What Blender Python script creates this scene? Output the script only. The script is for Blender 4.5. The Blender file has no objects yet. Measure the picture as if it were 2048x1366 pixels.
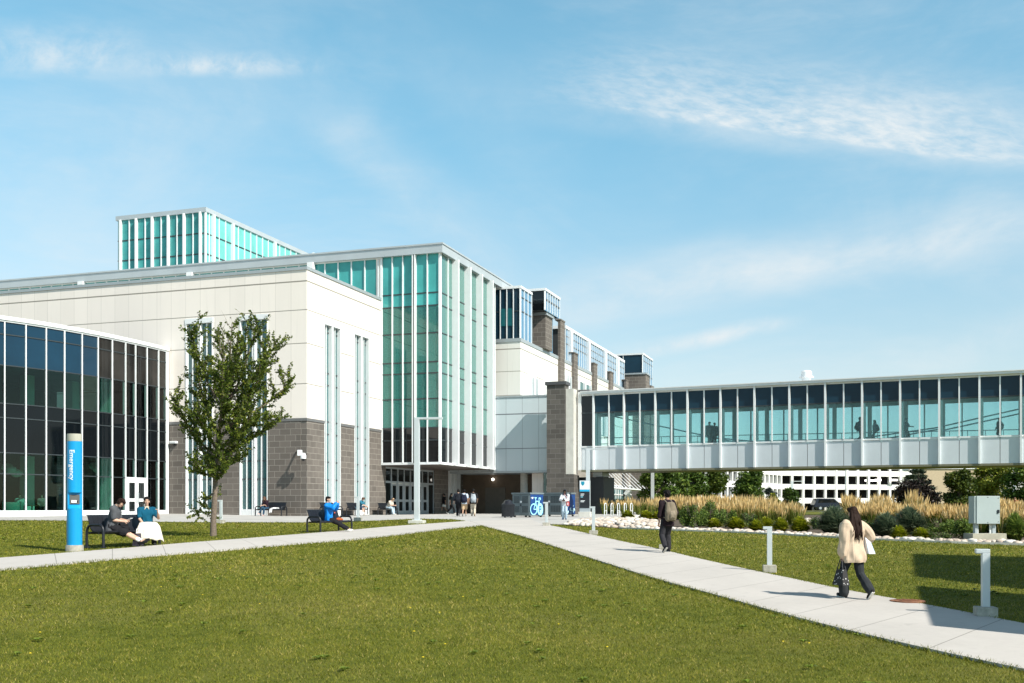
import bpy, bmesh, math, random
import numpy as np
from mathutils import Vector, Matrix
R = math.radians
random.seed(7); RNG = np.random.default_rng(7)
scene = bpy.context.scene
COL = scene.collection

# ------------------------------------------------------------------ camera
F = 2130.0; CX = 1024.0; HY = 1015.0          # focal length, centre and horizon in photograph pixels
cam_d = bpy.data.cameras.new('camera'); cam = bpy.data.objects.new('camera', cam_d); COL.objects.link(cam)
cam_d.sensor_width = 36.0; cam_d.lens = 36.0 * F / 2048.0
cam_d.shift_y = (HY - 683.0) / 2048.0
cam_d.clip_start = 0.1; cam_d.clip_end = 5000
cam.location = (0, 0, 0); cam.rotation_euler = (R(90), 0, 0)
scene.camera = cam

# ------------------------------------------------------------------ terrain
_K = [(-60, -2.1), (0, -2.02), (8, -1.92), (17, -1.76), (25.5, -1.55), (30, -1.38), (40, -1.04), (47, -.86), (55, -.74), (62, -.66),
      (70, -.585), (80, -.57), (95, -.56), (115, -.5), (150, -.42), (320, -.42), (4000, -.42)]
_kx = np.array([k[0] for k in _K], float); _kz = np.array([k[1] for k in _K], float)
def sstep(a, b, x):
    t = np.clip((np.asarray(x, float) - a) / (b - a), 0, 1); return t * t * (3 - 2 * t)
def gz(x, y):
    x = np.asarray(x, float); y = np.asarray(y, float)
    z = sum(np.interp(y + o, _kx, _kz) for o in (-3, -1.5, 0, 1.5, 3)) / 5
    w = sstep(8, 23, y) * (1 - sstep(30, 44, y))
    z = z + .30 * sstep(3, -9, x) * w + .12 * sstep(-13, -24, x) * sstep(44, 56, y) * (1 - sstep(80, 95, y))
    return z
def gzf(x, y): return float(gz(x, y))
def kx(px): return (px - CX) / F
def ground(px, py):
    k = kx(px); s = (HY - py) / F
    D = np.arange(4, 900, .25); v = s * D - gz(k * D, D)
    i = int(np.argmax(v < 0)); lo, hi = D[max(i - 1, 0)], D[i]
    for _ in range(30):
        m = (lo + hi) / 2
        if s * m - gzf(k * m, m) > 0: lo = m
        else: hi = m
    return Vector((k * lo, lo, gzf(k * lo, lo)))
def at(px, py, D): return Vector((kx(px) * D, D, (HY - py) / F * D))
def onground(px, D): return Vector((kx(px) * D, D, gzf(kx(px) * D, D)))
def zat(py, D): return (HY - py) / F * D

# ------------------------------------------------------------------ mesh builder
class Fr:
    """a plan frame: origin (x,y), axes e1, e2 (unit, horizontal); coordinates (a, b, z)"""
    def __init__(s, o, e1, e2): s.o = Vector((o[0], o[1])); s.e1 = Vector(e1[:2]); s.e2 = Vector(e2[:2])
    def p(s, a, b, z): q = s.o + s.e1 * a + s.e2 * b; return Vector((q.x, q.y, z))
    def a_on(s, px, b=0.):
        k = kx(px); o = s.o + s.e2 * b; return (k * o.y - o.x) / (s.e1.x - k * s.e1.y)
    def b_on(s, px, a=0.):
        k = kx(px); o = s.o + s.e1 * a; return (k * o.y - o.x) / (s.e2.x - k * s.e2.y)
    def D(s, a, b): return (s.o + s.e1 * a + s.e2 * b).y
def yawframe(o, ang):      # e1 = local x, e2 = local y (forward) turned by ang (radians, counter-clockwise)
    c, s_ = math.cos(ang), math.sin(ang); return Fr(o, (c, s_), (-s_, c))
WF = Fr((0, 0), (1, 0), (0, 1))

class MB:
    def __init__(s): s.v = []; s.f = []; s.uv = []; s.mi = []; s.sm = []
    def face(s, pts, uvs=None, mi=0, sm=False):
        n = len(s.v); s.v += [tuple(p) for p in pts]; s.f.append(tuple(range(n, n + len(pts))))
        s.uv.append(uvs or [(p[0], p[1]) for p in pts]); s.mi.append(mi); s.sm.append(sm); return s
    def box(s, F_, a0, a1, b0, b1, z0, z1, mi=0):
        a0, a1 = min(a0, a1), max(a0, a1); b0, b1 = min(b0, b1), max(b0, b1); z0, z1 = min(z0, z1), max(z0, z1)
        det = F_.e1.x * F_.e2.y - F_.e1.y * F_.e2.x
        def q(c, uvi):
            pts = [F_.p(*x) for x in c]; uv = [(x[uvi[0]], x[uvi[1]]) for x in c]
            if det < 0: pts.reverse(); uv.reverse()
            s.face(pts, uv, mi)
        q([(a0, b0, z0), (a1, b0, z0), (a1, b0, z1), (a0, b0, z1)], (0, 2))
        q([(a1, b1, z0), (a0, b1, z0), (a0, b1, z1), (a1, b1, z1)], (0, 2))
        q([(a0, b1, z0), (a0, b0, z0), (a0, b0, z1), (a0, b1, z1)], (1, 2))
        q([(a1, b0, z0), (a1, b1, z0), (a1, b1, z1), (a1, b0, z1)], (1, 2))
        q([(a0, b0, z1), (a1, b0, z1), (a1, b1, z1), (a0, b1, z1)], (0, 1))
        q([(a0, b1, z0), (a1, b1, z0), (a1, b0, z0), (a0, b0, z0)], (0, 1))
        return s
    def bar(s, p, q, w, h=None, mi=0, up=(0, 0, 1)):
        """rectangular bar from p to q"""
        p, q = Vector(p), Vector(q); d = (q - p).normalized(); up = Vector(up)
        if abs(d.dot(up)) > .98: up = Vector((0, 1, 0))
        x = d.cross(up).normalized(); y = x.cross(d); h = h or w
        c = [(-1, -1), (1, -1), (1, 1), (-1, 1)]
        A = [p + x * (w / 2 * i) + y * (h / 2 * j) for i, j in c]; B = [q + x * (w / 2 * i) + y * (h / 2 * j) for i, j in c]
        L = (q - p).length
        for i in range(4):
            j = (i + 1) % 4; s.face([A[i], A[j], B[j], B[i]], [(0, 0), (w, 0), (w, L), (0, L)], mi)
        s.face(A[::-1], None, mi); s.face(B, None, mi); return s
    def tube(s, pts, r, n=10, mi=0, cap=True):
        pts = [Vector(p) for p in pts]; m = len(pts)
        rs = r if isinstance(r, (list, tuple)) else [r] * m
        rings = []; ref = None
        for i in range(m):
            d = (pts[min(i + 1, m - 1)] - pts[max(i - 1, 0)]).normalized()
            if ref is None:
                ref = Vector((1, 0, 0)) if abs(d.x) < .9 else Vector((0, 1, 0))
            x = (ref - d * ref.dot(d)).normalized(); y = d.cross(x); ref = x
            rings.append([pts[i] + (x * math.cos(2 * math.pi * k / n) + y * math.sin(2 * math.pi * k / n)) * rs[i] for k in range(n)])
        for i in range(m - 1):
            for k in range(n):
                j = (k + 1) % n
                s.face([rings[i][k], rings[i][j], rings[i + 1][j], rings[i + 1][k]], [(k / n, i), ((k + 1) / n, i), ((k + 1) / n, i + 1), (k / n, i + 1)], mi, True)
        if cap:
            s.face(rings[0][::-1], None, mi); s.face(rings[-1], None, mi)
        return s
    def lathe(s, c, prof, n=20, mi=0, F_=None):
        """profile [(r, z)] turned about a vertical axis at c (x,y)"""
        for i in range(len(prof) - 1):
            (r0, z0), (r1, z1) = prof[i], prof[i + 1]
            for k in range(n):
                a, b = 2 * math.pi * k / n, 2 * math.pi * (k + 1) / n
                P = [(c[0] + r0 * math.cos(a), c[1] + r0 * math.sin(a), z0), (c[0] + r0 * math.cos(b), c[1] + r0 * math.sin(b), z0),
                     (c[0] + r1 * math.cos(b), c[1] + r1 * math.sin(b), z1), (c[0] + r1 * math.cos(a), c[1] + r1 * math.sin(a), z1)]
                U = [(a * max(r0, r1), z0), (b * max(r0, r1), z0), (b * max(r0, r1), z1), (a * max(r0, r1), z1)]
                if r0 < 1e-5: P = [P[0], P[2], P[3]]; U = [U[0], U[2], U[3]]
                elif r1 < 1e-5: P = P[:3]; U = U[:3]
                s.face(P, U, mi, abs(z1 - z0) > .6 * abs(r1 - r0))
        return s
    def ball(s, c, r, n=12, m=8, mi=0):
        r = r if isinstance(r, (tuple, list)) else (r, r, r); c = Vector(c)
        def P(i, k):
            t = math.pi * i / m; a = 2 * math.pi * k / n
            return c + Vector((r[0] * math.sin(t) * math.cos(a), r[1] * math.sin(t) * math.sin(a), -r[2] * math.cos(t)))
        for i in range(m):
            for k in range(n):
                q = [P(i, k), P(i, k + 1), P(i + 1, k + 1), P(i + 1, k)]
                if i == 0: q = [q[0], q[2], q[3]]
                elif i == m - 1: q = q[:3]
                s.face(q, None, mi, True)
        return s
    def mesh(s, name, mats, weld=True):
        me = bpy.data.meshes.new(name); me.from_pydata(s.v, [], s.f)
        me.polygons.foreach_set('material_index', s.mi); me.polygons.foreach_set('use_smooth', s.sm)
        ul = me.uv_layers.new(name='UVMap'); flat = [c for u in s.uv for p in u for c in p]
        ul.data.foreach_set('uv', flat)
        for m in (mats if isinstance(mats, (list, tuple)) else [mats]): me.materials.append(m)
        if weld and any(s.sm):
            bm = bmesh.new(); bm.from_mesh(me); bmesh.ops.remove_doubles(bm, verts=bm.verts, dist=1e-5); bm.to_mesh(me); bm.free()
        if any(s.sm): me.set_sharp_from_angle(angle=R(38))
        me.update(); return me
    def build(s, name, mats, parent=None, bevel=0):
        o = bpy.data.objects.new(name, s.mesh(name, mats)); COL.objects.link(o)
        if parent:
            o.parent = parent; o.matrix_parent_inverse = parent.matrix_basis.inverted() if not parent.get('_local') else Matrix()
        if bevel:
            bm = bmesh.new(); bm.from_mesh(o.data); bmesh.ops.remove_doubles(bm, verts=bm.verts, dist=1e-5); bm.to_mesh(o.data); bm.free()
            b = o.modifiers.new('bevel', 'BEVEL'); b.width = bevel; b.segments = 2; b.limit_method = 'ANGLE'; b.angle_limit = R(40)
        return o

def tag(o, label=None, cat=None, group=None, kind=None):
    if label: o['label'] = label
    if cat: o['category'] = cat
    if group: o['group'] = group
    if kind: o['kind'] = kind
    return o
def empty(name, loc=(0, 0, 0), rz=0, local=True):
    """an Empty at a thing's base; children of local=True are built in the thing's own coordinates"""
    o = bpy.data.objects.new(name, None); COL.objects.link(o); o.location = loc; o.rotation_euler = (0, 0, rz)
    o.empty_display_size = .3
    if local: o['_local'] = 1
    return o
def kids(o): return [c for c in bpy.data.objects if c.parent == o]
def dup(root, loc, rz=0, label=None, scale=None):
    def cp(o, par):
        c = o.copy(); COL.objects.link(c)
        if par: c.parent = par
        for ch in kids(o): cp(ch, c)
        return c
    r = cp(root, None); r.location = loc; r.rotation_euler = (0, 0, rz)
    if scale: r.scale = scale
    if label: r['label'] = label
    return r

# ------------------------------------------------------------------ materials
def new_mat(name):
    m = bpy.data.materials.new(name); m.use_nodes = True; nt = m.node_tree
    return m, nt, nt.nodes['Principled BSDF'], nt.nodes['Material Output']
class NT:
    def __init__(s, nt): s.nt = nt
    def n(s, t, **kw):
        x = s.nt.nodes.new(t)
        for k, v in kw.items(): setattr(x, k, v)
        return x
    def set(s, sock, v):
        if isinstance(v, bpy.types.NodeSocket): s.nt.links.new(v, sock)
        else: sock.default_value = v
    def m(s, op, a, b=None, c=None, clamp=False):
        x = s.n('ShaderNodeMath', operation=op, use_clamp=clamp); s.set(x.inputs[0], a)
        if b is not None: s.set(x.inputs[1], b)
        if c is not None: s.set(x.inputs[2], c)
        return x.outputs[0]
    def ss(s, a, b, x):
        q = s.n('ShaderNodeMapRange', interpolation_type='SMOOTHSTEP'); s.set(q.inputs['Value'], x)
        q.inputs['From Min'].default_value = a; q.inputs['From Max'].default_value = b
        if a > b:
            q.inputs['From Min'].default_value = b; q.inputs['From Max'].default_value = a
            q.inputs['To Min'].default_value = 1; q.inputs['To Max'].default_value = 0
        return q.outputs[0]
    def mix(s, f, a, b):
        x = s.n('ShaderNodeMix', data_type='RGBA'); s.set(x.inputs[0], f); s.set(x.inputs[6], a); s.set(x.inputs[7], b); return x.outputs[2]
    def noise(s, vec, scale, detail=3, rough=.5, dist=0.):
        x = s.n('ShaderNodeTexNoise'); 
        if vec is not None: s.set(x.inputs['Vector'], vec)
        x.inputs['Scale'].default_value = scale; x.inputs['Detail'].default_value = detail; x.inputs['Roughness'].default_value = rough
        x.inputs['Distortion'].default_value = dist; return x.outputs['Fac']
    def ramp(s, f, stops):
        x = s.n('ShaderNodeValToRGB'); s.set(x.inputs[0], f); e = x.color_ramp.elements
        while len(e) < len(stops): e.new(.5)
        for i, (p, c) in enumerate(stops): e[i].position = p; e[i].color = (*c, 1) if len(c) == 3 else c
        return x.outputs[0]
    def mapping(s, vec, scale=(1, 1, 1), rot=(0, 0, 0), loc=(0, 0, 0)):
        x = s.n('ShaderNodeMapping'); s.set(x.inputs[0], vec); x.inputs['Scale'].default_value = scale; x.inputs['Rotation'].default_value = rot
        x.inputs['Location'].default_value = loc; return x.outputs[0]
    def bump(s, h, strength=.3, dist=.02):
        x = s.n('ShaderNodeBump'); s.set(x.inputs['Height'], h); x.inputs['Strength'].default_value = strength; x.inputs['Distance'].default_value = dist
        return x.outputs[0]
def c4(c): return (*c, 1.0)
def mat(name, col, rough=.6, var=.08, scale=3., metal=0., spec=.5, bump=0., bscale=40., ior=None):
    """plain surface with a little mottling, so no face is perfectly flat in colour"""
    m, nt, b, out = new_mat(name); T = NT(nt)
    tc = T.n('ShaderNodeTexCoord').outputs['Object']
    f = T.noise(tc, scale, 4, .6)
    lo = tuple(max(0, x * (1 - var)) for x in col); hi = tuple(min(1, x * (1 + var)) for x in col)
    T.set(b.inputs['Base Color'], T.ramp(f, [(.3, lo), (.7, hi)]))
    T.set(b.inputs['Roughness'], rough); T.set(b.inputs['Metallic'], metal); T.set(b.inputs['Specular IOR Level'], spec)
    if ior: b.inputs['IOR'].default_value = ior
    if bump: T.set(b.inputs['Normal'], T.bump(T.noise(tc, bscale, 4, .6), bump, .01))
    return m
def brick_mat(name, col, mortar, w=.8, h=.4, var=.25, mort=.014):
    m, nt, b, out = new_mat(name); T = NT(nt); tc = T.n('ShaderNodeTexCoord'); uv = tc.outputs['UV']
    x = T.n('ShaderNodeTexBrick'); T.set(x.inputs['Vector'], uv)
    lo = tuple(v * (1 - var) for v in col); hi = tuple(v * (1 + var) for v in col)
    x.inputs['Color1'].default_value = c4(lo); x.inputs['Color2'].default_value = c4(hi); x.inputs['Mortar'].default_value = c4(mortar)
    x.inputs['Scale'].default_value = 1; x.inputs['Brick Width'].default_value = w; x.inputs['Row Height'].default_value = h
    x.inputs['Mortar Size'].default_value = mort; x.inputs['Mortar Smooth'].default_value = .2; x.inputs['Bias'].default_value = 0
    n1 = T.noise(uv, 9, 6, .7); n2 = T.noise(tc.outputs['Object'], .35, 3)
    col2 = T.mix(T.m('MULTIPLY', n1, .35), x.outputs['Color'], c4(tuple(v * .55 for v in col)))
    col3 = T.mix(T.ss(.5, .75, n2), col2, T.mix(.22, col2, c4(tuple(min(1, v * 1.7) for v in col))))
    T.set(b.inputs['Base Color'], col3); b.inputs['Roughness'].default_value = .85
    hgt = T.m('ADD', T.m('MULTIPLY', x.outputs['Fac'], -1.), T.m('MULTIPLY', n1, .4))
    T.set(b.inputs['Normal'], T.bump(hgt, .5, .008)); return m
def panel_mat(name, col, zs, vstep, line=(.28, .26, .22), rough=.55, zline=.028, vline=.012, vfac=.4):
    """flat cladding with horizontal joints at the world heights zs and vertical joints every vstep metres"""
    m, nt, b, out = new_mat(name); T = NT(nt); tc = T.n('ShaderNodeTexCoord'); uv = tc.outputs['UV']
    sx = T.n('ShaderNodeSeparateXYZ'); T.set(sx.inputs[0], uv)
    f = None
    for z in zs:
        g = T.m('LESS_THAN', T.m('ABSOLUTE', T.m('SUBTRACT', sx.outputs['Y'], z)), zline if z != zs[0] else zline * 1.6)
        f = g if f is None else T.m('MAXIMUM', f, g)
    fr = T.m('PINGPONG', sx.outputs['X'], vstep / 2); gv = T.m('MULTIPLY', T.m('LESS_THAN', fr, vline), vfac)
    f = gv if f is None else T.m('MAXIMUM', f, gv)
    cell = T.m('FLOOR', T.m('DIVIDE', sx.outputs['X'], vstep / 1)); 
    wn = T.n('ShaderNodeTexWhiteNoise', noise_dimensions='1D'); T.set(wn.inputs['W'], cell)
    n = T.noise(T.mapping(uv, (1, .25, 1)), .8, 5, .6); rain = T.ss(.56, .74, T.noise(T.mapping(uv, (2.6, .10, 1)), 1.2, 5, .65))
    v = T.m('ADD', T.m('MULTIPLY', wn.outputs['Value'], .35), T.m('MULTIPLY', n, .65))
    base = T.ramp(v, [(.2, tuple(x * .94 for x in col)), (.8, tuple(min(1, x * 1.03) for x in col))])
    base = T.mix(T.m('MULTIPLY', rain, .13), base, c4(tuple(x * .55 for x in col)))
    T.set(b.inputs['Base Color'], T.mix(f, base, c4(line))); b.inputs['Roughness'].default_value = rough
    T.set(b.inputs['Normal'], T.bump(T.m('MULTIPLY', f, -1.), .4, .01)); return m
def glass_mat(name, tint, trans=.8, diff=(.1, .4, .4), dfac=.0, ior=1.5, wob=.15, gcol=(1, 1, 1), inner=None):
    """see-through sheet: tinted transparency + clear reflection, optionally a diffuse share (printed frit, or a veil that lightens the view)"""
    m = bpy.data.materials.new(name); m.use_nodes = True; nt = m.node_tree; nt.nodes.clear(); T = NT(nt)
    out = T.n('ShaderNodeOutputMaterial')
    tr = T.n('ShaderNodeBsdfTransparent'); tr.inputs[0].default_value = c4(tint)
    body = tr.outputs[0]
    if dfac > 0:
        d = T.n('ShaderNodeBsdfDiffuse'); d.inputs[0].default_value = c4(diff)
        mx = T.n('ShaderNodeMixShader'); mx.inputs[0].default_value = dfac; T.set(mx.inputs[1], body); T.set(mx.inputs[2], d.outputs[0]); body = mx.outputs[0]
    g = T.n('ShaderNodeBsdfGlossy'); g.inputs[0].default_value = c4(gcol); g.inputs['Roughness'].default_value = .01
    tc = T.n('ShaderNodeTexCoord').outputs['Object']
    nb = T.bump(T.noise(tc, .6, 1, .4), wob, .02); T.set(g.inputs['Normal'], nb)
    fr = T.n('ShaderNodeFresnel'); fr.inputs[0].default_value = ior
    mx = T.n('ShaderNodeMixShader'); T.set(mx.inputs[0], fr.outputs[0]); T.set(mx.inputs[1], body); T.set(mx.inputs[2], g.outputs[0])
    T.set(out.inputs[0], mx.outputs[0]); return m
def pane_mat(name, col, ior=1.6, rough=.03, var=.15, wob=.1):
    """opaque (spandrel / blind-backed) glass"""
    m, nt, b, out = new_mat(name); T = NT(nt); tc = T.n('ShaderNodeTexCoord').outputs['Object']
    f = T.noise(tc, .5, 3, .6)
    T.set(b.inputs['Base Color'], T.ramp(f, [(.3, tuple(x * (1 - var) for x in col)), (.7, tuple(min(1, x * (1 + var)) for x in col))]))
    b.inputs['Roughness'].default_value = rough; b.inputs['IOR'].default_value = ior
    T.set(b.inputs['Normal'], T.bump(T.noise(tc, .6, 1, .4), wob, .02)); return m
def leaf_mat(name, cols, rough=.5, trans=.25, attr='leafcol'):
    """foliage: hue from a per-leaf random attribute, some light let through"""
    m, nt, b, out = new_mat(name); T = NT(nt)
    a = T.n('ShaderNodeAttribute', attribute_name=attr).outputs['Fac']
    n = len(cols); col = T.ramp(a, [(i / max(1, n - 1), c) for i, c in enumerate(cols)])
    T.set(b.inputs['Base Color'], col); b.inputs['Roughness'].default_value = rough; b.inputs['Specular IOR Level'].default_value = .25
    if trans:
        t = T.n('ShaderNodeBsdfTranslucent'); T.set(t.inputs[0], col)
        mx = T.n('ShaderNodeMixShader'); mx.inputs[0].default_value = trans; T.set(mx.inputs[1], b.outputs[0]); T.set(mx.inputs[2], t.outputs[0])
        T.set(out.inputs[0], mx.outputs[0])
    return m

def add_attr(me, name, vals):
    a = me.attributes.new(name, 'FLOAT', 'FACE'); a.data.foreach_set('value', np.asarray(vals, np.float32))
def np_mesh(name, verts, nper, mats, fac=None, mi=None, smooth=False):
    """a mesh of many separate n-gons (nper vertices each) from a numpy array"""
    verts = np.asarray(verts, np.float32).reshape(-1, 3); nv = len(verts); nf = nv // nper
    me = bpy.data.meshes.new(name); me.vertices.add(nv); me.vertices.foreach_set('co', verts.ravel())
    me.loops.add(nv); me.loops.foreach_set('vertex_index', np.arange(nv, dtype=np.int32))
    me.polygons.add(nf); me.polygons.foreach_set('loop_start', np.arange(0, nv, nper, dtype=np.int32))
    me.polygons.foreach_set('loop_total', np.full(nf, nper, np.int32))
    if mi is not None: me.polygons.foreach_set('material_index', np.asarray(mi, np.int32))
    for m in (mats if isinstance(mats, (list, tuple)) else [mats]): me.materials.append(m)
    if fac is not None: add_attr(me, 'leafcol', fac)
    me.update(calc_edges=True); me.validate(); return me
def link(name, me, parent=None):
    o = bpy.data.objects.new(name, me); COL.objects.link(o)
    if parent:
        o.parent = parent; o.matrix_parent_inverse = parent.matrix_basis.inverted() if not parent.get('_local') else Matrix()
    return o

M = {}
M['white_panel'] = None
M['coping'] = mat('coping_metal', (.42, .46, .48), .45, .05, 2, .3)
M['white_metal'] = mat('white_metal', (.80, .82, .83), .4, .03, 2)
M['mullion'] = mat('mullion_white', (.82, .85, .86), .35, .03, 2)
M['grey_metal'] = mat('grey_metal', (.47, .52, .55), .42, .05, 2, .35)
M['fascia'] = mat('fascia_metal', (.50, .54, .56), .42, .06, .6, .25)
M['dark_line'] = mat('transom_dark', (.035, .045, .05), .4, .1)
M['brick'] = brick_mat('masonry_block', (.155, .135, .118), (.36, .33, .29), var=.17)
M['brick_dark'] = brick_mat('masonry_block_dark', (.105, .095, .085), (.21, .20, .19))
M['brick_beige'] = brick_mat('masonry_beige', (.36, .32, .27), (.42, .39, .34), .6, .2, .12)
M['concrete'] = mat('concrete', (.50, .49, .45), .85, .12, 4, bump=.2)
M['concrete_light'] = mat('concrete_light', (.58, .57, .52), .8, .1, 2, bump=.15)
M['soffit'] = mat('soffit_brown', (.11, .085, .07), .4, .15, 1.5)
M['dark_int'] = mat('dark_interior', (.03, .032, .033), .8, .2, 1)
M['int_wall'] = mat('interior_wall', (.55, .58, .55), .8, .05, 1)
M['int_green'] = mat('interior_column', (.58, .72, .60), .7, .05, 1)
M['black'] = mat('black_metal', (.018, .02, .026), .35, .2, 5)
M['bench'] = mat('bench_metal', (.010, .012, .017), .42, .2, 6)
M['blue'] = mat('pylon_blue', (.004, .29, .62), .35, .05, 2)
M['beige_cap'] = mat('beige_cap', (.45, .44, .37), .4, .06, 3)
M['teal_spandrel'] = pane_mat('teal_spandrel_glass', (.06, .33, .32), 1.45, var=.22)
M['teal_glass'] = glass_mat('teal_glass', (.36, .80, .74), diff=(.16, .58, .53), dfac=.20, ior=1.5, wob=.4)
M['teal_lit'] = glass_mat('teal_lit_side_glass', (.45, .86, .80), diff=(.36, .80, .72), dfac=.30, ior=1.55, wob=.4)  # same glass on the sunlit side, its brightness put into the colour
M['lantern_glass'] = pane_mat('lantern_teal_glass', (.055, .31, .30), 1.45, var=.25)
M['dark_glass'] = pane_mat('dark_glass', (.007, .009, .011), 1.5)
M['navy_glass'] = pane_mat('navy_glass', (.010, .036, .060), 1.3)
M['sky_glass'] = pane_mat('sky_glass', (.06, .20, .34), 2.0, wob=.04)
M['pav_glass'] = glass_mat('pavilion_vision_glass', (.52, .74, .69), ior=1.33)
M['pav_spandrel'] = pane_mat('pavilion_spandrel_glass', (.004, .006, .008), 1.33)
M['pav_sky_paint'] = pane_mat('pavilion_painted_sky_glass', (.006, .034, .066), 1.4)  # blue of the reflected sky put into the pane colour
M['pole_metal'] = mat('pole_metal', (.62, .67, .69), .42, .05, 2, .2)
M['bridge_glass'] = glass_mat('bridge_vision_glass', (.82, .96, .97), diff=(.30, .66, .70), dfac=.09, ior=1.35, wob=.05)  # diffuse share is a veil that lightens the dark bridge interior
M['window_teal'] = pane_mat('window_teal_glass', (.035, .13, .135), 1.75)
M['door_glass'] = pane_mat('door_glass', (.012, .016, .016), 1.5)
M['pav_building_paint'] = pane_mat('pavilion_painted_building_glass', (.022, .020, .018), 1.4, var=.5)  # brown of a reflected building put into the pane colour
# ------------------------------------------------------------------ sun and sky
SUN_EL = R(43); SUN_H = Vector((.75, -.66)).normalized()      # horizontal direction towards the sun
SUN_STRENGTH = 4.9; SKY_STRENGTH = .11; EXPOSURE = .42
sd = bpy.data.lights.new('sun', 'SUN'); so = bpy.data.objects.new('sun', sd); COL.objects.link(so)
sd.energy = SUN_STRENGTH; sd.angle = R(.5); sd.color = (1, .945, .85)
L = Vector((SUN_H.x * math.cos(SUN_EL), SUN_H.y * math.cos(SUN_EL), math.sin(SUN_EL)))
so.rotation_euler = L.to_track_quat('Z', 'Y').to_euler(); so.location = (40, -40, 60)

world = bpy.data.worlds.new('World'); scene.world = world; world.use_nodes = True
wt = world.node_tree; T = NT(wt); bg = wt.nodes['Background']
sky = T.n('ShaderNodeTexSky', sky_type='NISHITA'); sky.sun_disc = False
sky.sun_elevation = SUN_EL; sky.sun_rotation = math.atan2(SUN_H.x, SUN_H.y)
sky.air_density = 1.0; sky.dust_density = .6; sky.ozone_density = 1.2; sky.altitude = 600
gen = T.n('ShaderNodeTexCoord').outputs['Generated']
sx = T.n('ShaderNodeSeparateXYZ'); T.set(sx.inputs[0], gen)
dx, dy, dz = sx.outputs
ady = T.m('MAXIMUM', dy, .02)
gx = T.m('DIVIDE', dx, ady); gzv = T.m('DIVIDE', dz, ady)          # slopes of the view direction towards +Y
front = T.ss(.1, .4, dy)
cv = T.n('ShaderNodeCombineXYZ'); T.set(cv.inputs[0], gx); T.set(cv.inputs[1], gzv); gv = cv.outputs[0]
def streak(p, q, up_soft, lo_soft, end0, end1, scale, stretch, gain, rot=None, lo=.35, hi=.75):
    """cirrus streak whose lower edge runs from p to q (photograph pixels); softer above than below"""
    P = ((p[0] - CX) / F, (HY - p[1]) / F); Q = ((q[0] - CX) / F, (HY - q[1]) / F)
    lx, lz = Q[0] - P[0], Q[1] - P[1]; ln = math.hypot(lx, lz); lx /= ln; lz /= ln
    rx = T.m('SUBTRACT', gx, P[0]); rz = T.m('SUBTRACT', gzv, P[1])
    a = T.m('ADD', T.m('MULTIPLY', rx, lx), T.m('MULTIPLY', rz, lz)); b = T.m('SUBTRACT', T.m('MULTIPLY', rz, lx), T.m('MULTIPLY', rx, lz))
    wob = T.m('MULTIPLY', T.m('SUBTRACT', T.noise(gv, 6, 2), .5), .02); b = T.m('ADD', b, wob)
    m_ = T.m('MULTIPLY', T.ss(-lo_soft, lo_soft * .3, b), T.ss(up_soft, 0., b))
    m_ = T.m('MULTIPLY', m_, T.m('MULTIPLY', T.ss(-end0, end0, a), T.ss(ln + end1, ln - end1, a)))
    c = T.n('ShaderNodeCombineXYZ'); T.set(c.inputs[0], a); T.set(c.inputs[1], b)
    vec = T.mapping(c.outputs[0], (1, stretch, 1), (0, 0, rot or 0))
    nz = T.ss(lo, hi, T.noise(vec, scale, 7, .62, .3))
    return T.m('MULTIPLY', T.m('MULTIPLY', m_, nz), gain)
cl = streak((1190, 212), (2060, 332), .088, .006, .10, .12, 44, 3.2, .62, R(30), .24, .80)
cl = T.m('ADD', cl, streak((1150, 240), (2060, 330), .11, .02, .16, .1, 9, 2.5, .55, R(20), .12, .8))
cl = T.m('ADD', cl, streak((-60, 120), (250, 128), .05, .02, .05, .04, 22, 1.2, .65, 0, .3, .75))
cl = T.m('ADD', cl, streak((290, 140), (600, 132), .022, .012, .03, .06, 30, 1.0, .7, 0, .3, .7))
cl = T.m('ADD', cl, streak((-20, 420), (480, 300), .16, .16, .12, .12, 5, 1.5, .62, R(-20), .1, .9))
cl = T.m('ADD', cl, streak((980, 505), (640, 235), .035, .05, .1, .08, 8, 1.4, .55, 0, .1, .9))
cl = T.m('ADD', cl, streak((1090, 630), (2100, 460), .06, .03, .05, .12, 7, 2.5, .9, R(4), .1, .85))
cl = T.m('ADD', cl, streak((1270, 706), (1560, 652), .014, .010, .05, .04, 20, 1.5, .75, 0, .2, .7))
cl = T.m('ADD', cl, streak((1850, 720), (2100, 640), .03, .03, .05, .1, 10, 1.5, .55, 0, .2, .8))
cl = T.m('ADD', cl, streak((860, 110), (1050, 300), .05, .06, .08, .08, 8, 1.2, .35, 0, .2, .9))
cl = T.m('MULTIPLY', cl, front)
thin = T.ss(.34, .78, T.noise(T.mapping(gen, (1.2, 1.2, 3.2), (.25, .1, .3)), 2.6, 6, .62, .6))
fine = T.ss(.3, .8, T.noise(T.mapping(gen, (2., 2., 9.), (.2, .12, .1)), 9., 6, .65, .4))
cl = T.m('ADD', cl, T.m('MULTIPLY', T.m('MULTIPLY', thin, T.m('ADD', T.m('MULTIPLY', fine, .5), .5)), .34))
haze = T.m('MULTIPLY', T.ss(.34, -.02, dz), .34)
cl = T.m('MINIMUM', T.m('ADD', cl, haze), .92)
hsv = T.n('ShaderNodeHueSaturation'); T.set(hsv.inputs['Color'], sky.outputs[0]); hsv.inputs['Saturation'].default_value = 1.0; hsv.inputs['Hue'].default_value = .5; hsv.inputs['Value'].default_value = 1.0
CLOUD = 6.0
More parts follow.
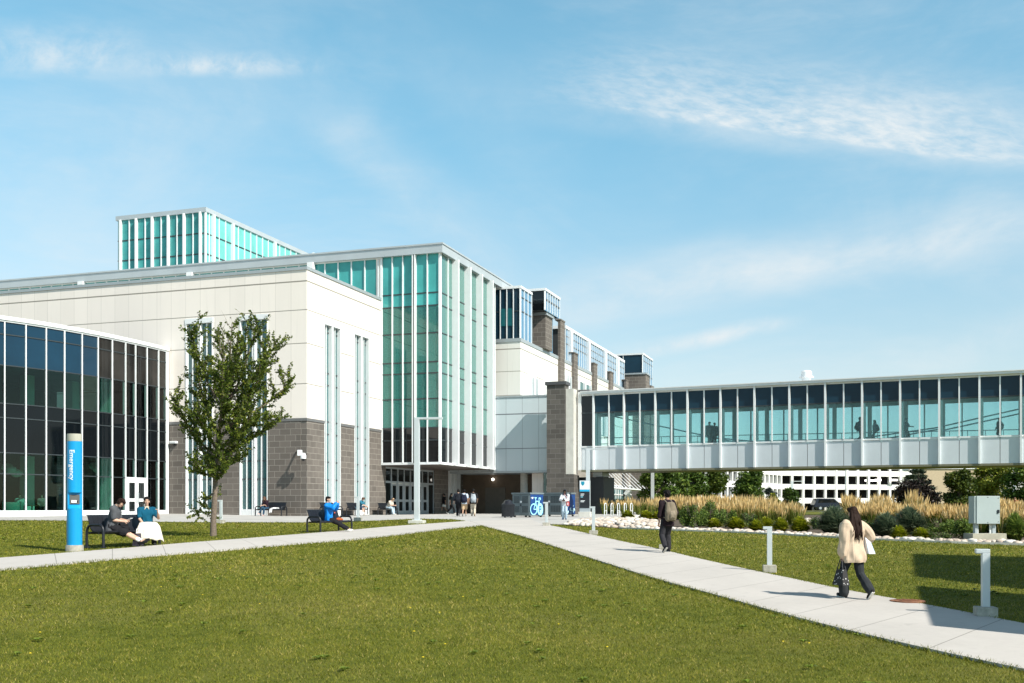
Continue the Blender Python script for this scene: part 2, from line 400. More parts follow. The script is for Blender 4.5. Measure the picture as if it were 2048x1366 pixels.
tint = T.n('ShaderNodeMix', data_type='RGBA', blend_type='MULTIPLY'); tint.inputs[0].default_value = 1; T.set(tint.inputs[6], hsv.outputs[0]); T.set(tint.inputs[7], T.mix(T.ss(.46, .72, dz), T.mix(T.ss(.02, .44, dz), (1.03, 1.0, .91, 1), (1.17, 1.70, 1.44, 1)), (.60, .58, .52, 1)))
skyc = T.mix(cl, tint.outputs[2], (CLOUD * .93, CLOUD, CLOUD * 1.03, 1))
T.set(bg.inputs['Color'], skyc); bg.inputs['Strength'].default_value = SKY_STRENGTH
scene.view_settings.view_transform = 'Standard'; scene.view_settings.look = 'None'; scene.view_settings.exposure = EXPOSURE
scene.view_settings.gamma = 1.0
cy = scene.cycles
cy.use_denoising = True; cy.max_bounces = 8; cy.diffuse_bounces = 3; cy.glossy_bounces = 4; cy.transparent_max_bounces = 16; cy.transmission_bounces = 4
cy.caustics_reflective = False; cy.caustics_refractive = False; cy.sample_clamp_indirect = 6
try: cy.denoiser = 'OPENIMAGEDENOISE'; cy.denoising_prefilter = 'ACCURATE'
except Exception: pass

# ------------------------------------------------------------------ ground sheets
m, nt, b, out = new_mat('lawn_soil'); T = NT(nt); tc = T.n('ShaderNodeTexCoord').outputs['Object']
n1 = T.noise(tc, .22, 4, .6); n2 = T.noise(tc, 2.2, 5, .7); n3 = T.noise(tc, 34, 4, .7)
base = T.ramp(T.m('ADD', T.m('MULTIPLY', n2, .6), T.m('MULTIPLY', n3, .4)), [(.3, (.050, .062, .010)), (.5, (.115, .135, .018)), (.72, (.22, .21, .045))])
dry = T.ramp(n3, [(.3, (.14, .125, .035)), (.7, (.30, .25, .09))])
T.set(b.inputs['Base Color'], T.mix(T.m('MULTIPLY', T.ss(.42, .72, n1), .45), base, dry)); b.inputs['Roughness'].default_value = .9
b.inputs['Specular IOR Level'].default_value = .1
T.set(b.inputs['Normal'], T.bump(n3, .8, .04)); M['lawn'] = m

def sheet_lines():
    ys = list(np.arange(-30, 8, 3.)) + list(np.arange(8, 100, .75)) + list(np.arange(100, 220, 5.)) + [230, 260, 320, 500, 900, 1600, 2600]
    xs = [-2600, -900, -300, -150, -100] + list(np.arange(-75, -40, 4.)) + list(np.arange(-40, 40, .9)) + list(np.arange(40, 80, 4.)) + [100, 150, 300, 900, 2600]
    return np.array(xs), np.array(ys)
xs, ys = sheet_lines(); X, Y = np.meshgrid(xs, ys); Z = gz(X, Y)
me = bpy.data.meshes.new('lawn'); nx, ny = len(xs), len(ys)
fs = [(j * nx + i, j * nx + i + 1, (j + 1) * nx + i + 1, (j + 1) * nx + i) for j in range(ny - 1) for i in range(nx - 1)]
me.from_pydata(np.stack([X, Y, Z], -1).reshape(-1, 3).tolist(), [], fs); me.materials.append(M['lawn'])
me.polygons.foreach_set('use_smooth', [True] * len(me.polygons))
tag(link('lawn_ground', me), kind='structure')

m, nt, b, out = new_mat('path_concrete'); T = NT(nt); tc = T.n('ShaderNodeTexCoord').outputs['Object']; uvp = T.n('ShaderNodeTexCoord').outputs['UV']
n1 = T.noise(tc, .5, 4, .6); n2 = T.noise(tc, 7, 5, .7); n3 = T.noise(tc, 60, 3, .6)
v = T.m('ADD', T.m('MULTIPLY', n1, .5), T.m('ADD', T.m('MULTIPLY', n2, .3), T.m('MULTIPLY', n3, .2)))
base = T.ramp(v, [(.3, (.43, .405, .375)), (.55, (.51, .48, .445)), (.75, (.57, .535, .495))])
sp = T.n('ShaderNodeSeparateXYZ'); T.set(sp.inputs[0], uvp)
jt = T.m('LESS_THAN', T.m('PINGPONG', sp.outputs['Y'], .9), .012)
stain = T.ss(.62, .72, T.noise(tc, 1.6, 5, .75))
base = T.mix(T.m('MULTIPLY', stain, .3), base, (.25, .24, .22, 1)); base = T.mix(T.m('MULTIPLY', jt, .75), base, (.16, .15, .13, 1))
T.set(b.inputs['Base Color'], base); b.inputs['Roughness'].default_value = .88
T.set(b.inputs['Normal'], T.bump(T.m('ADD', n3, T.m('MULTIPLY', jt, -1.)), .25, .01)); M['path'] = m
M['plaza'] = mat('plaza_concrete', (.44, .43, .41), .85, .14, .7, bump=.15)
M['asphalt'] = mat('asphalt', (.06, .06, .062), .9, .2, 2)

def strip(name, left, right, off, mt, cross=6, step=.8):
    """a draped path between two pixel polylines (matched ends), with a real edge thickness"""
    def dens(pl):
        w = [ground(*p) for p in pl]; d = [0]
        for i in range(1, len(w)): d.append(d[-1] + (w[i] - w[i - 1]).length)
        return np.array([(p.x, p.y) for p in w]), np.array(d) / d[-1], d[-1]
    lw, ld, ll = dens(left); rw, rd, rl = dens(right); n = int(max(ll, rl) / step) + 2
    t = np.linspace(0, 1, n)
    lp = np.stack([np.interp(t, ld, lw[:, 0]), np.interp(t, ld, lw[:, 1])], -1); rp = np.stack([np.interp(t, rd, rw[:, 0]), np.interp(t, rd, rw[:, 1])], -1)
    for _ in range(3):
        for a_ in (lp, rp): a_[1:-1] = (a_[:-2] + 2 * a_[1:-1] + a_[2:]) / 4
    mb = MB()
    c = np.linspace(0, 1, cross + 1)
    P = lp[:, None, :] * (1 - c)[None, :, None] + rp[:, None, :] * c[None, :, None]
    z = gz(P[..., 0], P[..., 1]) + off
    Lm = max(ll, rl)
    V = lambda i, j: (P[i, j, 0], P[i, j, 1], z[i, j])
    for i in range(n - 1):
        for j in range(cross):
            q = [V(i, j), V(i, j + 1), V(i + 1, j + 1), V(i + 1, j)]; u = [(c[j] * 3, t[i] * Lm), (c[j + 1] * 3, t[i] * Lm), (c[j + 1] * 3, t[i + 1] * Lm), (c[j] * 3, t[i + 1] * Lm)]
            nrm = (Vector(q[1]) - Vector(q[0])).cross(Vector(q[2]) - Vector(q[0]))
            if nrm.z < 0: q.reverse(); u.reverse()
            mb.face(q, u)
        for j in (0, cross):
            q = [V(i, j), V(i + 1, j)]; mb.face([q[0], q[1], (q[1][0], q[1][1], q[1][2] - .15), (q[0][0], q[0][1], q[0][2] - .15)])
    o = mb.build(name, mt); tag(o, kind='structure')
    return [tuple(p) for p in lp] + [tuple(p) for p in rp[::-1]]
def drape(name, poly, off, mt, step=1.5, reg=True):
    """a draped polygon given in world x,y"""
    bm = bmesh.new(); vs = [bm.verts.new((p[0], p[1], 0)) for p in poly]; f = bm.faces.new(vs); bm.normal_update()
    if f.normal.z < 0: bmesh.ops.reverse_faces(bm, faces=[f])
    lo = [min(p[i] for p in poly) for i in (0, 1)]; hi = [max(p[i] for p in poly) for i in (0, 1)]
    bmesh.ops.triangulate(bm, faces=bm.faces[:])
    for ax in (0, 1):
        x = lo[ax] + step
        while x < hi[ax]:
            co = Vector((x, 0, 0)) if ax == 0 else Vector((0, x, 0)); no = Vector((1, 0, 0)) if ax == 0 else Vector((0, 1, 0))
            bmesh.ops.bisect_plane(bm, geom=bm.verts[:] + bm.edges[:] + bm.faces[:], plane_co=co, plane_no=no); x += step
    for v in bm.verts: v.co.z = gzf(v.co.x, v.co.y) + off
    me = bpy.data.meshes.new(name); ul = bm.loops.layers.uv.new('UVMap')
    bm.normal_update()
    for f in bm.faces:
        if f.normal.z < 0: f.normal_flip()
        for l in f.loops: l[ul].uv = (l.vert.co.x, l.vert.co.y)
    bm.to_mesh(me); bm.free(); me.materials.append(mt)
    tag(link(name, me), kind='structure'); return [tuple(p[:2]) for p in poly]
POLYS = []
POLYS.append(strip('path', [(-340, 1176), (0, 1143), (240, 1119), (480, 1100.5), (700, 1082), (860, 1063), (925, 1056), (985, 1050)],
      [(-340, 1143), (0, 1118), (160, 1105.5), (300, 1094), (480, 1080), (640, 1066), (800, 1052.5), (880, 1047), (935, 1043)], .034, M['path']))
POLYS.append(strip('path', [(940, 1043), (966, 1054), (1040, 1073), (1100, 1092), (1170, 1115), (1240, 1137), (1320, 1163), (1437, 1194), (1595, 1240), (1753, 1279), (1911, 1316), (2048, 1345), (2400, 1415)],
      [(1060, 1040), (1080, 1048.5), (1125, 1057), (1170, 1067.5), (1240, 1084), (1315, 1099), (1378, 1115), (1496, 1141.5), (1610, 1165), (1666, 1178.5), (1753, 1195), (1855, 1212), (1970, 1236), (2048, 1252), (2400, 1318)], .040, M['path']))
def W2(px, py): g = ground(px, py); return (g.x, g.y)
pl = [W2(*p) for p in [(-700, 1041), (0, 1041.5), (300, 1044.5), (480, 1045.5), (640, 1046), (760, 1042), (835, 1038.5), (900, 1039.5), (938, 1044.5), (950, 1050), (975, 1053), (1040, 1055), (1076, 1049.5), (1140, 1050), (1200, 1047), (1262, 1037)]]
pl += [(14, 96), (14, 125), (-75, 125), (-75, 60)]
POLYS.append(drape('plaza_pavement', pl, .024, M['plaza'], 2.))
# far road in front of the parking garage
drape('road', [(22, 126), (80, 118), (140, 118), (140, 127), (80, 127), (22, 136)], .03, M['asphalt'], 6.)
# planting bed soil
front_px = [(1118, 1050.5), (1180, 1053.5), (1240, 1057.5), (1330, 1061), (1480, 1066), (1620, 1073), (1760, 1080.5), (1900, 1086), (2048, 1090.5), (2300, 1097)]
BEDF = [W2(*p) for p in front_px]
def bedfront(x):
    return float(np.interp(x, [p[0] for p in BEDF], [p[1] for p in BEDF]))
M['soil'] = mat('bed_soil', (.085, .062, .042), .95, .35, 3, bump=.6, bscale=14)
bed = BEDF + [(BEDF[-1][0] + 6, 62), (26, 74), (15, 80), (11, 74), (7.5, 66)]
POLYS.append(drape('planting_bed', bed, .028, M['soil'], 2.))
mb = MB()
for (p, q) in zip(BEDF[2:-1], BEDF[3:]):
    n = 8
    for i in range(n):
        a = [p[k] + (q[k] - p[k]) * i / n for k in (0, 1)]; b_ = [p[k] + (q[k] - p[k]) * (i + 1) / n for k in (0, 1)]
        mb.bar((a[0], a[1] - .07, gzf(*a) + .02), (b_[0], b_[1] - .07, gzf(*b_) + .02), .14, .09)
tag(mb.build('kerb', M['concrete_light']), kind='structure')

# ------------------------------------------------------------------ main building
TH = math.atan(716.0 / F)
U = Vector((math.sin(TH), math.cos(TH))); Vd = Vector((-math.cos(TH), math.sin(TH)))
A = at(613.5, HY, 70.0)
BF = Fr(A, U, Vd)                       # a along U (receding right), b along V (receding left)
LF = Fr(A, Vd, U)                       # left facade: a along it, b inwards
RF = Fr(A, U, Vd)                       # right facade: a along it, b inwards
ZB = -.60
zA = lambda py: zat(py, 70.0)
Z_COP, Z_TOP, Z_JT, Z_JB = zA(532.8), zA(539), zA(836.5), zA(841.3)
seams = [zA(561.5), zA(619), zA(686), zA(767)]
M['white_panel'] = panel_mat('white_precast', (.89, .815, .75), seams, 1.17)
U1 = RF.a_on(763); Wb = -BF.b_on(880, U1); U2 = BF.a_on(988, -Wb)

campus = empty('campus_building', (A.x, A.y, ZB), local=False)
tag(campus, 'white panelled hall on a brown masonry base with a teal glass box over its entrance', 'building')

LW = [(LF.a_on(535.5), LF.a_on(479.5)), (LF.a_on(425.5), LF.a_on(371.5))]      # left-facade windows
RW = [(RF.a_on(648), RF.a_on(680.5)), (RF.a_on(708), RF.a_on(737.5))]          # right-facade windows
LTOP = [zat(627, LF.D(LW[0][0], 0)), zat(635, LF.D(LW[1][0], 0))]; LT = sum(LTOP) / 2
RT = zat(636, RF.D(RW[0][0], 0)); RT2 = zat(660, RF.D(RW[1][0], 0)); RT = (RT + RT2) / 2
ED0, ED1 = RF.a_on(771), RF.a_on(869); EW0, EW1 = RF.a_on(896), RF.a_on(915); RE = RF.a_on(926)
ZDOOR = zat(933, RF.D(ED0, 0)); ZSOF = zat(928.5, 79.2)
LV = 62.0                                                                     # length of the left facade
white, brick = MB(), MB()
def wall(F_, a0, a1, z_lo=None, z_hi=None, off=0., skip=0.):
    white.box(F_, a0, a1, off, .45, Z_JT if z_lo is None else max(z_lo, Z_JT), Z_TOP if z_hi is None else z_hi)
    if z_lo is None: brick.box(F_, a0, a1, off - .02 + skip, .45, ZB - .6, Z_JB)
segs = [.45] ; 
cur = .45
for (w0, w1) in LW:
    wall(LF, cur, w0); white.box(LF, w0, w1, 0, .45, LT, Z_TOP); cur = w1
wall(LF, cur, LV)
wall(RF, 0, RW[0][0]); white.box(RF, RW[0][0], RW[0][1], 0, .45, RT, Z_TOP); wall(RF, RW[0][1], RW[1][0]); white.box(RF, RW[1][0], RW[1][1], 0, .45, RT, Z_TOP)
wall(RF, RW[1][1], U1)
# white wall continues inside the glass box, masonry below it round the entrance
white.box(RF, U1, U2 + 3, 0, .45, ZSOF + .3, Z_TOP + 3.2)
brick.box(RF, U1, ED0, -.02, .45, ZB - .6, ZSOF + .29); brick.box(RF, ED1, EW0, -.02, .45, ZB - .6, ZSOF + .29)
brick.box(RF, EW1, RE, -.02, .45, ZB - .6, ZSOF + .29); brick.box(RF, ED0, ED1, .05, .45, ZDOOR, ZSOF + .29)
wo = white.build('white_wall', M['white_panel'], campus); bo = brick.build('masonry_base', M['brick'], campus)
mb = MB()
mb.box(LF, -.06, LV, -.07, .5, Z_TOP + .002, Z_COP); mb.box(RF, .5, U1, -.07, .5, Z_TOP + .002, Z_COP)
mb.build('coping', M['coping'], campus)
mb = MB()
cur = .45
for (w0, w1) in LW: mb.box(LF, cur if cur > .5 else -.05, w0, -.06, .1, Z_JB - .004, Z_JT + .02); cur = w1
mb.box(LF, cur, LV, -.06, .1, Z_JB - .004, Z_JT + .02)
mb.box(RF, .1, RW[0][0], -.06, .1, Z_JB - .004, Z_JT + .02); mb.box(RF, RW[0][1], RW[1][0], -.06, .1, Z_JB - .004, Z_JT + .02); mb.box(RF, RW[1][1], U1, -.06, .1, Z_JB - .004, Z_JT + .02)
mb.build('ledge', M['dark_int'] if False else mat('ledge_metal', (.16, .16, .16), .5, .1), campus)
mb = MB(); mb.box(BF, .5, 60, .5, LV, Z_TOP - .9, Z_TOP - .6); mb.build('roof', M['concrete'], campus)

def tall_window(F_, a0, a1, ztop, parent, header=.34, rec=.24, zb=ZB + .06, split=.56, tz=(), fin=.10):
    fr = MB(); mid = (a0 + a1) / 2
    fr.box(F_, a0 - .04, a1 + .04, -.05, .3, ztop - header, ztop)                      # header panel
    fr.box(F_, a0, a0 + .06, -.04, rec + .1, zb, ztop - header); fr.box(F_, a1 - .06, a1, -.04, rec + .1, zb, ztop - header)
    fr.box(F_, mid - .12, mid - .04, -.04, rec + .1, zb, ztop - header); fr.box(F_, mid + .04, mid + .12, -.04, rec + .1, zb, ztop - header)
    fr.box(F_, a0 + .06, a1 - .06, -.02, rec + .1, zb - .2, zb + .42)                   # sill panel
    for (x0, x1) in ((a0 + .06, mid - .12), (mid + .12, a1 - .06)):
        xm = x0 + (x1 - x0) * split; fr.box(F_, xm - .035, xm + .035, rec - .14, rec, zb + .42, ztop - header)
    w = fr.build('window', M['white_metal'], parent)
    g = MB()
    for (x0, x1) in ((a0 + .06, mid - .12), (mid + .12, a1 - .06)): g.box(F_, x0, x1, rec, rec + .05, zb + .42, ztop - header)
    g.build('pane', M['window_teal'], w)
    d = MB(); d.box(F_, mid - .04, mid + .04, rec - .1, rec + .06, zb, ztop - header)
    for z in tz:
        for (x0, x1) in ((a0 + .06, mid - .12), (mid + .12, a1 - .06)): d.box(F_, x0, x1, rec - .05, rec + .01, z - .035, z + .035)
    d.build('muntin', M['dark_line'], w)
    return w
tzs = [zA(650) , zA(735), zA(760), zA(836), zA(862), zA(920), zA(957)]
for (w0, w1) in LW: tall_window(LF, w0, w1, LT, campus, tz=[-.0 + z for z in tzs])
for (w0, w1) in RW: tall_window(RF, w0, w1, RT, campus, tz=tzs, split=.5)
# tall bright window beside the entrance
fr = MB(); fr.box(RF, EW0, EW0 + .12, -.3, .3, ZB, ZSOF); fr.box(RF, EW1 - .12, EW1, -.3, .3, ZB, ZSOF); em = (EW0 + EW1) / 2
fr.box(RF, em - .25, em + .25, -.3, .3, ZB, ZSOF); w = fr.build('window', M['white_metal'], campus)
g = MB(); g.box(RF, EW0 + .12, em - .25, .1, .14, ZB, ZSOF); g.box(RF, em + .25, EW1 - .12, .1, .14, ZB, ZSOF); g.build('pane', M['window_teal'], w)

# entrance: frame, transom lights and three pairs of doors
ent = MB(); ZD2 = zat(966, RF.D(ED0 + 1, 0)); zt = ZDOOR
ent.box(RF, ED0, ED1, .06, .2, zt - .14, zt); ent.box(RF, ED0, ED1, .06, .2, ZD2, ZD2 + .16)
n = 8; step = (ED1 - ED0) / n
for i in range(n + 1):
    a = ED0 + i * step; ent.box(RF, a - .06, a + .06, .05, .21, ZB, zt - .14)
eo = ent.build('entrance_frame', M['grey_metal'], campus)
for i in range(n):
    g = MB(); g.box(RF, ED0 + i * step + .06, ED0 + (i + 1) * step - .06, .11, .14, ZD2 + .16, zt - .14); g.build('transom_light', M['door_glass'], eo)
for i in range(1, n - 1):
    a0, a1 = ED0 + i * step + .07, ED0 + (i + 1) * step - .07
    d = MB(); zz0, zz1 = ZB + .05, ZD2 - .02
    for (x0, x1) in ((a0, a0 + .2), (a1 - .2, a1)): d.box(RF, x0, x1, .08, .17, zz0, zz1)
    for (y0, y1) in ((zz0, zz0 + .3), (zz0 + 1.0, zz0 + 1.18), (zz1 - .16, zz1)): d.box(RF, a0 + .2, a1 - .2, .08, .17, y0, y1)
    do = d.build('door', M['grey_metal'], campus)
    g = MB(); g.box(RF, a0 + .2, a1 - .2, .11, .14, zz0 + .3, zz0 + 1.0); g.box(RF, a0 + .2, a1 - .2, .11, .14, zz0 + 1.18, zz1 - .16); g.build('door_pane', M['door_glass'], do)
for i in (0, n - 1):
    g = MB(); g.box(RF, ED0 + i * step + .06, ED0 + (i + 1) * step - .06, .11, .14, ZB, ZD2); g.build('side_light', M['door_glass'], eo)

# ---- teal glass box
zr_ = [zat(y, BF.D(U1, 0) - .0) for y in (517, 592, 617, 671, 728, 750, 800.5, 857.5, 882, 925.6)]
ZG0, ZG1 = zat(925.5, 79.2), zat(509, 79.2)
FT, FB_ = zat(486, 79.0), zat(506.5, 79.2)
box = MB()
# floors and ceiling inside, columns
for (zt_, zb_) in ((zr_[1], zr_[2]), (zr_[4], zr_[5]), (zr_[7], zr_[8])): box.box(BF, U1 + .25, U2 - .2, -Wb + .3, -.02, zb_ - .05, zt_ + .05)
box.box(BF, U1 + .3, U2 - .2, -Wb + .3, -.02, ZG1 - .2, ZG1 + .3)
for a in (U1 + 1.2, U1 + 5.2, U1 + 9.2): box.box(BF, a - .22, a + .22, -Wb + .9, -Wb + 1.3, ZG0, ZG1)
gb = box.build('glass_box', M['int_wall'], campus)
mb = MB(); mb.box(BF, U1 - .08, U2 + .1, -Wb - .1, .02, ZSOF - .02, ZG0 - .12); mb.build('soffit', M['soffit'], gb)
mb = MB()                                                            # bottom edge trim and corner posts
mb.box(BF, U1 - .12, U1 + .1, -Wb - .12, .06, ZG0 - .12, ZG0 + .06); mb.box(BF, U1 + .1, U2 + .12, -Wb - .12, -Wb + .1, ZG0 - .12, ZG0 + .06)
mb.box(BF, U1 - .1, U1 + .08, -Wb - .1, -Wb + .08, ZG0 + .06, FB_); mb.box(BF, U1 - .1, U1 + .06, -.1, .06, ZG0 + .06, FB_)
mb.box(BF, U2 - .08, U2 + .1, -Wb - .1, -Wb + .08, ZG0 + .06, FB_)
mb.build('edge_frame', M['mullion'], gb)
fpx = [766, 785.5, 806.5, 830, 855.5, 877.5]
fb = [-BF.b_on(p, U1) for p in fpx]                                   # distance along -V
rows = [(FB_, zr_[1], 's'), (zr_[1], zr_[2], 's'), (zr_[2], zr_[3], 'g'), (zr_[3], zr_[4], 'g'), (zr_[4], zr_[5], 'g'), (zr_[5], zr_[6], 'g'), (zr_[6], zr_[7], 'g'), (zr_[7], zr_[8], 'd'), (zr_[8], ZG0, 'd')]
def glazing(mbs, F_, a0, a1, b0, b1, rows, side=False):
    for (t_, b_, k) in rows:
        mi = {'s': 0, 'g': 1, 'd': 2}[k]
        mbs.box(F_, a0, a1, b0, b1, b_, t_, mi)
GM = [M['teal_spandrel'], M['teal_glass'], M['dark_glass']]
GM2 = [M['teal_lit'], M['teal_lit'], M['dark_glass']]
for i in range(5):
    g = MB(); glazing(g, BF, U1, U1 + .03, -fb[i + 1], -fb[i], rows); p = g.build('glazing_bay', GM, gb)
mb = MB()
for i in (1, 2, 4): mb.box(BF, U1 - .14, U1, -fb[i] - .035, -fb[i] + .035, ZG0, FB_)
mb.box(BF, U1 - .3, U1, -fb[3] - .13, -fb[3] - .05, ZG0, FB_); mb.box(BF, U1 - .3, U1, -fb[3] + .05, -fb[3] + .13, ZG0, FB_)
mb.build('mullion', M['mullion'], gb)
mb = MB()
for (t_, b_, k) in rows[:-1]:
    mb.box(BF, U1 - .03, U1 + .05, -Wb + .08, -.1, b_ - .045, b_ + .045); mb.box(BF, U1 + .1, U2 - .1, -Wb - .03, -Wb + .05, b_ - .04, b_ + .04)
mb.box(BF, U1 - .26, U1, -fb[3] - .045, -fb[3] + .045, ZG0, FB_)
mb.build('muntin', M['dark_line'], gb)
rpx = [883.5, 905, 929.5, 953, 974.5, 988]
ra = [BF.a_on(p, -Wb) for p in rpx]
for i in range(5):
    g = MB(); glazing(g, BF, ra[i], ra[i + 1], -Wb, -Wb + .03, [(t_, b_, k if k == 'd' else 'g') for (t_, b_, k) in rows]); g.build('glazing_bay', GM2, gb)
for a in ra[1:-1]:
    f_ = MB(); f_.box(BF, a - .12, a + .06, -Wb - .55, -Wb - .001, ZG0 - .1, FB_ + .02); f_.build('fin', M['white_metal'], gb)
mb = MB()
for i in range(5):
    a = (ra[i] + ra[i + 1]) / 2 - (.25 if 0 < i < 4 else 0); mb.box(BF, a - .04, a + .04, -Wb - .12, -Wb, ZG0, FB_)
mb.build('mullion', M['mullion'], gb)

# ---- upper storey: fascia, clerestory, roof lantern
mb = MB()
FO = .32
mb.box(BF, U1 - FO, U1 + .6, -Wb - FO, LV, FB_, FT - .12); mb.box(BF, U1 + .6, U2 + 5.7, -Wb - FO, -Wb + .6, FB_, FT - .12)
mb.box(BF, U1 - FO - .06, U1 + .6, -Wb - FO - .06, LV, FT - .118, FT); mb.box(BF, U1 + .6, U2 + 5.75, -Wb - FO - .06, -Wb + .6, FT - .118, FT)
mb.box(BF, U1 + .6, U2 + 5.5, -Wb + .6, LV, FT - .5, FT - .25)
fa = mb.build('roof_fascia', M['fascia'], campus)
mb = MB(); z0c = Z_TOP - .6
nb = 46; pitch = 1.0
cl_ = MB(); ml = MB()
b0 = -.35
post_b = [BF.b_on(p, U1) for p in (626, 385, 168)]
bb = 0.1
gl = MB(); gl.box(BF, U1 + .02, U1 + .06, .06, LV, z0c, FB_); co = gl.build('clerestory', M['teal_spandrel'], campus)
step_b = (BF.b_on(668, U1) - BF.b_on(730, U1)) / 3 if True else 1
b = BF.b_on(757, U1)
while b < LV:
    ml.box(BF, U1 - .08, U1 + .02, b - .04, b + .04, z0c, FB_ - .08); b += BF.b_on(730, U1) - BF.b_on(757, U1)
ml.box(BF, U1 - .1, U1 + .02, .06, LV, FB_ - .08, FB_ - .002)
ml.build('mullion', M['mullion'], co)
for b in post_b:
    p = MB(); p.box(BF, U1 - .5, U1 - .1, b - .25, b + .25, z0c, FB_ + .01); p.build('post', M['white_metal'], co)
# lantern
ul = U1 + 9; lc = BF.b_on(411, ul); lz1 = zat(424, BF.D(ul, lc)); lz0 = FT - .4; lw = BF.b_on(236, ul); le = BF.a_on(640, lc)
lzt = zat(415, BF.D(ul, lc))
lan = MB(); lan.box(BF, ul - .15, le, lc - .15, lw + .15, lz1, lzt); lan.box(BF, ul + .3, le, lc + .3, lw - .3, lz0, lz1 - .01)
lo_ = lan.build('roof_lantern', M['fascia'], campus)
lrow = [lz1, zat(466, BF.D(ul, lc)), zat(507, BF.D(ul, lc)), lz0]
lp = [236, 243.5, 275, 307, 339, 370.5, 403]
lbs = [BF.b_on(p, ul) for p in lp] + [lc]
for i in range(len(lbs) - 1):
    g = MB(); g.box(BF, ul, ul + .04, lbs[i], lbs[i + 1], lz0, lz1); g.build('glazing_bay', M['lantern_glass'], lo_)
for p in lp[1:]:
    b = BF.b_on(p, ul); f_ = MB(); f_.box(BF, ul - .32, ul - .001, b - .06, b + .08, lz0, lz1 - .002); f_.build('fin', M['white_metal'], lo_)
ml = MB()
for i in range(1, len(lbs) - 2):
    b = (lbs[i] + lbs[i + 1]) / 2; ml.box(BF, ul - .1, ul, b - .04, b + .04, lz0, lz1)
rla = [ul] + [BF.a_on(p, lc) for p in (424, 463, 547, 612)]
for a in rla[1:4]: ml.box(BF, a - .12, a + .12, lc - .3, lc, lz0, lz1 - .002)
for i in range(4):
    k = [2, 3, 7, 6][i]
    for j in range(1, k):
        a = rla[i] + (rla[i + 1] - rla[i]) * j / k; ml.box(BF, a - .035, a + .035, lc - .09, lc, lz0, lz1)
    g = MB(); g.box(BF, rla[i], rla[i + 1], lc, lc + .04, lz0, lz1); g.build('glazing_bay', M['lantern_glass_lit'] if 'lantern_glass_lit' in M else M.setdefault('lantern_glass_lit', pane_mat('lantern_teal_lit_side_glass', (.16, .52, .47), 1.6)), lo_)  # right face of the lantern glass, its sunlit paleness put into the colour
ml.box(BF, ul - .1, ul + .05, lc - .1, lc + .05, lz0, lz1)
ml.build('mullion', M['mullion'], lo_)
tr = MB()
for z in lrow[1:3]:
    tr.box(BF, ul - .04, ul, lc + .05, lw, z - .05, z + .05); tr.box(BF, ul + .05, le - .1, lc - .04, lc, z - .05, z + .05)
tr.build('muntin', M['dark_line'], lo_)
# low penthouse at the far left and a small roof vent
mb = MB(); up = U1 + 4.5; mb.box(BF, up, up + 10, BF.b_on(240, up), LV, FT - .4, zat(544, BF.D(up, BF.b_on(232, up)))); mb.build('roof_penthouse', M['coping'], campus)
vb = BF.b_on(627, U1 + 1.5); vp = BF.p(U1 + 1.5, vb, 0)
mb = MB(); mb.lathe((vp.x, vp.y), [(.12, FT - .3), (.12, FT + .25), (.26, FT + .27), (.26, FT + .34), (.14, FT + .5), (0, FT + .55)], 12); mb.build('roof_vent', M['white_metal'], campus)
# ------------------------------------------------------------------ curved glass pavilion
PX = [8.3, 50.8, 91.3, 128, 163, 195, 223.5, 250, 270, 293, 316, 334.5]; PY = [642.5, 649.5, 655, 661, 667.5, 672.7, 679, 684.7, 689.4, 694.7, 700, 703.6]
Dp = LF.D(LF.a_on(335), 0); ZGT = zat(703.6, Dp - .3)
dist = [ZGT * F / (HY - y) for y in PY]
cf = np.polyfit(PX, dist, 3); dist = [float(np.polyval(cf, p)) for p in PX]
PP = [Vector((kx(p) * d, d)) for p, d in zip(PX, dist)]
e = (PP[0] - PP[1]); 
for i in range(4): PP.insert(0, PP[0] + e * (1.0 + .02 * i))
ZP = -.58; rp_ = lambda y, D=dist[1]: zat(y, D)
zrow = [ZGT, rp_(674), rp_(735), rp_(810), rp_(838), rp_(907), rp_(948.6), rp_(1021)]
pav = empty('glass_pavilion', (PP[6].x, PP[6].y, ZP), local=False)
tag(pav, 'two storey curved dark glass pavilion with white mullions in front of the white hall', 'building')
NB = len(PP) - 1; DOOR = (NB - 4, NB - 3)      # the pair of bays that hold the white doors
PFR = []
for i in range(NB):
    d = (PP[i + 1] - PP[i]); Ln = d.length; e1 = d / Ln; e2 = Vector((-e1.y, e1.x)) if Vector((-e1.y, e1.x)).y > 0 else Vector((e1.y, -e1.x))
    PFR.append((Fr(PP[i], e1, e2), Ln))
ZDR = rp_(957, dist[9])
fas, base = MB(), MB()
ZFT = zat(632.5, dist[0])
for i, (f_, Ln) in enumerate(PFR):
    fas.box(f_, -.03, Ln + .03, -.16, .5, ZGT + .08, ZFT); fas.box(f_, -.03, Ln + .03, -.08, .3, ZGT - .02, ZGT + .078)
    if i not in DOOR: base.box(f_, 0, Ln, -.06, .2, ZP - .5, zrow[7])
fas.build('fascia', M['white_metal'], pav); base.build('sill', M['mullion'], pav)
for i, (f_, Ln) in enumerate(PFR):
    g = MB(); bot = ZDR if i in DOOR else zrow[7]
    for k, (a, b, mi) in enumerate([(0, 1, 2), (1, 2, 2), (2, 3, 0), (3, 4, 1), (4, 5, 1), (5, 6, 0), (6, 7, 0)]):
        lo_z = max(zrow[b], bot)
        if zrow[a] > lo_z: g.box(f_, 0, Ln, 0, .03, lo_z, zrow[a], mi)
    go = g.build('glazing_bay', [M['pav_glass'], M['pav_spandrel'], M['pav_sky_paint'] if i < NB - 6 else M['pav_building_paint']], pav)
    for z in zrow[1:7]:
        if z > bot: t_ = MB(); t_.box(f_, 0, Ln, -.04, .05, z - .03, z + .03); t_.build('muntin', M['dark_line'], go)
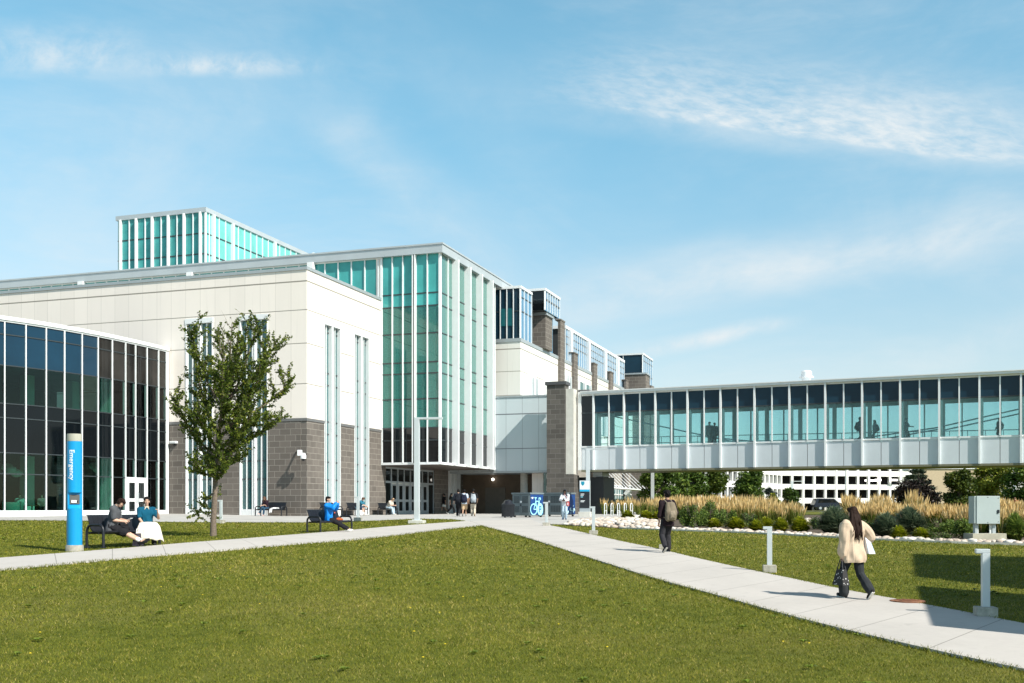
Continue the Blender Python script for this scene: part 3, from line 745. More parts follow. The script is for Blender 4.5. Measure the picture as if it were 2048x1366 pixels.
for i in range(NB + 1):
    f_ = PFR[min(i, NB - 1)][0]; a = 0 if i < NB else PFR[-1][1]
    m_ = MB(); w = .032 if i < NB else .2
    m_.box(f_, a - w, a + w * (1 if i < NB else .3), -.08, .02, ZDR if i == DOOR[1] else ZP - .4, ZGT + .02); m_.build('mullion', M['mullion'], pav)
# white pair of doors
f_, Ln = PFR[DOOR[0]]; q0 = PP[DOOR[0]]; q1 = PP[DOOR[1] + 1]; d = (q1 - q0); DL = d.length; e1 = d / DL; e2 = Vector((-e1.y, e1.x)) if Vector((-e1.y, e1.x)).y > 0 else Vector((e1.y, -e1.x))
DF = Fr(q0, e1, e2)
mb = MB(); mb.box(DF, 0, DL, -.1, .12, ZDR - .16, ZDR + .04); mb.box(DF, 0, .14, -.1, .12, ZP - .3, ZDR - .16); mb.box(DF, DL - .14, DL, -.1, .12, ZP - .3, ZDR - .16); fo = mb.build('door_frame', M['white_metal'], pav)
for (a0, a1) in ((.15, DL / 2 - .012), (DL / 2 + .012, DL - .15)):
    d_ = MB(); z0, z1 = ZP + .02, ZDR - .17
    d_.box(DF, a0, a0 + .16, -.08, .02, z0, z1); d_.box(DF, a1 - .16, a1, -.08, .02, z0, z1)
    for (y0, y1) in ((z0, z0 + .3), (z0 + .95, z0 + 1.15), (z1 - .14, z1)): d_.box(DF, a0 + .16, a1 - .16, -.08, .02, y0, y1)
    do = d_.build('door', M['white_metal'], pav)
    g = MB(); g.box(DF, a0 + .16, a1 - .16, -.04, -.01, z0 + .3, z0 + .95); g.box(DF, a0 + .16, a1 - .16, -.04, -.01, z0 + 1.15, z1 - .14); g.build('door_pane', M['door_glass'], do)
    h = MB(); hx = a1 - .07 if a0 < DL / 2 - .1 else a0 + .07; h.tube([DF.p(hx, -.09, z0 + .85), DF.p(hx, -.16, z0 + .9), DF.p(hx, -.16, z0 + 1.5), DF.p(hx, -.09, z0 + 1.55)], .02, 6); h.build('handle', M['grey_metal'], do)
# interior: floors, ceiling, back wall, columns
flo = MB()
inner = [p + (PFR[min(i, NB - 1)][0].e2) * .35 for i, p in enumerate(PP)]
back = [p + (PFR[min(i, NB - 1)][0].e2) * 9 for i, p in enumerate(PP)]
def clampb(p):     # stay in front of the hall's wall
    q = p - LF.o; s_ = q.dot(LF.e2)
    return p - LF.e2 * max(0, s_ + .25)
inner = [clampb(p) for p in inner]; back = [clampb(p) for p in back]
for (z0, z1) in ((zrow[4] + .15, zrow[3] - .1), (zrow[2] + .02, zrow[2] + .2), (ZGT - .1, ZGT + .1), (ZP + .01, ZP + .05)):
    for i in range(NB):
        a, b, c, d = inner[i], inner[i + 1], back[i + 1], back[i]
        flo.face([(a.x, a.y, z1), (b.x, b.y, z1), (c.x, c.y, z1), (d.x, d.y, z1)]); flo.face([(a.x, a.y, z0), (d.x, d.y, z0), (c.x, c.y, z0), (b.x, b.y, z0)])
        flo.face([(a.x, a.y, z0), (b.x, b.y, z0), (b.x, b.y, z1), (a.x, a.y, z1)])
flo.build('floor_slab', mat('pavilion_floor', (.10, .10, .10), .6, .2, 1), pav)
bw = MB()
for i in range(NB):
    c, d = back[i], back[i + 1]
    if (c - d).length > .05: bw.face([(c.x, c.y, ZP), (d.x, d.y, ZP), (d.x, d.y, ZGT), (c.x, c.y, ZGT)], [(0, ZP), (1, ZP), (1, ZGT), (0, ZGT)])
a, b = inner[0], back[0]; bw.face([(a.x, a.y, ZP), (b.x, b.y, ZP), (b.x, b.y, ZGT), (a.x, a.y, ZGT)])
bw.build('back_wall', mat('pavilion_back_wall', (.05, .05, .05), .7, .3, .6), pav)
for (px, off, w) in ((230, .9, .42), (152, 3.2, .3), (60, 3.2, .3), (303, .8, .18)):
    i = min(range(NB + 1), key=lambda j: abs(CX + F * PP[j].x / PP[j].y - px)); f_, Ln = PFR[min(i, NB - 1)]; a = f_.a_on(px, off)
    c = MB(); c.box(f_, a - w, a + w, off, off + 2 * w, ZP + .05, zrow[5] + .02); c.box(f_, a - w, a + w, off, off + 2 * w, zrow[3], zrow[2]); c.build('column', M['int_green'], pav)
def pav_at(px, off):
    i = min(range(NB + 1), key=lambda j: abs(CX + F * PP[j].x / PP[j].y - px)); f_, Ln = PFR[min(i, NB - 1)]
    q = f_.p(f_.a_on(px, off), off, 0); return q
lampm = mat('paper_lamp', (.75, .74, .62), .7, .03)
for k, (px, py) in enumerate(((22, 940), (33, 946), (14, 934), (196, 938), (204, 946), (188, 932))):
    p = pav_at(px, 2.2 + .3 * (k % 3)); z = zat(py, p.y); o = empty('pendant_lamp', (p.x, p.y, z))
    tag(o, 'round paper pendant lamp hanging inside the pavilion, ' + ('left group' if k < 3 else 'group behind the blue pylon') + [', middle one', ', lowest one', ', highest one'][k % 3], 'lamp', 'paper lamps inside the pavilion')
    s_ = MB(); s_.ball((0, 0, 0), (.34, .34, .26), 14, 10); s_.build('shade', lampm, o); c = MB(); c.tube([(0, 0, .24), (0, 0, zrow[5] + .1 - z)], .012, 5); c.build('cord', M['black'], o)
# teal tub chair and a table behind the glass
p = pav_at(26, 1.2); o = empty('tub_chair', (p.x, p.y, ZP + .05)); tag(o, 'rounded green tub armchair behind the leftmost ground floor glass', 'armchair')
tubm = mat('tub_fabric', (.22, .42, .34), .8, .1)
s_ = MB(); s_.lathe((0, 0), [(.42, .12), (.56, .42), (.60, .82), (.55, .84), (.50, .45), (0, .42)], 20); s_.build('shell', tubm, o)
s_ = MB(); s_.lathe((0, 0), [(.25, 0), (.2, .05), (.06, .06), (.06, .13), (.3, .14)], 14); s_.build('base', M['black'], o)
p = pav_at(64, 1.6); o = empty('side_table', (p.x, p.y, ZP + .05)); tag(o, 'low dark table behind the glass beside the green tub armchair', 'table')
s_ = MB(); s_.lathe((0, 0), [(0, .62), (.5, .62), (.5, .66), (0, .66)], 18); s_.build('table_top', mat('table_wood', (.16, .09, .05), .5), o)
s_ = MB(); s_.lathe((0, 0), [(.28, 0), (.28, .03), (.04, .05), (.04, .62)], 12); s_.build('pedestal', M['black'], o)

# ------------------------------------------------------------------ metal clad link, skybridge and its pier
ULK = U2 + .2
lk0 = BF.b_on(900, ULK); lk1 = BF.b_on(1106, ULK); DLK = BF.D(ULK, lk1)
zl0, zl1 = zat(941.7, BF.D(ULK, BF.b_on(1040, ULK))), zat(791.5, BF.D(ULK, BF.b_on(1040, ULK)))
M['link_panel'] = panel_mat('metal_panel', (.60, .67, .70), [zat(828, DLK + 1), zat(897, DLK + 1)], 1.45, (.16, .18, .20), .42, .03, .014, .8)
M['bridge_panel'] = mat('bridge_panel', (.66, .71, .75), .4, .04, .8)
br = empty('skybridge', tuple(at(1205, 1030, 86)), local=False)
tag(br, 'long glazed footbridge on white panels crossing to the right of the hall', 'footbridge')
mb = MB(); mb.box(BF, ULK, ULK + 5, lk1, lk0, zl0, zl1 - .12); mb.build('link_block', M['link_panel'], br)
mb = MB(); mb.box(BF, ULK - .06, ULK + 5, lk1, lk0, zl1 - .118, zl1 + .02); mb.box(BF, ULK - .04, ULK + 4.9, lk1, lk0, zl0 - .16, zl0 - .002); mb.build('link_trim', M['coping'], br)
# dark passage behind the link with doors, column, lamp
pas = MB(); UB = ULK + 5.2
pas.box(BF, UB, UB + .3, BF.b_on(1100, UB), .4, ZB - .3, zl0 + .5); pb = pas.build('passage_wall', mat('passage_panel', (.16, .115, .08), .6, .15, 1.2), campus)
mb = MB(); mb.box(BF, UB - .08, UB - .002, BF.b_on(1011, UB), BF.b_on(971, UB), ZB, zat(975, BF.D(UB, BF.b_on(990, UB)))); mb.build('passage_door', mat('passage_door', (.17, .15, .125), .5, .1), campus)
mb = MB(); q = BF.p(UB - .3, BF.b_on(988, UB), zat(959, BF.D(UB, BF.b_on(988, UB))))
lm, nt_, b_, out_ = new_mat('lit_lamp'); b_.inputs['Emission Color'].default_value = (1, .95, .85, 1); b_.inputs['Emission Strength'].default_value = 3
mb.ball(q, .13, 10, 8); mb.build('passage_lamp', lm, campus)
mb = MB(); c0, c1 = BF.b_on(1041, ULK + 2), BF.b_on(1055, ULK + 2); cp = BF.p(ULK + 2, (c0 + c1) / 2, 0); mb.lathe((cp.x, cp.y), [(abs(c0 - c1) / 2, ZB - .3), (abs(c0 - c1) / 2, zl0)], 18); mb.build('round_column', M['concrete'], campus)
wl = MB(); wl.box(BF, ULK + 1.2, ULK + 1.4, BF.b_on(1086, ULK + 1.2), BF.b_on(1064, ULK + 1.2), ZB - .2, zl0 - .16); wl.build('white_screen_wall', M['white_panel'], campus)
wl = MB(); wl.box(BF, ULK + 1.0, ULK + 1.1, BF.b_on(1093, ULK + 1.), BF.b_on(1087, ULK + 1.), ZB - .2, zl0 - .16); wl.build('glass_strip', M['window_teal'], campus)
# brick pier with concrete slab
UPR = ULK - 2.2
pb0, pb1 = BF.b_on(1093.5, UPR), BF.b_on(1130, UPR); DPR = BF.D(UPR, pb1); zp = lambda y: zat(y, DPR)
pr = MB(); pr.box(BF, UPR, UPR + 1.1, pb1, pb0, zp(950), zp(769)); pr.box(BF, UPR, UPR + 1.6, BF.b_on(1148, UPR), pb0, ZB - .4, zp(950) - .001)
pr.build('brick_pier', M['brick_dark'], br)
mb = MB(); mb.box(BF, UPR - .12, UPR + 1.2, pb1 - .12, pb0 + .12, zp(769) + .001, zp(762.5)); mb.build('pier_cap', mat('pier_cap', (.07, .07, .075), .6), br)
mb = MB(); mb.box(BF, UPR + .1, UPR + 1.15, BF.b_on(1147, UPR + .1), BF.b_on(1131.5, UPR + .1), zp(948.5), zp(777.5)); mb.build('concrete_pier', M['concrete_light'], br)
mb = MB(); q0, q1 = BF.b_on(1179, UPR + 3), BF.b_on(1156, UPR + 3); mb.box(BF, UPR + 3, UPR + 5, q0, q1, zat(787, BF.D(UPR + 3, q0)), zat(779, BF.D(UPR + 3, q0))); mb.build('roof_block', mat('roof_block', (.16, .15, .15), .6), br)
# bridge proper
BA = math.atan(F / 4514.0)      # turn of the bridge from the picture plane
e1 = Vector((math.cos(BA), -math.sin(BA))); e2 = Vector((math.sin(BA), math.cos(BA)))
P0 = at(1188, HY, 86.6); SF = Fr(P0, e1, e2)
s_end = SF.a_on(1959); PB = s_end / 11
zz = lambda y: zat(y, 86.6)
ZS_T, ZS_G, ZS_S, ZS_V, ZS_B = zz(783.6), zz(788.3), zz(825.5), zz(892), zz(940)
nB = 14; BD = 4.6
S0 = SF.a_on(1163.5); SE = nB * PB
mb = MB(); mb.box(SF, S0, SE, -.3, BD + .3, ZS_G, ZS_T - .02); mb.box(SF, S0, SE, -.36, BD + .36, ZS_T - .018, ZS_T + .05); mb.build('bridge_roof', M['white_metal'], br)
mb = MB(); mb.box(SF, S0, SE, .12, BD - .12, ZS_B + .02, ZS_V - .25); mb.build('bridge_floor', M['concrete'], br)
mb = MB(); mb.box(SF, S0, SE, -.1, BD + .1, ZS_B - .14, ZS_B + .018); mb.build('bridge_soffit', mat('bridge_soffit', (.20, .19, .13), .5), br)
mb = MB(); mb.box(SF, S0, SE, .1, BD - .1, ZS_S + .35, ZS_G - .02); mb.build('bridge_ceiling', mat('bridge_ceiling', (.30, .33, .33), .8), br)
tr_ = MB(); tr_.box(SF, S0, SE, -.03, .06, ZS_S - .05, ZS_S + .05); tr_.build('muntin', M['dark_line'], br)
tr_ = MB(); tr_.box(SF, S0, SE, -.07, .08, ZS_V - .12, ZS_V); tr_.box(SF, S0, SE, -.07, .08, ZS_G - .12, ZS_G - .001); tr_.build('sill', M['mullion'], br)
mb = MB(); ax = SF.a_on(1157, 0); mb.box(SF, ax, S0 - .02, -.1, BD, ZS_B, ZS_T + .03); a_g = SF.a_on(1164.5); mb.build('end_panel', M['white_metal'], br)
halves = [(S0 + .02, 0)] + [(i * PB / 2, (i + 1) * PB / 2) for i in range(2 * nB)]
for i, (a0, a1) in enumerate(halves):
    g = MB(); g.box(SF, a0, a1, 0, .03, ZS_S, ZS_G - .12); g.build('spandrel_glass', M['navy_glass'] if i else M['dark_glass'], br)
    g = MB(); g.box(SF, a0, a1, 0, .03, ZS_V, ZS_S); g.build('vision_glass', M['bridge_glass'] if i else M['dark_glass'], br)
    g = MB(); g.box(SF, a0 + .02, a1 - .02, -.02, .1, ZS_B, ZS_V - .14); g.build('cladding_panel', M['bridge_panel'], br)
for i in range(2 * nB + 1):
    a = i * PB / 2; m_ = MB()
    if i % 2 == 0: m_.box(SF, a - .065, a + .065, -.22, -.001, ZS_B, ZS_G - .002)
    else: m_.box(SF, a - .045, a + .045, -.10, -.001, ZS_V, ZS_G - .002)
    m_.build('mullion', M['mullion'], br)
for i in range(nB):
    g = MB(); g.box(SF, i * PB, (i + 1) * PB, BD - .03, BD, ZS_V - .3, ZS_S + .05); g.build('rear_glass', M['bridge_glass'], br)
    m_ = MB(); m_.box(SF, i * PB - .14, i * PB + .14, BD - .35, BD - .05, ZS_V - .4, ZS_S + .4); m_.build('rear_column', M['int_wall'], br)
    m_ = MB(); m_.box(SF, (i + .5) * PB - .05, (i + .5) * PB + .05, BD - .15, BD - .035, ZS_V - .4, ZS_S + .1); m_.build('rear_mullion', M['white_metal'], br)
    m_ = MB(); m_.box(SF, i * PB - .02, i * PB + .22, .1, .3, ZS_V - .4, ZS_S + .4); m_.build('front_column', M['int_wall'], br)
    m_ = MB(); m_.box(SF, i * PB + .9, i * PB + 2.2, 1.8, 1.95, ZS_S + .28, ZS_S + .34); m_.build('ceiling_lamp', M['white_metal'], br)
mb = MB(); mb.box(SF, S0, SE, BD - .1, BD, ZS_S + .05, ZS_G); mb.build('rear_beam', M['int_wall'], br)
# handrails: level at the back, two sloping ramps in the middle
def sp(px, py, off): 
    a = SF.a_on(px, off); return SF.p(a, off, zat(py, SF.D(a, off)))
ra_ = MB()
for y0 in (866, 878): ra_.tube([sp(1200, y0 + 10, BD - .7), sp(2100, y0 - 8, BD - .7)], .035, 6)
for i in range(24):
    px = 1215 + 36 * i; t = (px - 1200) / 900; ra_.tube([sp(px, 876 - 18 * t, BD - .7), sp(px, 897 - 18 * t, BD - .7)], .025, 5)
ra_.build('handrail', M['grey_metal'], br)
ra_ = MB()
for (pa, pb) in (((1195, 826), (1470, 884)), ((1470, 884), (1560, 892)), ((1395, 872), (1560, 888)), ((1640, 888), (1870, 856)), ((1870, 856), (2110, 802)), ((1700, 890), (1880, 858)), ((1880, 862), (2110, 812))):
    ra_.tube([sp(*pa, 2.2), sp(*pb, 2.2)], .05, 6)
for px, y0, y1 in ((1500, 872, 896), (1530, 874, 898), (1640, 880, 897), (1700, 874, 896), (1742, 868, 896), (1768, 866, 893), (1845, 858, 880)): ra_.tube([sp(px, y0, 2.2), sp(px, y1, 2.2)], .03, 5)
ra_.build('ramp_rail', M['grey_metal'], br)
# dark stair wall below the bridge end
mb = MB(); q = SF.a_on(1156, 2.5); mb.box(SF, SF.a_on(1150, 3.5), SF.a_on(1207, 1.), 1., 3.6, ZB - .2, zat(953, 86)); mb.build('stair_enclosure', mat('stair_enclosure', (.012, .014, .018), .5), br)
mb = MB(); mb.box(SF, SF.a_on(1186, 1.4), SF.a_on(1203, 1.2), 1.4, 3.0, zat(952, 86), ZS_B - .15); mb.build('support_post', M['grey_metal'], br)
for px in (1640, 1790):      # bridge supports hidden partly by planting
    pass
# roof exhaust on the bridge
q = SF.p(SF.a_on(1613, 2.5), 2.5, 0); o = empty('roof_exhaust', (q.x, q.y, ZS_T + .05)); tag(o, 'small white mushroom exhaust on the footbridge roof', 'vent')
s_ = MB(); s_.lathe((0, 0), [(.75, 0), (.75, .12), (.35, .2), (.35, .5), (.55, .52), (.55, .6), (.4, .62), (.4, .95), (.3, 1.05), (0, 1.1)], 18); s_.build('hood', M['white_metal'], o)

# ------------------------------------------------------------------ rear wing
WD = 91.2; WC = at(1041, HY, WD); WGF = Fr(WC, U, Vd)
wing = empty('office_wing', (WC.x, WC.y, ZB), local=False); tag(wing, 'long white wing with brown masonry piers and dark glass roof storey behind the footbridge', 'building')
zw = lambda y, px=1041.: (HY - y) / F * WD
vp = lambda slope: slope * (1740 - 1041) / F * WD          # height of a line that runs to the right vanishing point
ZWC = zw(676); ZWT = ZWC + 3.55; ZPOD = zw(568); aE = WGF.a_on(1279)
M['wing_panel'] = panel_mat('wing_precast', (.83, .81, .755), [zw(697), zw(742), zw(790)], 1.2)
mb = MB(); mb.box(WGF, 0, aE, 0, 14, 5.2, ZWC - .3); mb.build('white_wall', M['wing_panel'], wing)
mb = MB(); mb.box(WGF, -.06, aE, -.06, 14, ZWC - .298, ZWC); mb.build('coping', M['coping'], wing)
lowm = brick_mat('wing_ground_floor', (.30, .265, .225), (.36, .33, .29), .8, .4, .1)
mb = MB(); mb.box(WGF, 6.5, aE - .5, .25, 13, ZB - .4, 5.19); mb.build('ground_storey', lowm, wing)
CM = [M['sky_glass'], M['navy_glass']]
def glassbox(name, a0, a1, b0, b1, z0, z1, na, nb_, parent, fas=.22, ms=.03, front=None):
    """a roof-top glass volume: right face lies at b0, front face at a0"""
    c = MB(); c.box(WGF, a0 + .1, a1, b0 + .1, b1, z0, z1); co = c.build(name, M['dark_int'], parent)
    f = MB(); f.box(WGF, a0 - .12, a1 + .1, b0 - .12, b1, z1 + .001, z1 + fas); f.build('fascia', M['white_metal'], co)
    g = MB(); g.box(WGF, a0 + .1, a1, b0, b0 + .098, z0, z1); g.build('side_glazing', M['sky_glass'], co)
    if nb_:
        g = MB(); g.box(WGF, a0, a0 + .098, b0 + .1, b1, z0, z1); g.build('front_glazing', front or M['navy_glass'], co)
    for i in range(na + 1): a = a0 + (a1 - a0) * i / na; ml = MB(); ml.box(WGF, a - ms, a + ms, b0 - .1, b0 - .001, z0, z1); ml.build('mullion', M['mullion'], co)
    for i in range(nb_ + 1 if nb_ else 0): b = b0 + (b1 - b0) * i / max(1, nb_); ml = MB(); ml.box(WGF, a0 - .1, a0 - .001, b - ms, b + ms, z0, z1); ml.build('mullion', M['mullion'], co)
    t_ = MB(); zc = z0 + (z1 - z0) * .55
    t_.box(WGF, a0, a1, b0 - .04, b0 - .002, zc - .04, zc + .04); t_.box(WGF, a0, a1, b0 - .04, b0 - .002, z1 - .75, z1 - .68)
    if nb_: t_.box(WGF, a0 - .04, a0 - .002, b0, b1, zc - .04, zc + .04)
    t_.build('muntin', M['dark_line'], co); return co
a1_ = WGF.a_on(1063, 0)
glassbox('roof_pod', 0.05, a1_, .05, WGF.b_on(975, .05), ZWC, ZPOD - .35, 3, 5, wing)
g = MB(); b0_, b1_ = .05 + .0, WGF.b_on(975, .05); st_ = (b1_ - .05) / 5
for j in (1, 2): g.box(WGF, -.0, .049, .05 + st_ * j + .06, .05 + st_ * (j + 1) - .06, ZWC + 1.1, ZWC + 2.6)
g.build('lit_pane', pane_mat('lit_pane_glass', (.015, .12, .14), 1.4), wing)  # lit teal put into the pane colour, nothing glows behind it
# recessed masonry block with overhanging pod
ab = WGF.a_on(1090, -.3); a2 = WGF.a_on(1118, -.6)
bm_ = MB(); b9 = 0
bm_.box(WGF, ab, ab + 2.2, -.35, 3.2, ZWC, zw(568) - 1.35 - .25); bm_.build('masonry_block', M['brick'], wing)
mb = MB(); mb.box(WGF, ab - .15, ab + 2.3, -.5, 3.2, zw(568) - 1.598, zw(568) - 1.35); mb.build('block_cap', M['coping'], wing)
glassbox('roof_pod', WGF.a_on(1083, -.3), a2, -.6, 3.5, zw(568) - 1.34, ZPOD + .4, 6, 2, wing, front=M['dark_glass'])
g = MB(); g.box(WGF, ab + 2.25, a2, .02, .1, ZWC, zw(568) - 1.36); g.build('side_glazing', M['sky_glass'], wing)
# clerestory strip with white posts
ac0 = WGF.a_on(1130, .3)
co = glassbox('clerestory', ac0, aE - 8, .3, 6, ZWC, ZWT - .3, 30, 0, wing, .3, .03)
for px in (1143, 1178.5, 1211, 1236):
    a = WGF.a_on(px, .1); m_ = MB(); m_.box(WGF, a - .35, a + .35, .0, .29, ZWC, ZWT - .1); m_.build('post', M['white_metal'], co)
# masonry piers
for k, (px, pw, top) in enumerate(((1117, 1121, ZWT - .1), (1144, 1148, ZWC + .95), (1184, 1188, ZWC + .95), (1217, 1221, ZWC + .95), (1248, 1251, ZWC + .95), (1266, 1270, ZWC + .9))):
    a = WGF.a_on(px + 4, -.26); m_ = MB(); m_.box(WGF, a, a + 1.5, -.26, .0, ZB - .3, top); m_.box(WGF, a - .05, a + 1.55, -.31, .3, top + .001, top + .12); m_.build('masonry_pier', M['brick'], wing)
# wing windows
for (p0, p1, zt_) in ((1057, 1071, zw(738)), (1087, 1101, zw(738)), (1128, 1138, zw(704)), (1154, 1178, zw(704)), (1199, 1219, zw(704))):
    a0, a1 = WGF.a_on(p0), WGF.a_on(p1); f = MB(); f.box(WGF, a0, a1, -.08, .02, zt_ - .35, zt_); mid = (a0 + a1) / 2
    for (x0, x1) in ((a0, a0 + .15), (mid - .2, mid + .2), (a1 - .15, a1)): f.box(WGF, x0, x1, -.3, .02, 8., zt_ - .35)
    wo_ = f.build('window', M['white_metal'], wing)
    g = MB(); g.box(WGF, a0 + .15, mid - .2, -.03, .01, 8., zt_ - .35); g.box(WGF, mid + .2, a1 - .15, -.03, .01, 8., zt_ - .35); g.build('pane', M['window_teal'], wo_)
# end pod and block
aq0, aq1 = WGF.a_on(1285, -.6), WGF.a_on(1304, -.6)
glassbox('roof_pod', aq0, aq1, -.6, 9.5, ZWC - .2, ZPOD + .55, 5, 4, wing)
ae = WGF.a_on(1290, -1.6); m_ = MB(); m_.box(WGF, ae, ae + 2.5, -1.7, 1.2, ZB, zw(568) - 2.4); m_.build('masonry_block', M['brick'], wing)
mb = MB(); mb.box(WGF, ae - .1, ae + 2.6, -1.8, 1.2, zw(568) - 2.399, zw(568) - 2.2); mb.build('block_cap', M['coping'], wing)
ae2 = WGF.a_on(1301, -1.6); m_ = MB(); m_.box(WGF, ae2, ae2 + 2., -1.7, 0, ZB, zw(568) - 3.4); m_.build('masonry_pier', M['brick'], wing)
# ground-floor windows and sunshades seen under the bridge
for (p0, p1) in ((1226, 1245), (1255, 1273)):
    a0, a1 = WGF.a_on(p0, .2), WGF.a_on(p1, .2); D0 = WGF.D(a0, .2); f = MB()
    for i in range(5): a = a0 + (a1 - a0) * i / 4; f.box(WGF, a - .06, a + .06, .1, .24, ZB, zat(971, D0))
    f.box(WGF, a0, a1, .1, .24, zat(972, D0), zat(970, D0)); f.box(WGF, a0, a1, .1, .24, zat(990, D0), zat(988, D0)); wo_ = f.build('window', M['white_metal'], wing)
    g = MB(); g.box(WGF, a0, a1, .19, .235, ZB, zat(971, D0)); g.build('pane', M['window_teal'], wo_)
    for j in range(5):
        s_ = MB(); z = zat(974, D0) - .55 * j; s_.bar(WGF.p(a1 - .2, -.1, z), WGF.p(a1 - .2, -.9, z - .6), .06, .4); s_.build('louvre', M['white_metal'], wo_)
for (p0, p1) in ((1205, 1222), (1222, 1252), (1252, 1284)):
    a0, a1 = WGF.a_on(p0, -1.6), WGF.a_on(p1, -1.6); D0 = WGF.D(a0, -1.6); zsh = 2.05
    s_ = MB(); s_.box(WGF, a0, a1, -2.6, -1.0, zsh, zsh + .14); so_ = s_.build('sunshade', M['white_metal'], wing)
    n = 4
    for i in range(n):
        a = a0 + (a1 - a0) * (i + .5) / n; r_ = MB(); r_.bar(WGF.p(a, -2.4, zsh + .1), WGF.p(a, .2, zsh + 2.6), .07); r_.build('stay', M['white_metal'], so_)

# ------------------------------------------------------------------ parking garage far behind
G = [(-.0, 0)]
gp = [at(1402, HY, 126), at(1455, HY, 132), at(1562, HY, 150), at(1822, HY, 156)]
gar = empty('parking_garage', (gp[2].x, gp[2].y, -.42), local=False); tag(gar, 'white concrete open parking garage with rows of dark openings', 'parking garage')
garm = mat('garage_concrete', (.80, .79, .76), .8, .05, .3)
zb = [(zat(y0, 152), zat(y1, 152)) for (y0, y1) in ((926, 936), (941, 952), (968.5, 979), (996, 1007), (1020, 1019))]
bands, dark = MB(), MB()
cols = []
for i in range(3):
    d = (gp[i + 1] - gp[i]).to_2d(); Ln = d.length; e = d / Ln; n_ = Vector((-e.y, e.x)) if e.x > 0 else Vector((e.y, -e.x)); f_ = Fr(gp[i], e, n_)
    for k, (z1, z0) in enumerate(zb[:-1]):
        lift = (1.1, .55, 0)[i] * (0 if k > 2 else 1) * 0
        bands.box(f_, -.05, Ln + .05, 0, .35, z0, z1)
    bands.box(f_, -.05, Ln + .05, 0, 3, zat(920, 152), zat(926, 152))
    dark.box(f_, 0, Ln, 2.6, 2.8, -1, zb[0][1]);  # dark sheet behind the openings, the inner shade put into its colour
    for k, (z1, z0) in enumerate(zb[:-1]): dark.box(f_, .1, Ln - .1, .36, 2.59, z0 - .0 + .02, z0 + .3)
    nc = max(3, int(round(Ln / 1.82)))
    for j in range(nc + 1):
        c = MB(); a = Ln * j / nc; c.box(f_, a - .17, a + .17, -.05, .34, -1, zat(922, 152)); cols.append(c)
bands.build('spandrel_wall', garm, gar); dark.build('deck_and_shade_back', mat('garage_shade_paint', (.035, .034, .034), .9), gar)
for c in cols: c.build('column', garm, gar)
for (px, py) in ((1730, 961), (1740, 961), (1750, 960), (1782, 960)):
    l_ = MB(); q = at(px, py, 154.5); l_.bar(q, q + Vector((.9, 0, 0)), .25); l_.build('garage_lamp', lm, gar)
# beige building between the trees
q = at(1893, HY, 190); bb_ = empty('beige_building', (q.x, q.y, -.42), local=False); tag(bb_, 'plain beige building between the pine and the round trees', 'building')
mb = MB(); f_ = Fr(q, (1, 0), (0, 1)); mb.box(f_, -4, 8, 0, 10, -.5, zat(938, 190)); mb.build('wall', mat('beige_wall', (.50, .40, .27), .8), bb_)
mb = MB(); mb.box(f_, -4.2, 8.2, -.2, 10, zat(938, 190) + .01, zat(934, 190)); mb.build('roof_edge', M['white_metal'], bb_)

# ------------------------------------------------------------------ building outside the frame whose floor and roof throw the two bands of shade
te = math.tan(SUN_EL)
def cast(px, py, H):
    g = ground(px, py); k = (H - g.z) / te; return Vector((g.x + SUN_H.x * k, g.y + SUN_H.y * k))
nbd = empty('neighbouring_building', tuple(cast(2300, 1200, 0).to_3d()), local=False); tag(nbd, 'concrete building with projecting slabs beyond the right edge, only its shade in view', 'building')
def slab(pxs, H, th, name):
    pts = [cast(px, py, H) for (px, py) in pxs]; mb = MB(); n = len(pts)
    mb.face([(p.x, p.y, H) for p in pts]); mb.face([(p.x, p.y, H - th) for p in pts][::-1])
    for i in range(n):
        a, b = pts[i], pts[(i + 1) % n]; mb.face([(a.x, a.y, H - th), (b.x, b.y, H - th), (b.x, b.y, H), (a.x, a.y, H)])
    mb.build(name, M['concrete'], nbd)
slab([(1824, 1108), (2400, 1124), (2420, 1206), (2048, 1179), (1828, 1153)], 8.0, .12, 'roof_slab')
slab([(1832, 1172), (2048, 1189), (2420, 1222), (2440, 1330), (2048, 1275), (1857, 1256)], 4.6, .12, 'floor_slab')
q = cast(2410, 1200, 6); mb = MB(); mb.box(WF, q.x - .3, q.x + 6, q.y - 5, q.y + 3, gzf(q.x, q.y) - .5, 8.); mb.build('wall', M['concrete'], nbd)
# ------------------------------------------------------------------ vegetation
def inside(poly, x, y):
    """vectorised point in polygon"""
    P = np.asarray(poly); x = np.asarray(x); y = np.asarray(y); r = np.zeros(x.shape, bool); n = len(P); j = n - 1
    for i in range(n):
        xi, yi = P[i]; xj, yj = P[j]
        c = ((yi > y) != (yj > y)) & (x < (xj - xi) * (y - yi) / (yj - yi + 1e-12) + xi); r ^= c; j = i
    return r
GC = [(.062, .080, .008), (.125, .148, .012), (.19, .205, .018), (.27, .26, .03), (.40, .33, .08), (.50, .40, .15)]
M['grass'] = leaf_mat('grass_blades', GC, .6, .25)
def patch_noise(x, y, s, seed=0):
    r = np.random.default_rng(seed); v = np.zeros_like(x)
    for k in range(6):
        a = r.uniform(0, 2 * np.pi); f = s * (1 + .7 * k); v += np.sin((x * np.cos(a) + y * np.sin(a)) * f + r.uniform(0, 6)) / (1 + .35 * k)
    return v / 3.2
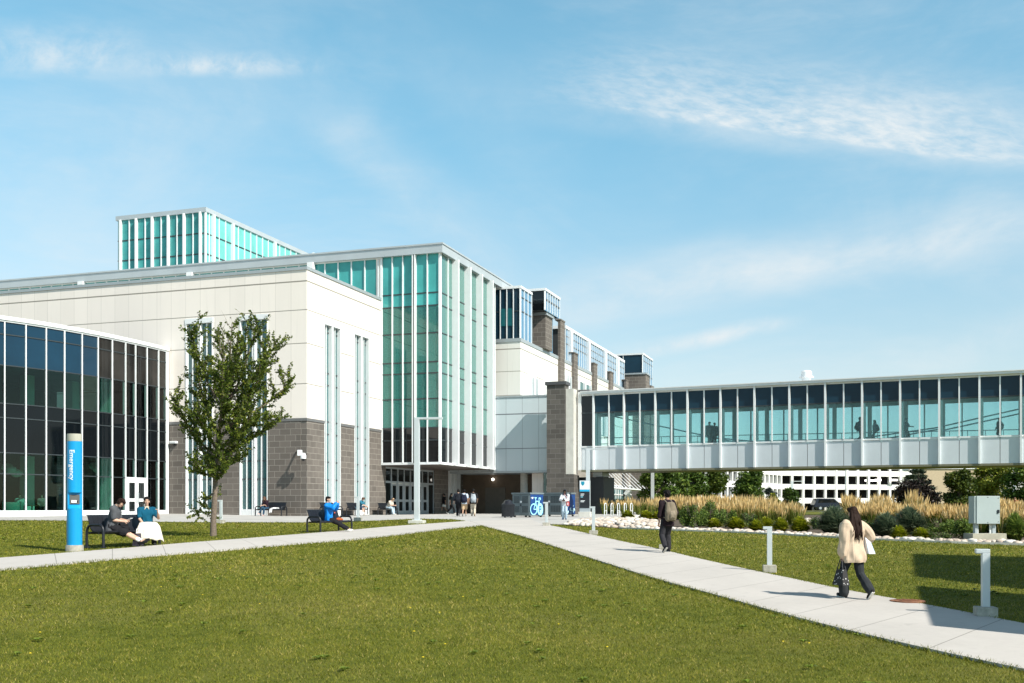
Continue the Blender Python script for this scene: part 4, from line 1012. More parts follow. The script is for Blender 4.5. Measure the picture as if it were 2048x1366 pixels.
def grass():
    V, C = [], []
    for (y0, y1, dens, h, w) in ((10.6, 15, 1900, .034, .010), (15, 21, 1000, .038, .014), (21, 31, 420, .042, .022), (31, 46, 180, .05, .034), (46, 62, 80, .06, .05)):
        n = int(dens * .5 * (y1 * y1 - y0 * y0) * 1.02)
        y = np.sqrt(RNG.uniform(y0 * y0, y1 * y1, n)); x = RNG.uniform(-.505, .505, n) * y
        ok = np.ones(n, bool)
        for p in POLYS: ok &= ~inside(p, x, y)
        x, y = x[ok], y[ok]; n = len(x)
        big = patch_noise(x, y * .6, .16, 12); pn = patch_noise(x, y, .9, 3) * .45 + patch_noise(x, y, 4.5, 5) * .4 + big * .55
        hh = h * RNG.uniform(.45, 1.15, n) * (1 + .3 * pn); tall = RNG.random(n) < .012; hh[tall] *= 1.9
        a = RNG.uniform(0, 2 * np.pi, n); ww = w * RNG.uniform(.6, 1.3, n)
        lean = RNG.uniform(.2, 1.3, n) * hh; b = RNG.uniform(0, 2 * np.pi, n); z = gz(x, y) - .005
        p0 = np.stack([x - np.cos(a) * ww / 2, y - np.sin(a) * ww / 2, z], -1); p1 = np.stack([x + np.cos(a) * ww / 2, y + np.sin(a) * ww / 2, z], -1)
        p2 = np.stack([x + np.cos(b) * lean, y + np.sin(b) * lean, z + hh], -1)
        V.append(np.stack([p0, p1, p2], 1))
        c = .35 + .30 * pn + RNG.normal(0, .20, n); c[RNG.random(n) < .10] += .32; C.append(np.clip(c, 0, 1))
    for poly in POLYS[:3]:                      # longer blades that lean over the edges of the concrete
        P = np.array(poly); Q = np.roll(P, -1, 0)
        for a_, b_ in zip(P, Q):
            if max(a_[1], b_[1]) > 62 or min(a_[1], b_[1]) < 10: continue
            ln = np.hypot(*(b_ - a_)); n = int(ln * (170 if a_[1] < 25 else 70)); t = RNG.random(n)[:, None]; q = a_ + (b_ - a_) * t + RNG.normal(0, .045, (n, 2))
            oth = np.zeros(n, bool)
            for p_ in POLYS:
                if p_ is not poly: oth |= inside(p_, q[:, 0], q[:, 1])
            q = q[~oth]; n = len(q)
            if not n: continue
            x, y = q[:, 0], q[:, 1]; hh = RNG.uniform(.03, .085, n); a = RNG.uniform(0, 6.28, n); ww = .009 + .0004 * y; b2 = RNG.uniform(0, 6.28, n); z = gz(x, y) + .0
            V.append(np.stack([np.stack([x - np.cos(a) * ww / 2, y - np.sin(a) * ww / 2, z], -1), np.stack([x + np.cos(a) * ww / 2, y + np.sin(a) * ww / 2, z], -1), np.stack([x + np.cos(b2) * hh * .7, y + np.sin(b2) * hh * .7, z + hh], -1)], 1)); C.append(np.clip(RNG.normal(.3, .15, n), 0, 1))
    V = np.concatenate(V); C = np.concatenate(C)
    o = link('grass', np_mesh('grass', V, 3, M['grass'], C)); tag(o, 'short mown green lawn grass with dry yellowish patches around the paths', 'grass', kind='stuff'); return o
grass()
# broad-leaved weeds and a few dandelions in the lawn
def weeds():
    V, C, W_, WC_ = [], [], [], []
    for k in range(260):
        y = math.sqrt(random.uniform(11 ** 2, 40 ** 2)); x = random.uniform(-.5, .5) * y
        if any(inside(p, np.array([x]), np.array([y]))[0] for p in POLYS): continue
        z = gzf(x, y) + .02
        for j in range(random.randint(5, 9)):
            a = random.uniform(0, 6.28); r = random.uniform(.04, .10); w = r * .32; ca, sa = math.cos(a), math.sin(a)
            V.append([(x, y, z), (x + ca * r * .5 - sa * w, y + sa * r * .5 + ca * w, z + .035), (x + ca * r, y + sa * r, z + .02), (x + ca * r * .5 + sa * w, y + sa * r * .5 - ca * w, z + .035)]); C.append(random.uniform(.2, .7))
    o = link('broad_leaf_weeds', np_mesh('weeds', V, 4, leaf_mat('weed_leaf', [(.12, .17, .02), (.19, .26, .035), (.28, .36, .06)]), C)); tag(o, 'low broad leaved weeds scattered through the lawn', 'weeds', kind='stuff')
    m_ = mat('dandelion', (.85, .62, .02), .6); V = []
    for k in range(60):
        y = math.sqrt(random.uniform(11 ** 2, 32 ** 2)); x = random.uniform(-.5, .5) * y
        if any(inside(p, np.array([x]), np.array([y]))[0] for p in POLYS): continue
        z = gzf(x, y) + .075; r = .018
        for j in range(6):
            a, b = j * 1.047, (j + 1) * 1.047
            V.append([(x, y, z + .008), (x + r * math.cos(a), y + r * math.sin(a), z), (x + r * math.cos(b), y + r * math.sin(b), z)])
    o = link('dandelion_flowers', np_mesh('dandelions', V, 3, m_)); tag(o, 'tiny yellow dandelion flowers dotted over the lawn', 'flowers', kind='stuff')
weeds()

def quads(P, size, fac, droop=.3, aspect=.55, seed=0):
    """leaf quads (diamond shaped) at the points P with random facing"""
    r = np.random.default_rng(seed); n = len(P)
    d = r.normal(size=(n, 3)); d[:, 2] = d[:, 2] * .5 - droop; d /= np.linalg.norm(d, axis=1)[:, None]
    q = r.normal(size=(n, 3)); s = np.cross(d, q); s /= np.linalg.norm(s, axis=1)[:, None]
    L_ = size * r.uniform(.65, 1.25, n)[:, None]
    a = P - d * L_ * .5; c = P + d * L_ * .5; b = P + s * L_ * aspect * .5; e_ = P - s * L_ * aspect * .5
    return np.stack([a, b, c, e_], 1)
BARK = mat('bark', (.17, .13, .10), .9, .35, 14, bump=.6, bscale=40)
ELM = leaf_mat('elm_leaf', [(.035, .054, .009), (.072, .108, .014), (.118, .166, .022), (.222, .260, .035), (.505, .474, .094)], .45, .3)

def small_tree():
    """the vase shaped street tree on the lawn, grown as limb > branch > twig with leaves along the twigs"""
    g = ground(427, 1073); D = g.y; s = D / F
    root = empty('young_elm_tree', g); tag(root, 'slender young elm with upswept leafy branches on the lawn before the white hall', 'tree')
    rnd = random.Random(11)
    lp = lambda px, py: Vector(((px - 427) * s, 0, (1073 - py) * s))
    def outline(z):      # half-widths (left, right) in metres at a height
        zs = [z_ * s for z_ in (70, 110, 150, 200, 260, 320, 370, 420, 450)]
        lft = [c * s for c in (35, 42, 40, 52, 68, 78, 66, 26, 8)]; rgt = [c * s for c in (12, 34, 50, 80, 130, 140, 150, 118, 100)]
        return np.interp(z, zs, lft), np.interp(z, zs, rgt)
    mb = MB()
    top = lp(455, 760)
    pts = [Vector((0, 0, -.15)), Vector((-.01, 0, .4)), lp(429, 1000), lp(432, 940), lp(438, 860), lp(450, 770), lp(462, 700)]
    mb.tube(pts, [.13, .105, .095, .085, .065, .04, .015], 10)
    twigs = []
    limbs = [(428, 985, 388, 1030, .3, -.8), (430, 960, 400, 905, .55, .2), (432, 945, 520, 800, -.5, .5), (431, 950, 375, 820, .4, .5), (434, 920, 560, 830, .5, -.4), (434, 915, 352, 790, -.5, .3), (436, 880, 545, 700, -.7, .6),
             (438, 870, 372, 690, .6, .5), (440, 850, 575, 745, .9, .3), (442, 830, 510, 635, .3, .9), (444, 815, 395, 660, -.8, .6), (446, 800, 548, 660, .8, .5), (450, 780, 470, 650, -.3, .8), (447, 800, 430, 660, .8, .6),
             (436, 900, 470, 830, 1.3, .5), (436, 900, 420, 820, -1.3, .5), (437, 880, 475, 740, -1.5, .8), (440, 850, 420, 720, 1.5, .8), (432, 940, 460, 905, .9, .2), (430, 955, 405, 930, -.8, .2), (445, 810, 500, 690, -1.2, .7), (434, 920, 490, 860, -.9, .3), (442, 835, 500, 740, 1.4, .6), (440, 845, 545, 835, -.2, .4), (430, 965, 455, 935, -.6, .2)]
    for (x0, y0, x1, y1, dep, curve) in limbs:
        a, b = lp(x0, y0), lp(x1, y1); b.y = dep * 1.3
        mid = a.lerp(b, .45) + Vector(((b.x - a.x) * .16, 0, -.12 * (b - a).length * (1 if curve > 0 else -.6)))
        n = 7; P = [a * (1 - t) ** 2 + mid * 2 * t * (1 - t) + b * t * t for t in [i / n for i in range(n + 1)]]
        r0 = .045 if (b - a).length > 2 else .028
        mb.tube(P, [r0 * (1 - .85 * i / n) + .004 for i in range(n + 1)], 6)
        twigs.append((P[3:], .0))
        nb = int(6 + (b - a).length * 5.5)
        for k in range(nb):
            t = rnd.uniform(.18, .98); i = min(n - 1, int(t * n)); o = P[i].lerp(P[i + 1], t * n - i)
            dirn = (P[i + 1] - P[i]).normalized(); side = Vector((rnd.uniform(-1, 1), rnd.uniform(-1, 1), rnd.uniform(-.25, .7))).normalized()
            d = (dirn * .8 + side * .9).normalized(); ln = rnd.uniform(.35, 1.0) * (1.15 - .45 * t)
            e_ = o + d * ln + Vector((0, 0, .12 * ln))
            lf, rt = outline(e_.z)
            if e_.x < -lf * 1.08 or e_.x > rt * 1.08: e_ = o + (e_ - o) * .45
            m1 = o.lerp(e_, .5) + Vector((rnd.uniform(-.05, .05), rnd.uniform(-.05, .05), -.04))
            mb.tube([o, m1, e_], [.010, .007, .003], 4, cap=False); twigs.append(([o, m1, e_], 0))
            for kk in range(2):
                t2 = rnd.uniform(.3, .9); o2 = o.lerp(e_, t2); d2 = (d + Vector((rnd.uniform(-1, 1), rnd.uniform(-1, 1), rnd.uniform(-.3, .8)))).normalized(); e2_ = o2 + d2 * rnd.uniform(.2, .45)
                mb.tube([o2, e2_], [.005, .002], 3, cap=False); twigs.append(([o2, e2_], 0))
    mb.build('trunk', BARK, root)
    P = []
    for tw, _ in twigs:
        for a, b in zip(tw[:-1], tw[1:]):
            ln = (b - a).length; k = max(1, int(ln / .0165))
            for i in range(k):
                q = a.lerp(b, (i + rnd.random()) / k); P.append((q.x + rnd.uniform(-.045, .045), q.y + rnd.uniform(-.045, .045), q.z + rnd.uniform(-.05, .03)))
    P = np.array(P); gx0 = (440 - 427) * s + .0; gap = (P[:, 2] > 345 * s) & (np.abs(P[:, 0] - .42) < .22 + .10 * (P[:, 2] - 345 * s)) & (np.random.default_rng(8).random(len(P)) < .85); P = P[~gap]
    n = len(P); fac = np.clip(np.random.default_rng(3).normal(.42, .2, n), 0, 1)
    low = (P[:, 2] < 110 * s) & (P[:, 0] < -.1); fac[low] = np.clip(fac[low] + .35, 0, 1)
    V = quads(P, .096, fac, .45, .58, 4)
    link('crown', np_mesh('crown', V, 4, ELM, fac), root)
small_tree()

def crown_points(rnd, blobs, n):
    P = []
    w = np.array([b[3] * b[4] * b[5] for b in blobs]) ** .75; w = w / w.sum()
    idx = rnd.choice(len(blobs), n, p=w); d = rnd.normal(size=(n, 3)); d /= np.linalg.norm(d, axis=1)[:, None]
    r = rnd.uniform(.25, 1., n) ** .45
    B = np.array(blobs)[idx]
    return B[:, :3] + d * r[:, None] * B[:, 3:6] * (1 + .12 * rnd.normal(size=(n, 1)))
def far_tree(name, px, D, wpx, top, label, cols, seed, n=2600, leaf=.22, conifer=False, trunk=1.2, low=.1, group=None, dens=1.0):
    g = onground(px, D); s = D / F; root = empty(name, g); tag(root, label, 'tree', group)
    r = np.random.default_rng(seed); h = (HY - top) * s - g.z; w = wpx * s / 2
    mb = MB(); rt = .035 * h
    mb.tube([(0, 0, -.2), (0, 0, h * .3), (.05 * w, 0, h * .6), (.0, 0, h * .92)], [rt, rt * .75, rt * .45, rt * .1], 8)
    blobs = []
    if conifer:
        k = 9
        for i in range(k):
            t = i / (k - 1); z = h * (.16 + .82 * t); rr = w * (1 - t) ** .8 * .9 + .15
            m_ = max(3, int(8 * (1 - t)) + 2)
            for j in range(m_):
                a = 6.28 * j / m_ + r.uniform(0, 1); rad = rr * r.uniform(.45, .8)
                blobs.append((rad * math.cos(a), rad * math.sin(a), z - .1 * rad, rr * .42, rr * .42, h * .045))
                mb.tube([(0, 0, z + .1), (rad * math.cos(a), rad * math.sin(a), z - .1 * rad)], [.06, .02], 4, cap=False)
        leafasp = .22
    else:
        k = 30
        for i in range(k):
            t = r.uniform(0, 1); z = h * (low + (.95 - low) * t); prof = math.sin(math.pi * (.16 + .78 * t)) ** .6
            a = r.uniform(0, 6.28); rad = w * prof * r.uniform(.25, .72); br = w * r.uniform(.26, .44)
            blobs.append((rad * math.cos(a), rad * math.sin(a), z, br, br, br * .8))
            mb.tube([(0, 0, max(.3, z * .55)), (rad * .5 * math.cos(a), rad * .5 * math.sin(a), z * .82), (rad * math.cos(a), rad * math.sin(a), z)], [rt * .3, rt * .18, .015], 5, cap=False)
        leafasp = .6
    mb.build('trunk', BARK, root)
    P = crown_points(r, blobs, int(n * dens * 1.7)); P = P[(P[:, 2] > .15)]
    fac = np.clip(r.normal(.45, .2, len(P)) + .1 * np.sin(P[:, 0] * 1.3 + P[:, 2]), 0, 1)
    V = quads(P, leaf * (2.2 if conifer else 1.15), fac, .3, leafasp, seed)
    link('crown', np_mesh('crown', V, 4, leaf_mat('leaf_' + name, cols, .5, .25) if (name + str(cols)) not in M else M[name + str(cols)], fac), root)
    return root
GREEN = [(.038, .068, .016), (.073, .130, .026), (.136, .209, .034), (.251, .313, .062)]
YEL = [(.073, .105, .016), (.167, .209, .030), (.313, .335, .042), (.544, .502, .084)]
far_tree('broadleaf_tree', 1318, 100, 92, 915, 'dark green broad tree under the left end of the footbridge', GREEN, 21, 5200, .26, group='trees beyond the footbridge')
far_tree('broadleaf_tree', 1378, 104, 76, 925, 'green tree between the dark broad tree and the lamp post with a right arm', GREEN, 22, 4200, .26, group='trees beyond the footbridge')
far_tree('broadleaf_tree', 1432, 110, 66, 930, 'bright green tree standing just right of the lamp post with a right arm', [(.03, .05, .01), (.06, .10, .014), (.11, .15, .02), (.18, .2, .04)], 23, 3600, .26, group='trees beyond the footbridge')
far_tree('broadleaf_tree', 1502, 112, 74, 938, 'rounded pyramidal green tree in front of the garage left wing', GREEN, 24, 4400, .25, group='trees beyond the footbridge')
far_tree('broadleaf_tree', 1548, 114, 28, 985, 'small yellow leaved tree beside the garage corner', YEL, 25, 900, .22)
far_tree('broadleaf_tree', 1580, 118, 44, 976, 'small light green tree before the garage openings', [(.03, .055, .012), (.06, .11, .02), (.11, .17, .03)], 26, 1500, .24)
far_tree('pine_tree', 1835, 120, 96, 918, 'blue green pine with open layered branches beside the garage', [(.015, .028, .014), (.03, .05, .025), (.055, .08, .04)], 27, 6500, .2, conifer=True)
far_tree('plum_tree', 1828, 106, 100, 968, 'dark purple leaved low tree under the pine', [(.012, .010, .009), (.025, .017, .014), (.045, .028, .02)], 28, 4200, .24, low=.05)
far_tree('broadleaf_tree', 1918, 100, 84, 944, 'round mid green tree just left of the grey cabinet', [(.03, .05, .01), (.055, .085, .014), (.10, .13, .02), (.18, .19, .035)], 29, 4600, .26, low=.06, group='trees beyond the footbridge')
far_tree('broadleaf_tree', 1985, 108, 100, 930, 'yellow tinged broad tree behind the grey cabinet', YEL, 30, 5200, .26, group='trees beyond the footbridge')
far_tree('broadleaf_tree', 2052, 104, 96, 922, 'dark tree cut by the right edge of the picture', GREEN, 31, 4600, .28, group='trees beyond the footbridge')
far_tree('broadleaf_tree', 1540, 135, 34, 975, 'small bluish spruce like tree before the garage stair', [(.02, .035, .03), (.04, .06, .05)], 32, 900, .2)

def shrub(px, py, wpx, hpx, cols, label, seed, kind='leaf', n=900, leaf=.09, D=None):
    g = ground(px, py) if D is None else onground(px, D); s = g.y / F; w, h = wpx * s / 2 * 1.12, hpx * s * 1.25; n = int(n * 1.5)
    root = empty('shrub', g); tag(root, label, 'shrub', 'shrubs of the planting bed'); r = np.random.default_rng(seed)
    mb = MB()
    for k in range(9):
        a = r.uniform(0, 6.28); q = r.uniform(.2, .75); mb.tube([(0, 0, -.05), (w * q * .5 * math.cos(a), w * q * .5 * math.sin(a), h * .45), (w * q * math.cos(a), w * q * math.sin(a), h * .85)], [.02, .012, .004], 4, cap=False)
    mb.build('stem', BARK, root)
    if kind == 'leaf':
        k = 26; blobs = []
        for i in range(k):
            a = r.uniform(0, 6.28); q = math.sqrt(r.uniform(0, 1)) * .8; z = h * r.uniform(.15, .82) * (1 - .55 * q * q); b = r.uniform(.16, .3)
            blobs.append((w * q * math.cos(a), min(w, 1.6) * q * math.sin(a), z, w * b, min(w, 1.6) * b, h * b * .7))
        P = crown_points(r, blobs, n); P = P[P[:, 2] > .02]; fac = np.clip(r.normal(.45, .22, len(P)), 0, 1); V = quads(P, leaf, fac, .05, .5, seed)
    else:               # arching blades from the middle
        a = r.uniform(0, 6.28, n); q = np.sqrt(r.uniform(.02, 1, n)); b0 = np.stack([w * .35 * q * np.cos(a + 1), min(w, 1.) * .35 * q * np.sin(a + 1), np.zeros(n)], -1)
        q2 = q * r.uniform(.8, 1.3, n); tip = np.stack([w * q2 * np.cos(a), min(w, 1.) * q2 * np.sin(a), h * (1.08 - .72 * q * q) * r.uniform(.55, 1.2, n)], -1)
        tmid = b0 + (tip - b0) * .62; tmid[:, 2] = tip[:, 2] * .8 + .1 * h
        wd = leaf * .3; sd_ = np.stack([-np.sin(a), np.cos(a), np.zeros(n)], -1) * wd
        V = np.concatenate([np.stack([b0 - sd_ * .6, b0 + sd_ * .6, tmid + sd_, tmid - sd_], 1), np.stack([tmid - sd_, tmid + sd_, tip + sd_ * .15, tip - sd_ * .15], 1)]); fac = np.clip(r.normal(.5, .22, n), 0, 1); fac = np.concatenate([fac, np.clip(fac + .15, 0, 1)])
    link('foliage', np_mesh('foliage', V, 4, M.setdefault('shrub' + str(cols), leaf_mat('shrub_leaf', cols, .5, .25)), fac), root)
DKG = [(.031, .054, .016), (.068, .109, .030), (.126, .188, .042), (.209, .273, .084)]
MIDG = [(.046, .084, .016), (.095, .157, .030), (.178, .251, .046), (.313, .377, .084)]
BLU = [(.038, .058, .038), (.084, .126, .076), (.157, .209, .126), (.251, .293, .178)]
LIME = [(.09, .13, .008), (.20, .24, .012), (.34, .37, .02), (.50, .48, .05)]
S_ = [(1255, 1039, 30, 13, LIME, 'lime green mound before the bike racks, left of a pale boulder', 'b', 500, .12), (1292, 1041, 36, 14, LIME, 'lime green mound right of the pale boulder', 'b', 600, .12), (1314, 1041, 26, 13, LIME, 'lime green mound behind the backpack walker bollard', 'b', 420, .12),
      (1284, 1029, 26, 20, DKG, 'dark round shrub behind the lime mounds, left one of two', 'l', 700, .1), (1304, 1029, 26, 20, DKG, 'dark round shrub beside the tall pole behind the lime mounds', 'l', 700, .1),
      (1385, 1056, 50, 48, MIDG, 'leafy green bush right beside the walking man', 'l', 2000, .085), (1420, 1054, 56, 46, MIDG, 'tall leafy green bush with pale seed heads', 'l', 2400, .085), (1452, 1056, 44, 36, MIDG, 'mid green bush at the end of the leafy clump', 'l', 1500, .085),
      (1428, 1058, 34, 15, LIME, 'small lime tuft at the foot of the tall leafy bush', 'b', 520, .1), (1472, 1060, 44, 18, LIME, 'wide lime tuft above the front stones', 'b', 640, .1), (1498, 1056, 40, 28, DKG, 'dark olive bush behind the lime tufts', 'l', 1100, .08), (1512, 1062, 34, 16, LIME, 'lime tuft just left of the second bollard head', 'b', 520, .1),
      (1532, 1060, 40, 18, LIME, 'yellowish tuft directly above the second bollard', 'b', 560, .1), (1562, 1064, 36, 20, LIME, 'yellow green tuft right of the second bollard', 'b', 560, .1), (1600, 1067, 46, 24, LIME, 'broad yellow green tuft in the middle of the bed', 'b', 680, .1), (1635, 1060, 34, 26, DKG, 'brownish dark bush beside the middle stones', 'l', 900, .08),
      (1668, 1070, 76, 40, BLU, 'wide dark grey green bush left of the walking woman', 'b', 1600, .07), (1732, 1072, 46, 30, DKG, 'dark bush partly hidden by the walking woman', 'l', 900, .08), (1772, 1074, 60, 34, BLU, 'grey green spreading bush right of the walking woman', 'b', 1300, .07), (1818, 1070, 76, 40, BLU, 'wide grey green spreading bush in the right half of the bed', 'b', 1500, .07),
      (1798, 1080, 38, 20, LIME, 'lime tuft in front of the grey green bushes', 'b', 560, .1), (1842, 1081, 44, 18, LIME, 'lime tuft nearest the right grey green bush', 'b', 560, .1), (1882, 1083, 46, 18, DKG, 'low dark mound above the front stones left of the cabinet', 'l', 800, .07), (1882, 1072, 54, 34, MIDG, 'yellowish green bush behind the low dark mound', 'l', 1200, .08), (1925, 1078, 44, 40, MIDG, 'green bush touching the cabinet base on its left', 'l', 1200, .08), (2030, 1082, 50, 40, MIDG, 'green bush right of the cabinet base', 'b', 900, .08), (1990, 1072, 40, 28, MIDG, 'green bush behind the cabinet legs', 'b', 700, .08)]
for i, (px, py, w, h, c, lb, kd, n, lf) in enumerate(S_): shrub(px, py, w, h, c, lb, 40 + i, 'leaf' if kd == 'l' else 'blade', n, lf)

# feather reed grass: green blades below, straw coloured plumes above
def reed_grass():
    V, C, Mi = [], [], []
    r = np.random.default_rng(77); tufts = []
    for (p0, p1, base0, base1, n, hh) in ((1205, 1330, 1026.5, 1028.5, 70, 1.25), (1318, 1545, 1036, 1044, 210, 1.22), (1395, 1600, 1044, 1052, 70, 1.0), (1700, 1955, 1052, 1064, 210, .98), (1985, 2110, 1058, 1070, 90, 1.12), (1690, 1716, 1046, 1050, 16, 1.35), (1742, 1780, 1045, 1050, 18, 1.3), (1900, 2110, 1066, 1076, 60, .95), (1815, 1845, 1048, 1052, 14, 1.45)):
        for k in range(n):
            px = r.uniform(p0, p1); t = (px - p0) / (p1 - p0); py = base0 + (base1 - base0) * t + r.uniform(-5, 3); g = ground(px, py); tufts.append((g, hh * r.uniform(.82, 1.15)))
    for g, h in tufts:
        nb = 48; a = r.uniform(0, 6.28, nb); q = r.uniform(.1, 1, nb); L_ = h * r.uniform(.5, .82, nb); sp_ = .34 * q
        b0 = np.stack([g.x + .1 * np.cos(a), g.y + .1 * np.sin(a), np.full(nb, g.z)], -1); m1 = b0 + np.stack([sp_ * .6 * np.cos(a), sp_ * .6 * np.sin(a), L_ * .8], -1); t1 = b0 + np.stack([sp_ * 1.5 * np.cos(a), sp_ * 1.5 * np.sin(a), L_], -1)
        sd_ = np.stack([-np.sin(a), np.cos(a), 0 * a], -1) * .012
        V.append(np.stack([b0 - sd_, b0 + sd_, m1 + sd_, m1 - sd_], 1)); V.append(np.stack([m1 - sd_, m1 + sd_, t1 + sd_ * .1, t1 - sd_ * .1], 1)); c = np.clip(r.normal(.45, .2, nb), 0, 1); C += [c, c]; Mi += [np.zeros(2 * nb)]
        nb = 24; a = r.uniform(0, 6.28, nb); q = r.uniform(0, .26, nb); H_ = h * r.uniform(.78, 1.08, nb); dr = np.stack([q * np.cos(a), q * np.sin(a), 0 * a], -1)
        b0 = np.stack([np.full(nb, g.x), np.full(nb, g.y), np.full(nb, g.z)], -1) + dr * .3; t1 = b0 + dr * 1.25; t1[:, 2] += H_; k0 = b0 + (t1 - b0) * .62
        phi = r.uniform(0, 6.28, nb); sd_ = np.stack([np.cos(phi), np.sin(phi), 0 * a], -1)
        V.append(np.stack([b0 - sd_ * .005, b0 + sd_ * .005, k0 + sd_ * .005, k0 - sd_ * .005], 1)); km = b0 + (t1 - b0) * .85; V.append(np.stack([k0, km + sd_ * .026, t1, km - sd_ * .026], 1))
        c = np.clip(r.normal(.5, .22, nb), 0, 1); C += [c, c]; Mi += [np.ones(2 * nb)]
    V = np.concatenate(V); C = np.concatenate(C); Mi = np.concatenate(Mi)
    o = link('ornamental_grass', np_mesh('ornamental_grass', V, 4, [leaf_mat('reed_blade', [(.07, .11, .012), (.13, .18, .022), (.26, .27, .05)], .6, .25), leaf_mat('reed_plume', [(.48, .32, .12), (.66, .47, .20), (.82, .64, .36)], .7, .3)], C, Mi))
    tag(o, 'tall feather reed grass with straw coloured plumes filling the planting bed', 'ornamental grass', kind='stuff')
reed_grass()

# river stones along the bed: the nearest ones one by one, the rest as a spread
stm = []
for i, c in enumerate(((.62, .56, .48), (.55, .46, .38), (.66, .63, .58), (.48, .40, .33))): stm.append(mat('river_stone', c, .75, .18, 4, bump=.25, bscale=12))
def stone_mesh(seed, mt):
    r = random.Random(seed); bm = bmesh.new(); bmesh.ops.create_icosphere(bm, subdivisions=2, radius=1)
    o = Vector((r.uniform(0, 9), r.uniform(0, 9), r.uniform(0, 9)))
    from mathutils import noise as mn
    for v in bm.verts:
        v.co *= 1 + .35 * mn.noise(v.co * .9 + o) + .08 * mn.noise(v.co * 3 + o); v.co.x *= 1.25; v.co.z *= .72
    for f in bm.faces: f.smooth = True
    me = bpy.data.meshes.new('stone'); bm.to_mesh(me); bm.free(); me.materials.append(mt); return me
stones = [stone_mesh(i, stm[i % 4]) for i in range(8)]
r = random.Random(5); spots = []
for k in range(235):
    px = 1128 + (2060 - 1128) * ((k + r.random() * .8) / 235) ** .93; g0 = W2(px, 1060); bx = kx(px) * bedfront(0)
    x = kx(px); y = 45.
    for _ in range(12): y = bedfront(x * y)
    y += .12 + abs(r.gauss(0, .22)) + (r.random() < .3) * .4; spots.append((kx(px) * y, y, r.uniform(.08, .14)))
for k, (x, y, sc) in enumerate(spots):
    o = bpy.data.objects.new('river_stone', stones[r.randrange(8)]); COL.objects.link(o); o.location = (x, y, gzf(x, y) + sc * .45); o.rotation_euler = (r.uniform(-.2, .2), r.uniform(-.2, .2), r.uniform(0, 6.28)); o.scale = (sc, sc * r.uniform(.8, 1.1), sc * r.uniform(.8, 1.15))
    tag(o, 'rounded pale river stone in the edging row at the front of the bed', 'stone', 'river stones edging the bed')
V, F_, mi = [], [], []; me = bpy.data.meshes.new('cobbles'); nv = 0
st = MB()
def scatter(p0, p1, y0f, y1f, n):
    for k in range(n):
        px = r.uniform(p0, p1); py = r.uniform(y0f(px), y1f(px)); g = ground(px, py); sc = r.uniform(.09, .17); m_ = stones[r.randrange(8)]
        R_ = Matrix.Translation(g + Vector((0, 0, sc * .4))) @ Matrix.Rotation(r.uniform(0, 6.28), 4, 'Z') @ Matrix.Diagonal((sc, sc * .9, sc, 1)); base = len(V)
        V.extend([tuple(R_ @ v.co) for v in m_.vertices]); F_.extend([tuple(base + i for i in p.vertices) for p in m_.polygons]); mi.extend([r.randrange(4)] * len(m_.polygons))
scatter(1140, 1330, lambda x: np.interp(x, [1140, 1180, 1330], [1046, 1040, 1043]), lambda x: np.interp(x, [1140, 1330], [1050, 1056]), 330)
scatter(1170, 1300, lambda x: 1039, lambda x: 1047, 150)
scatter(1475, 1505, lambda x: 1040, lambda x: 1047, 40); scatter(1570, 1640, lambda x: 1041, lambda x: 1048, 120); scatter(1720, 1760, lambda x: 1044, lambda x: 1050, 30)
me.from_pydata(V, [], F_); me.polygons.foreach_set('material_index', mi); me.polygons.foreach_set('use_smooth', [True] * len(F_))
for m_ in stm: me.materials.append(m_)
me.update(); tag(link('river_cobbles', me), 'spread of pale river cobbles between the shrubs of the bed', 'cobbles', kind='stuff')
g = ground(1270, 1039); o = bpy.data.objects.new('boulder', stone_mesh(99, stm[2])); COL.objects.link(o); o.location = g + Vector((0, 0, .1)); o.scale = (.3, .25, .28); tag(o, 'single larger pale boulder between two lime green mounds', 'boulder')
# dark tree belt added unseen behind the camera, to darken reflections in the glass
V, C = [], []; rr = np.random.default_rng(9); n = 9000
x = rr.uniform(-120, 140, n); yb = rr.uniform(-95, -80, n); hmax = 9 + 4 * np.sin(x * .11) + 2.5 * np.sin(x * .37 + 1); z = rr.uniform(0, 1, n) * hmax - 2
V = quads(np.stack([x, yb, z], -1), 2.2, None, .2, .8, 9)
tag(link('added_tree_belt', np_mesh('added_tree_belt', V, 4, leaf_mat('belt_leaf', GREEN, .6, 0), rr.random(n))), 'added belt of trees behind the viewpoint, unseen, darkens reflections in the glass', 'trees', kind='stuff')
# ------------------------------------------------------------------ street furniture
def facing(v): return math.atan2(-v[0], v[1])          # rz that turns local +y to the world direction v
def text_mesh(txt, size, extrude=.002):
    cu = bpy.data.curves.new('txt', 'FONT'); cu.body = txt; cu.size = size; cu.extrude = extrude; cu.offset = size * .012; cu.align_x = 'CENTER'; cu.align_y = 'CENTER'; cu.resolution_u = 3
    o = bpy.data.objects.new('txt', cu); COL.objects.link(o); dg = bpy.context.evaluated_depsgraph_get(); me = bpy.data.meshes.new_from_object(o.evaluated_get(dg))
    bpy.data.objects.remove(o); return me
WHITE_INK = mat('white_ink', (.85, .88, .9), .5, .01)

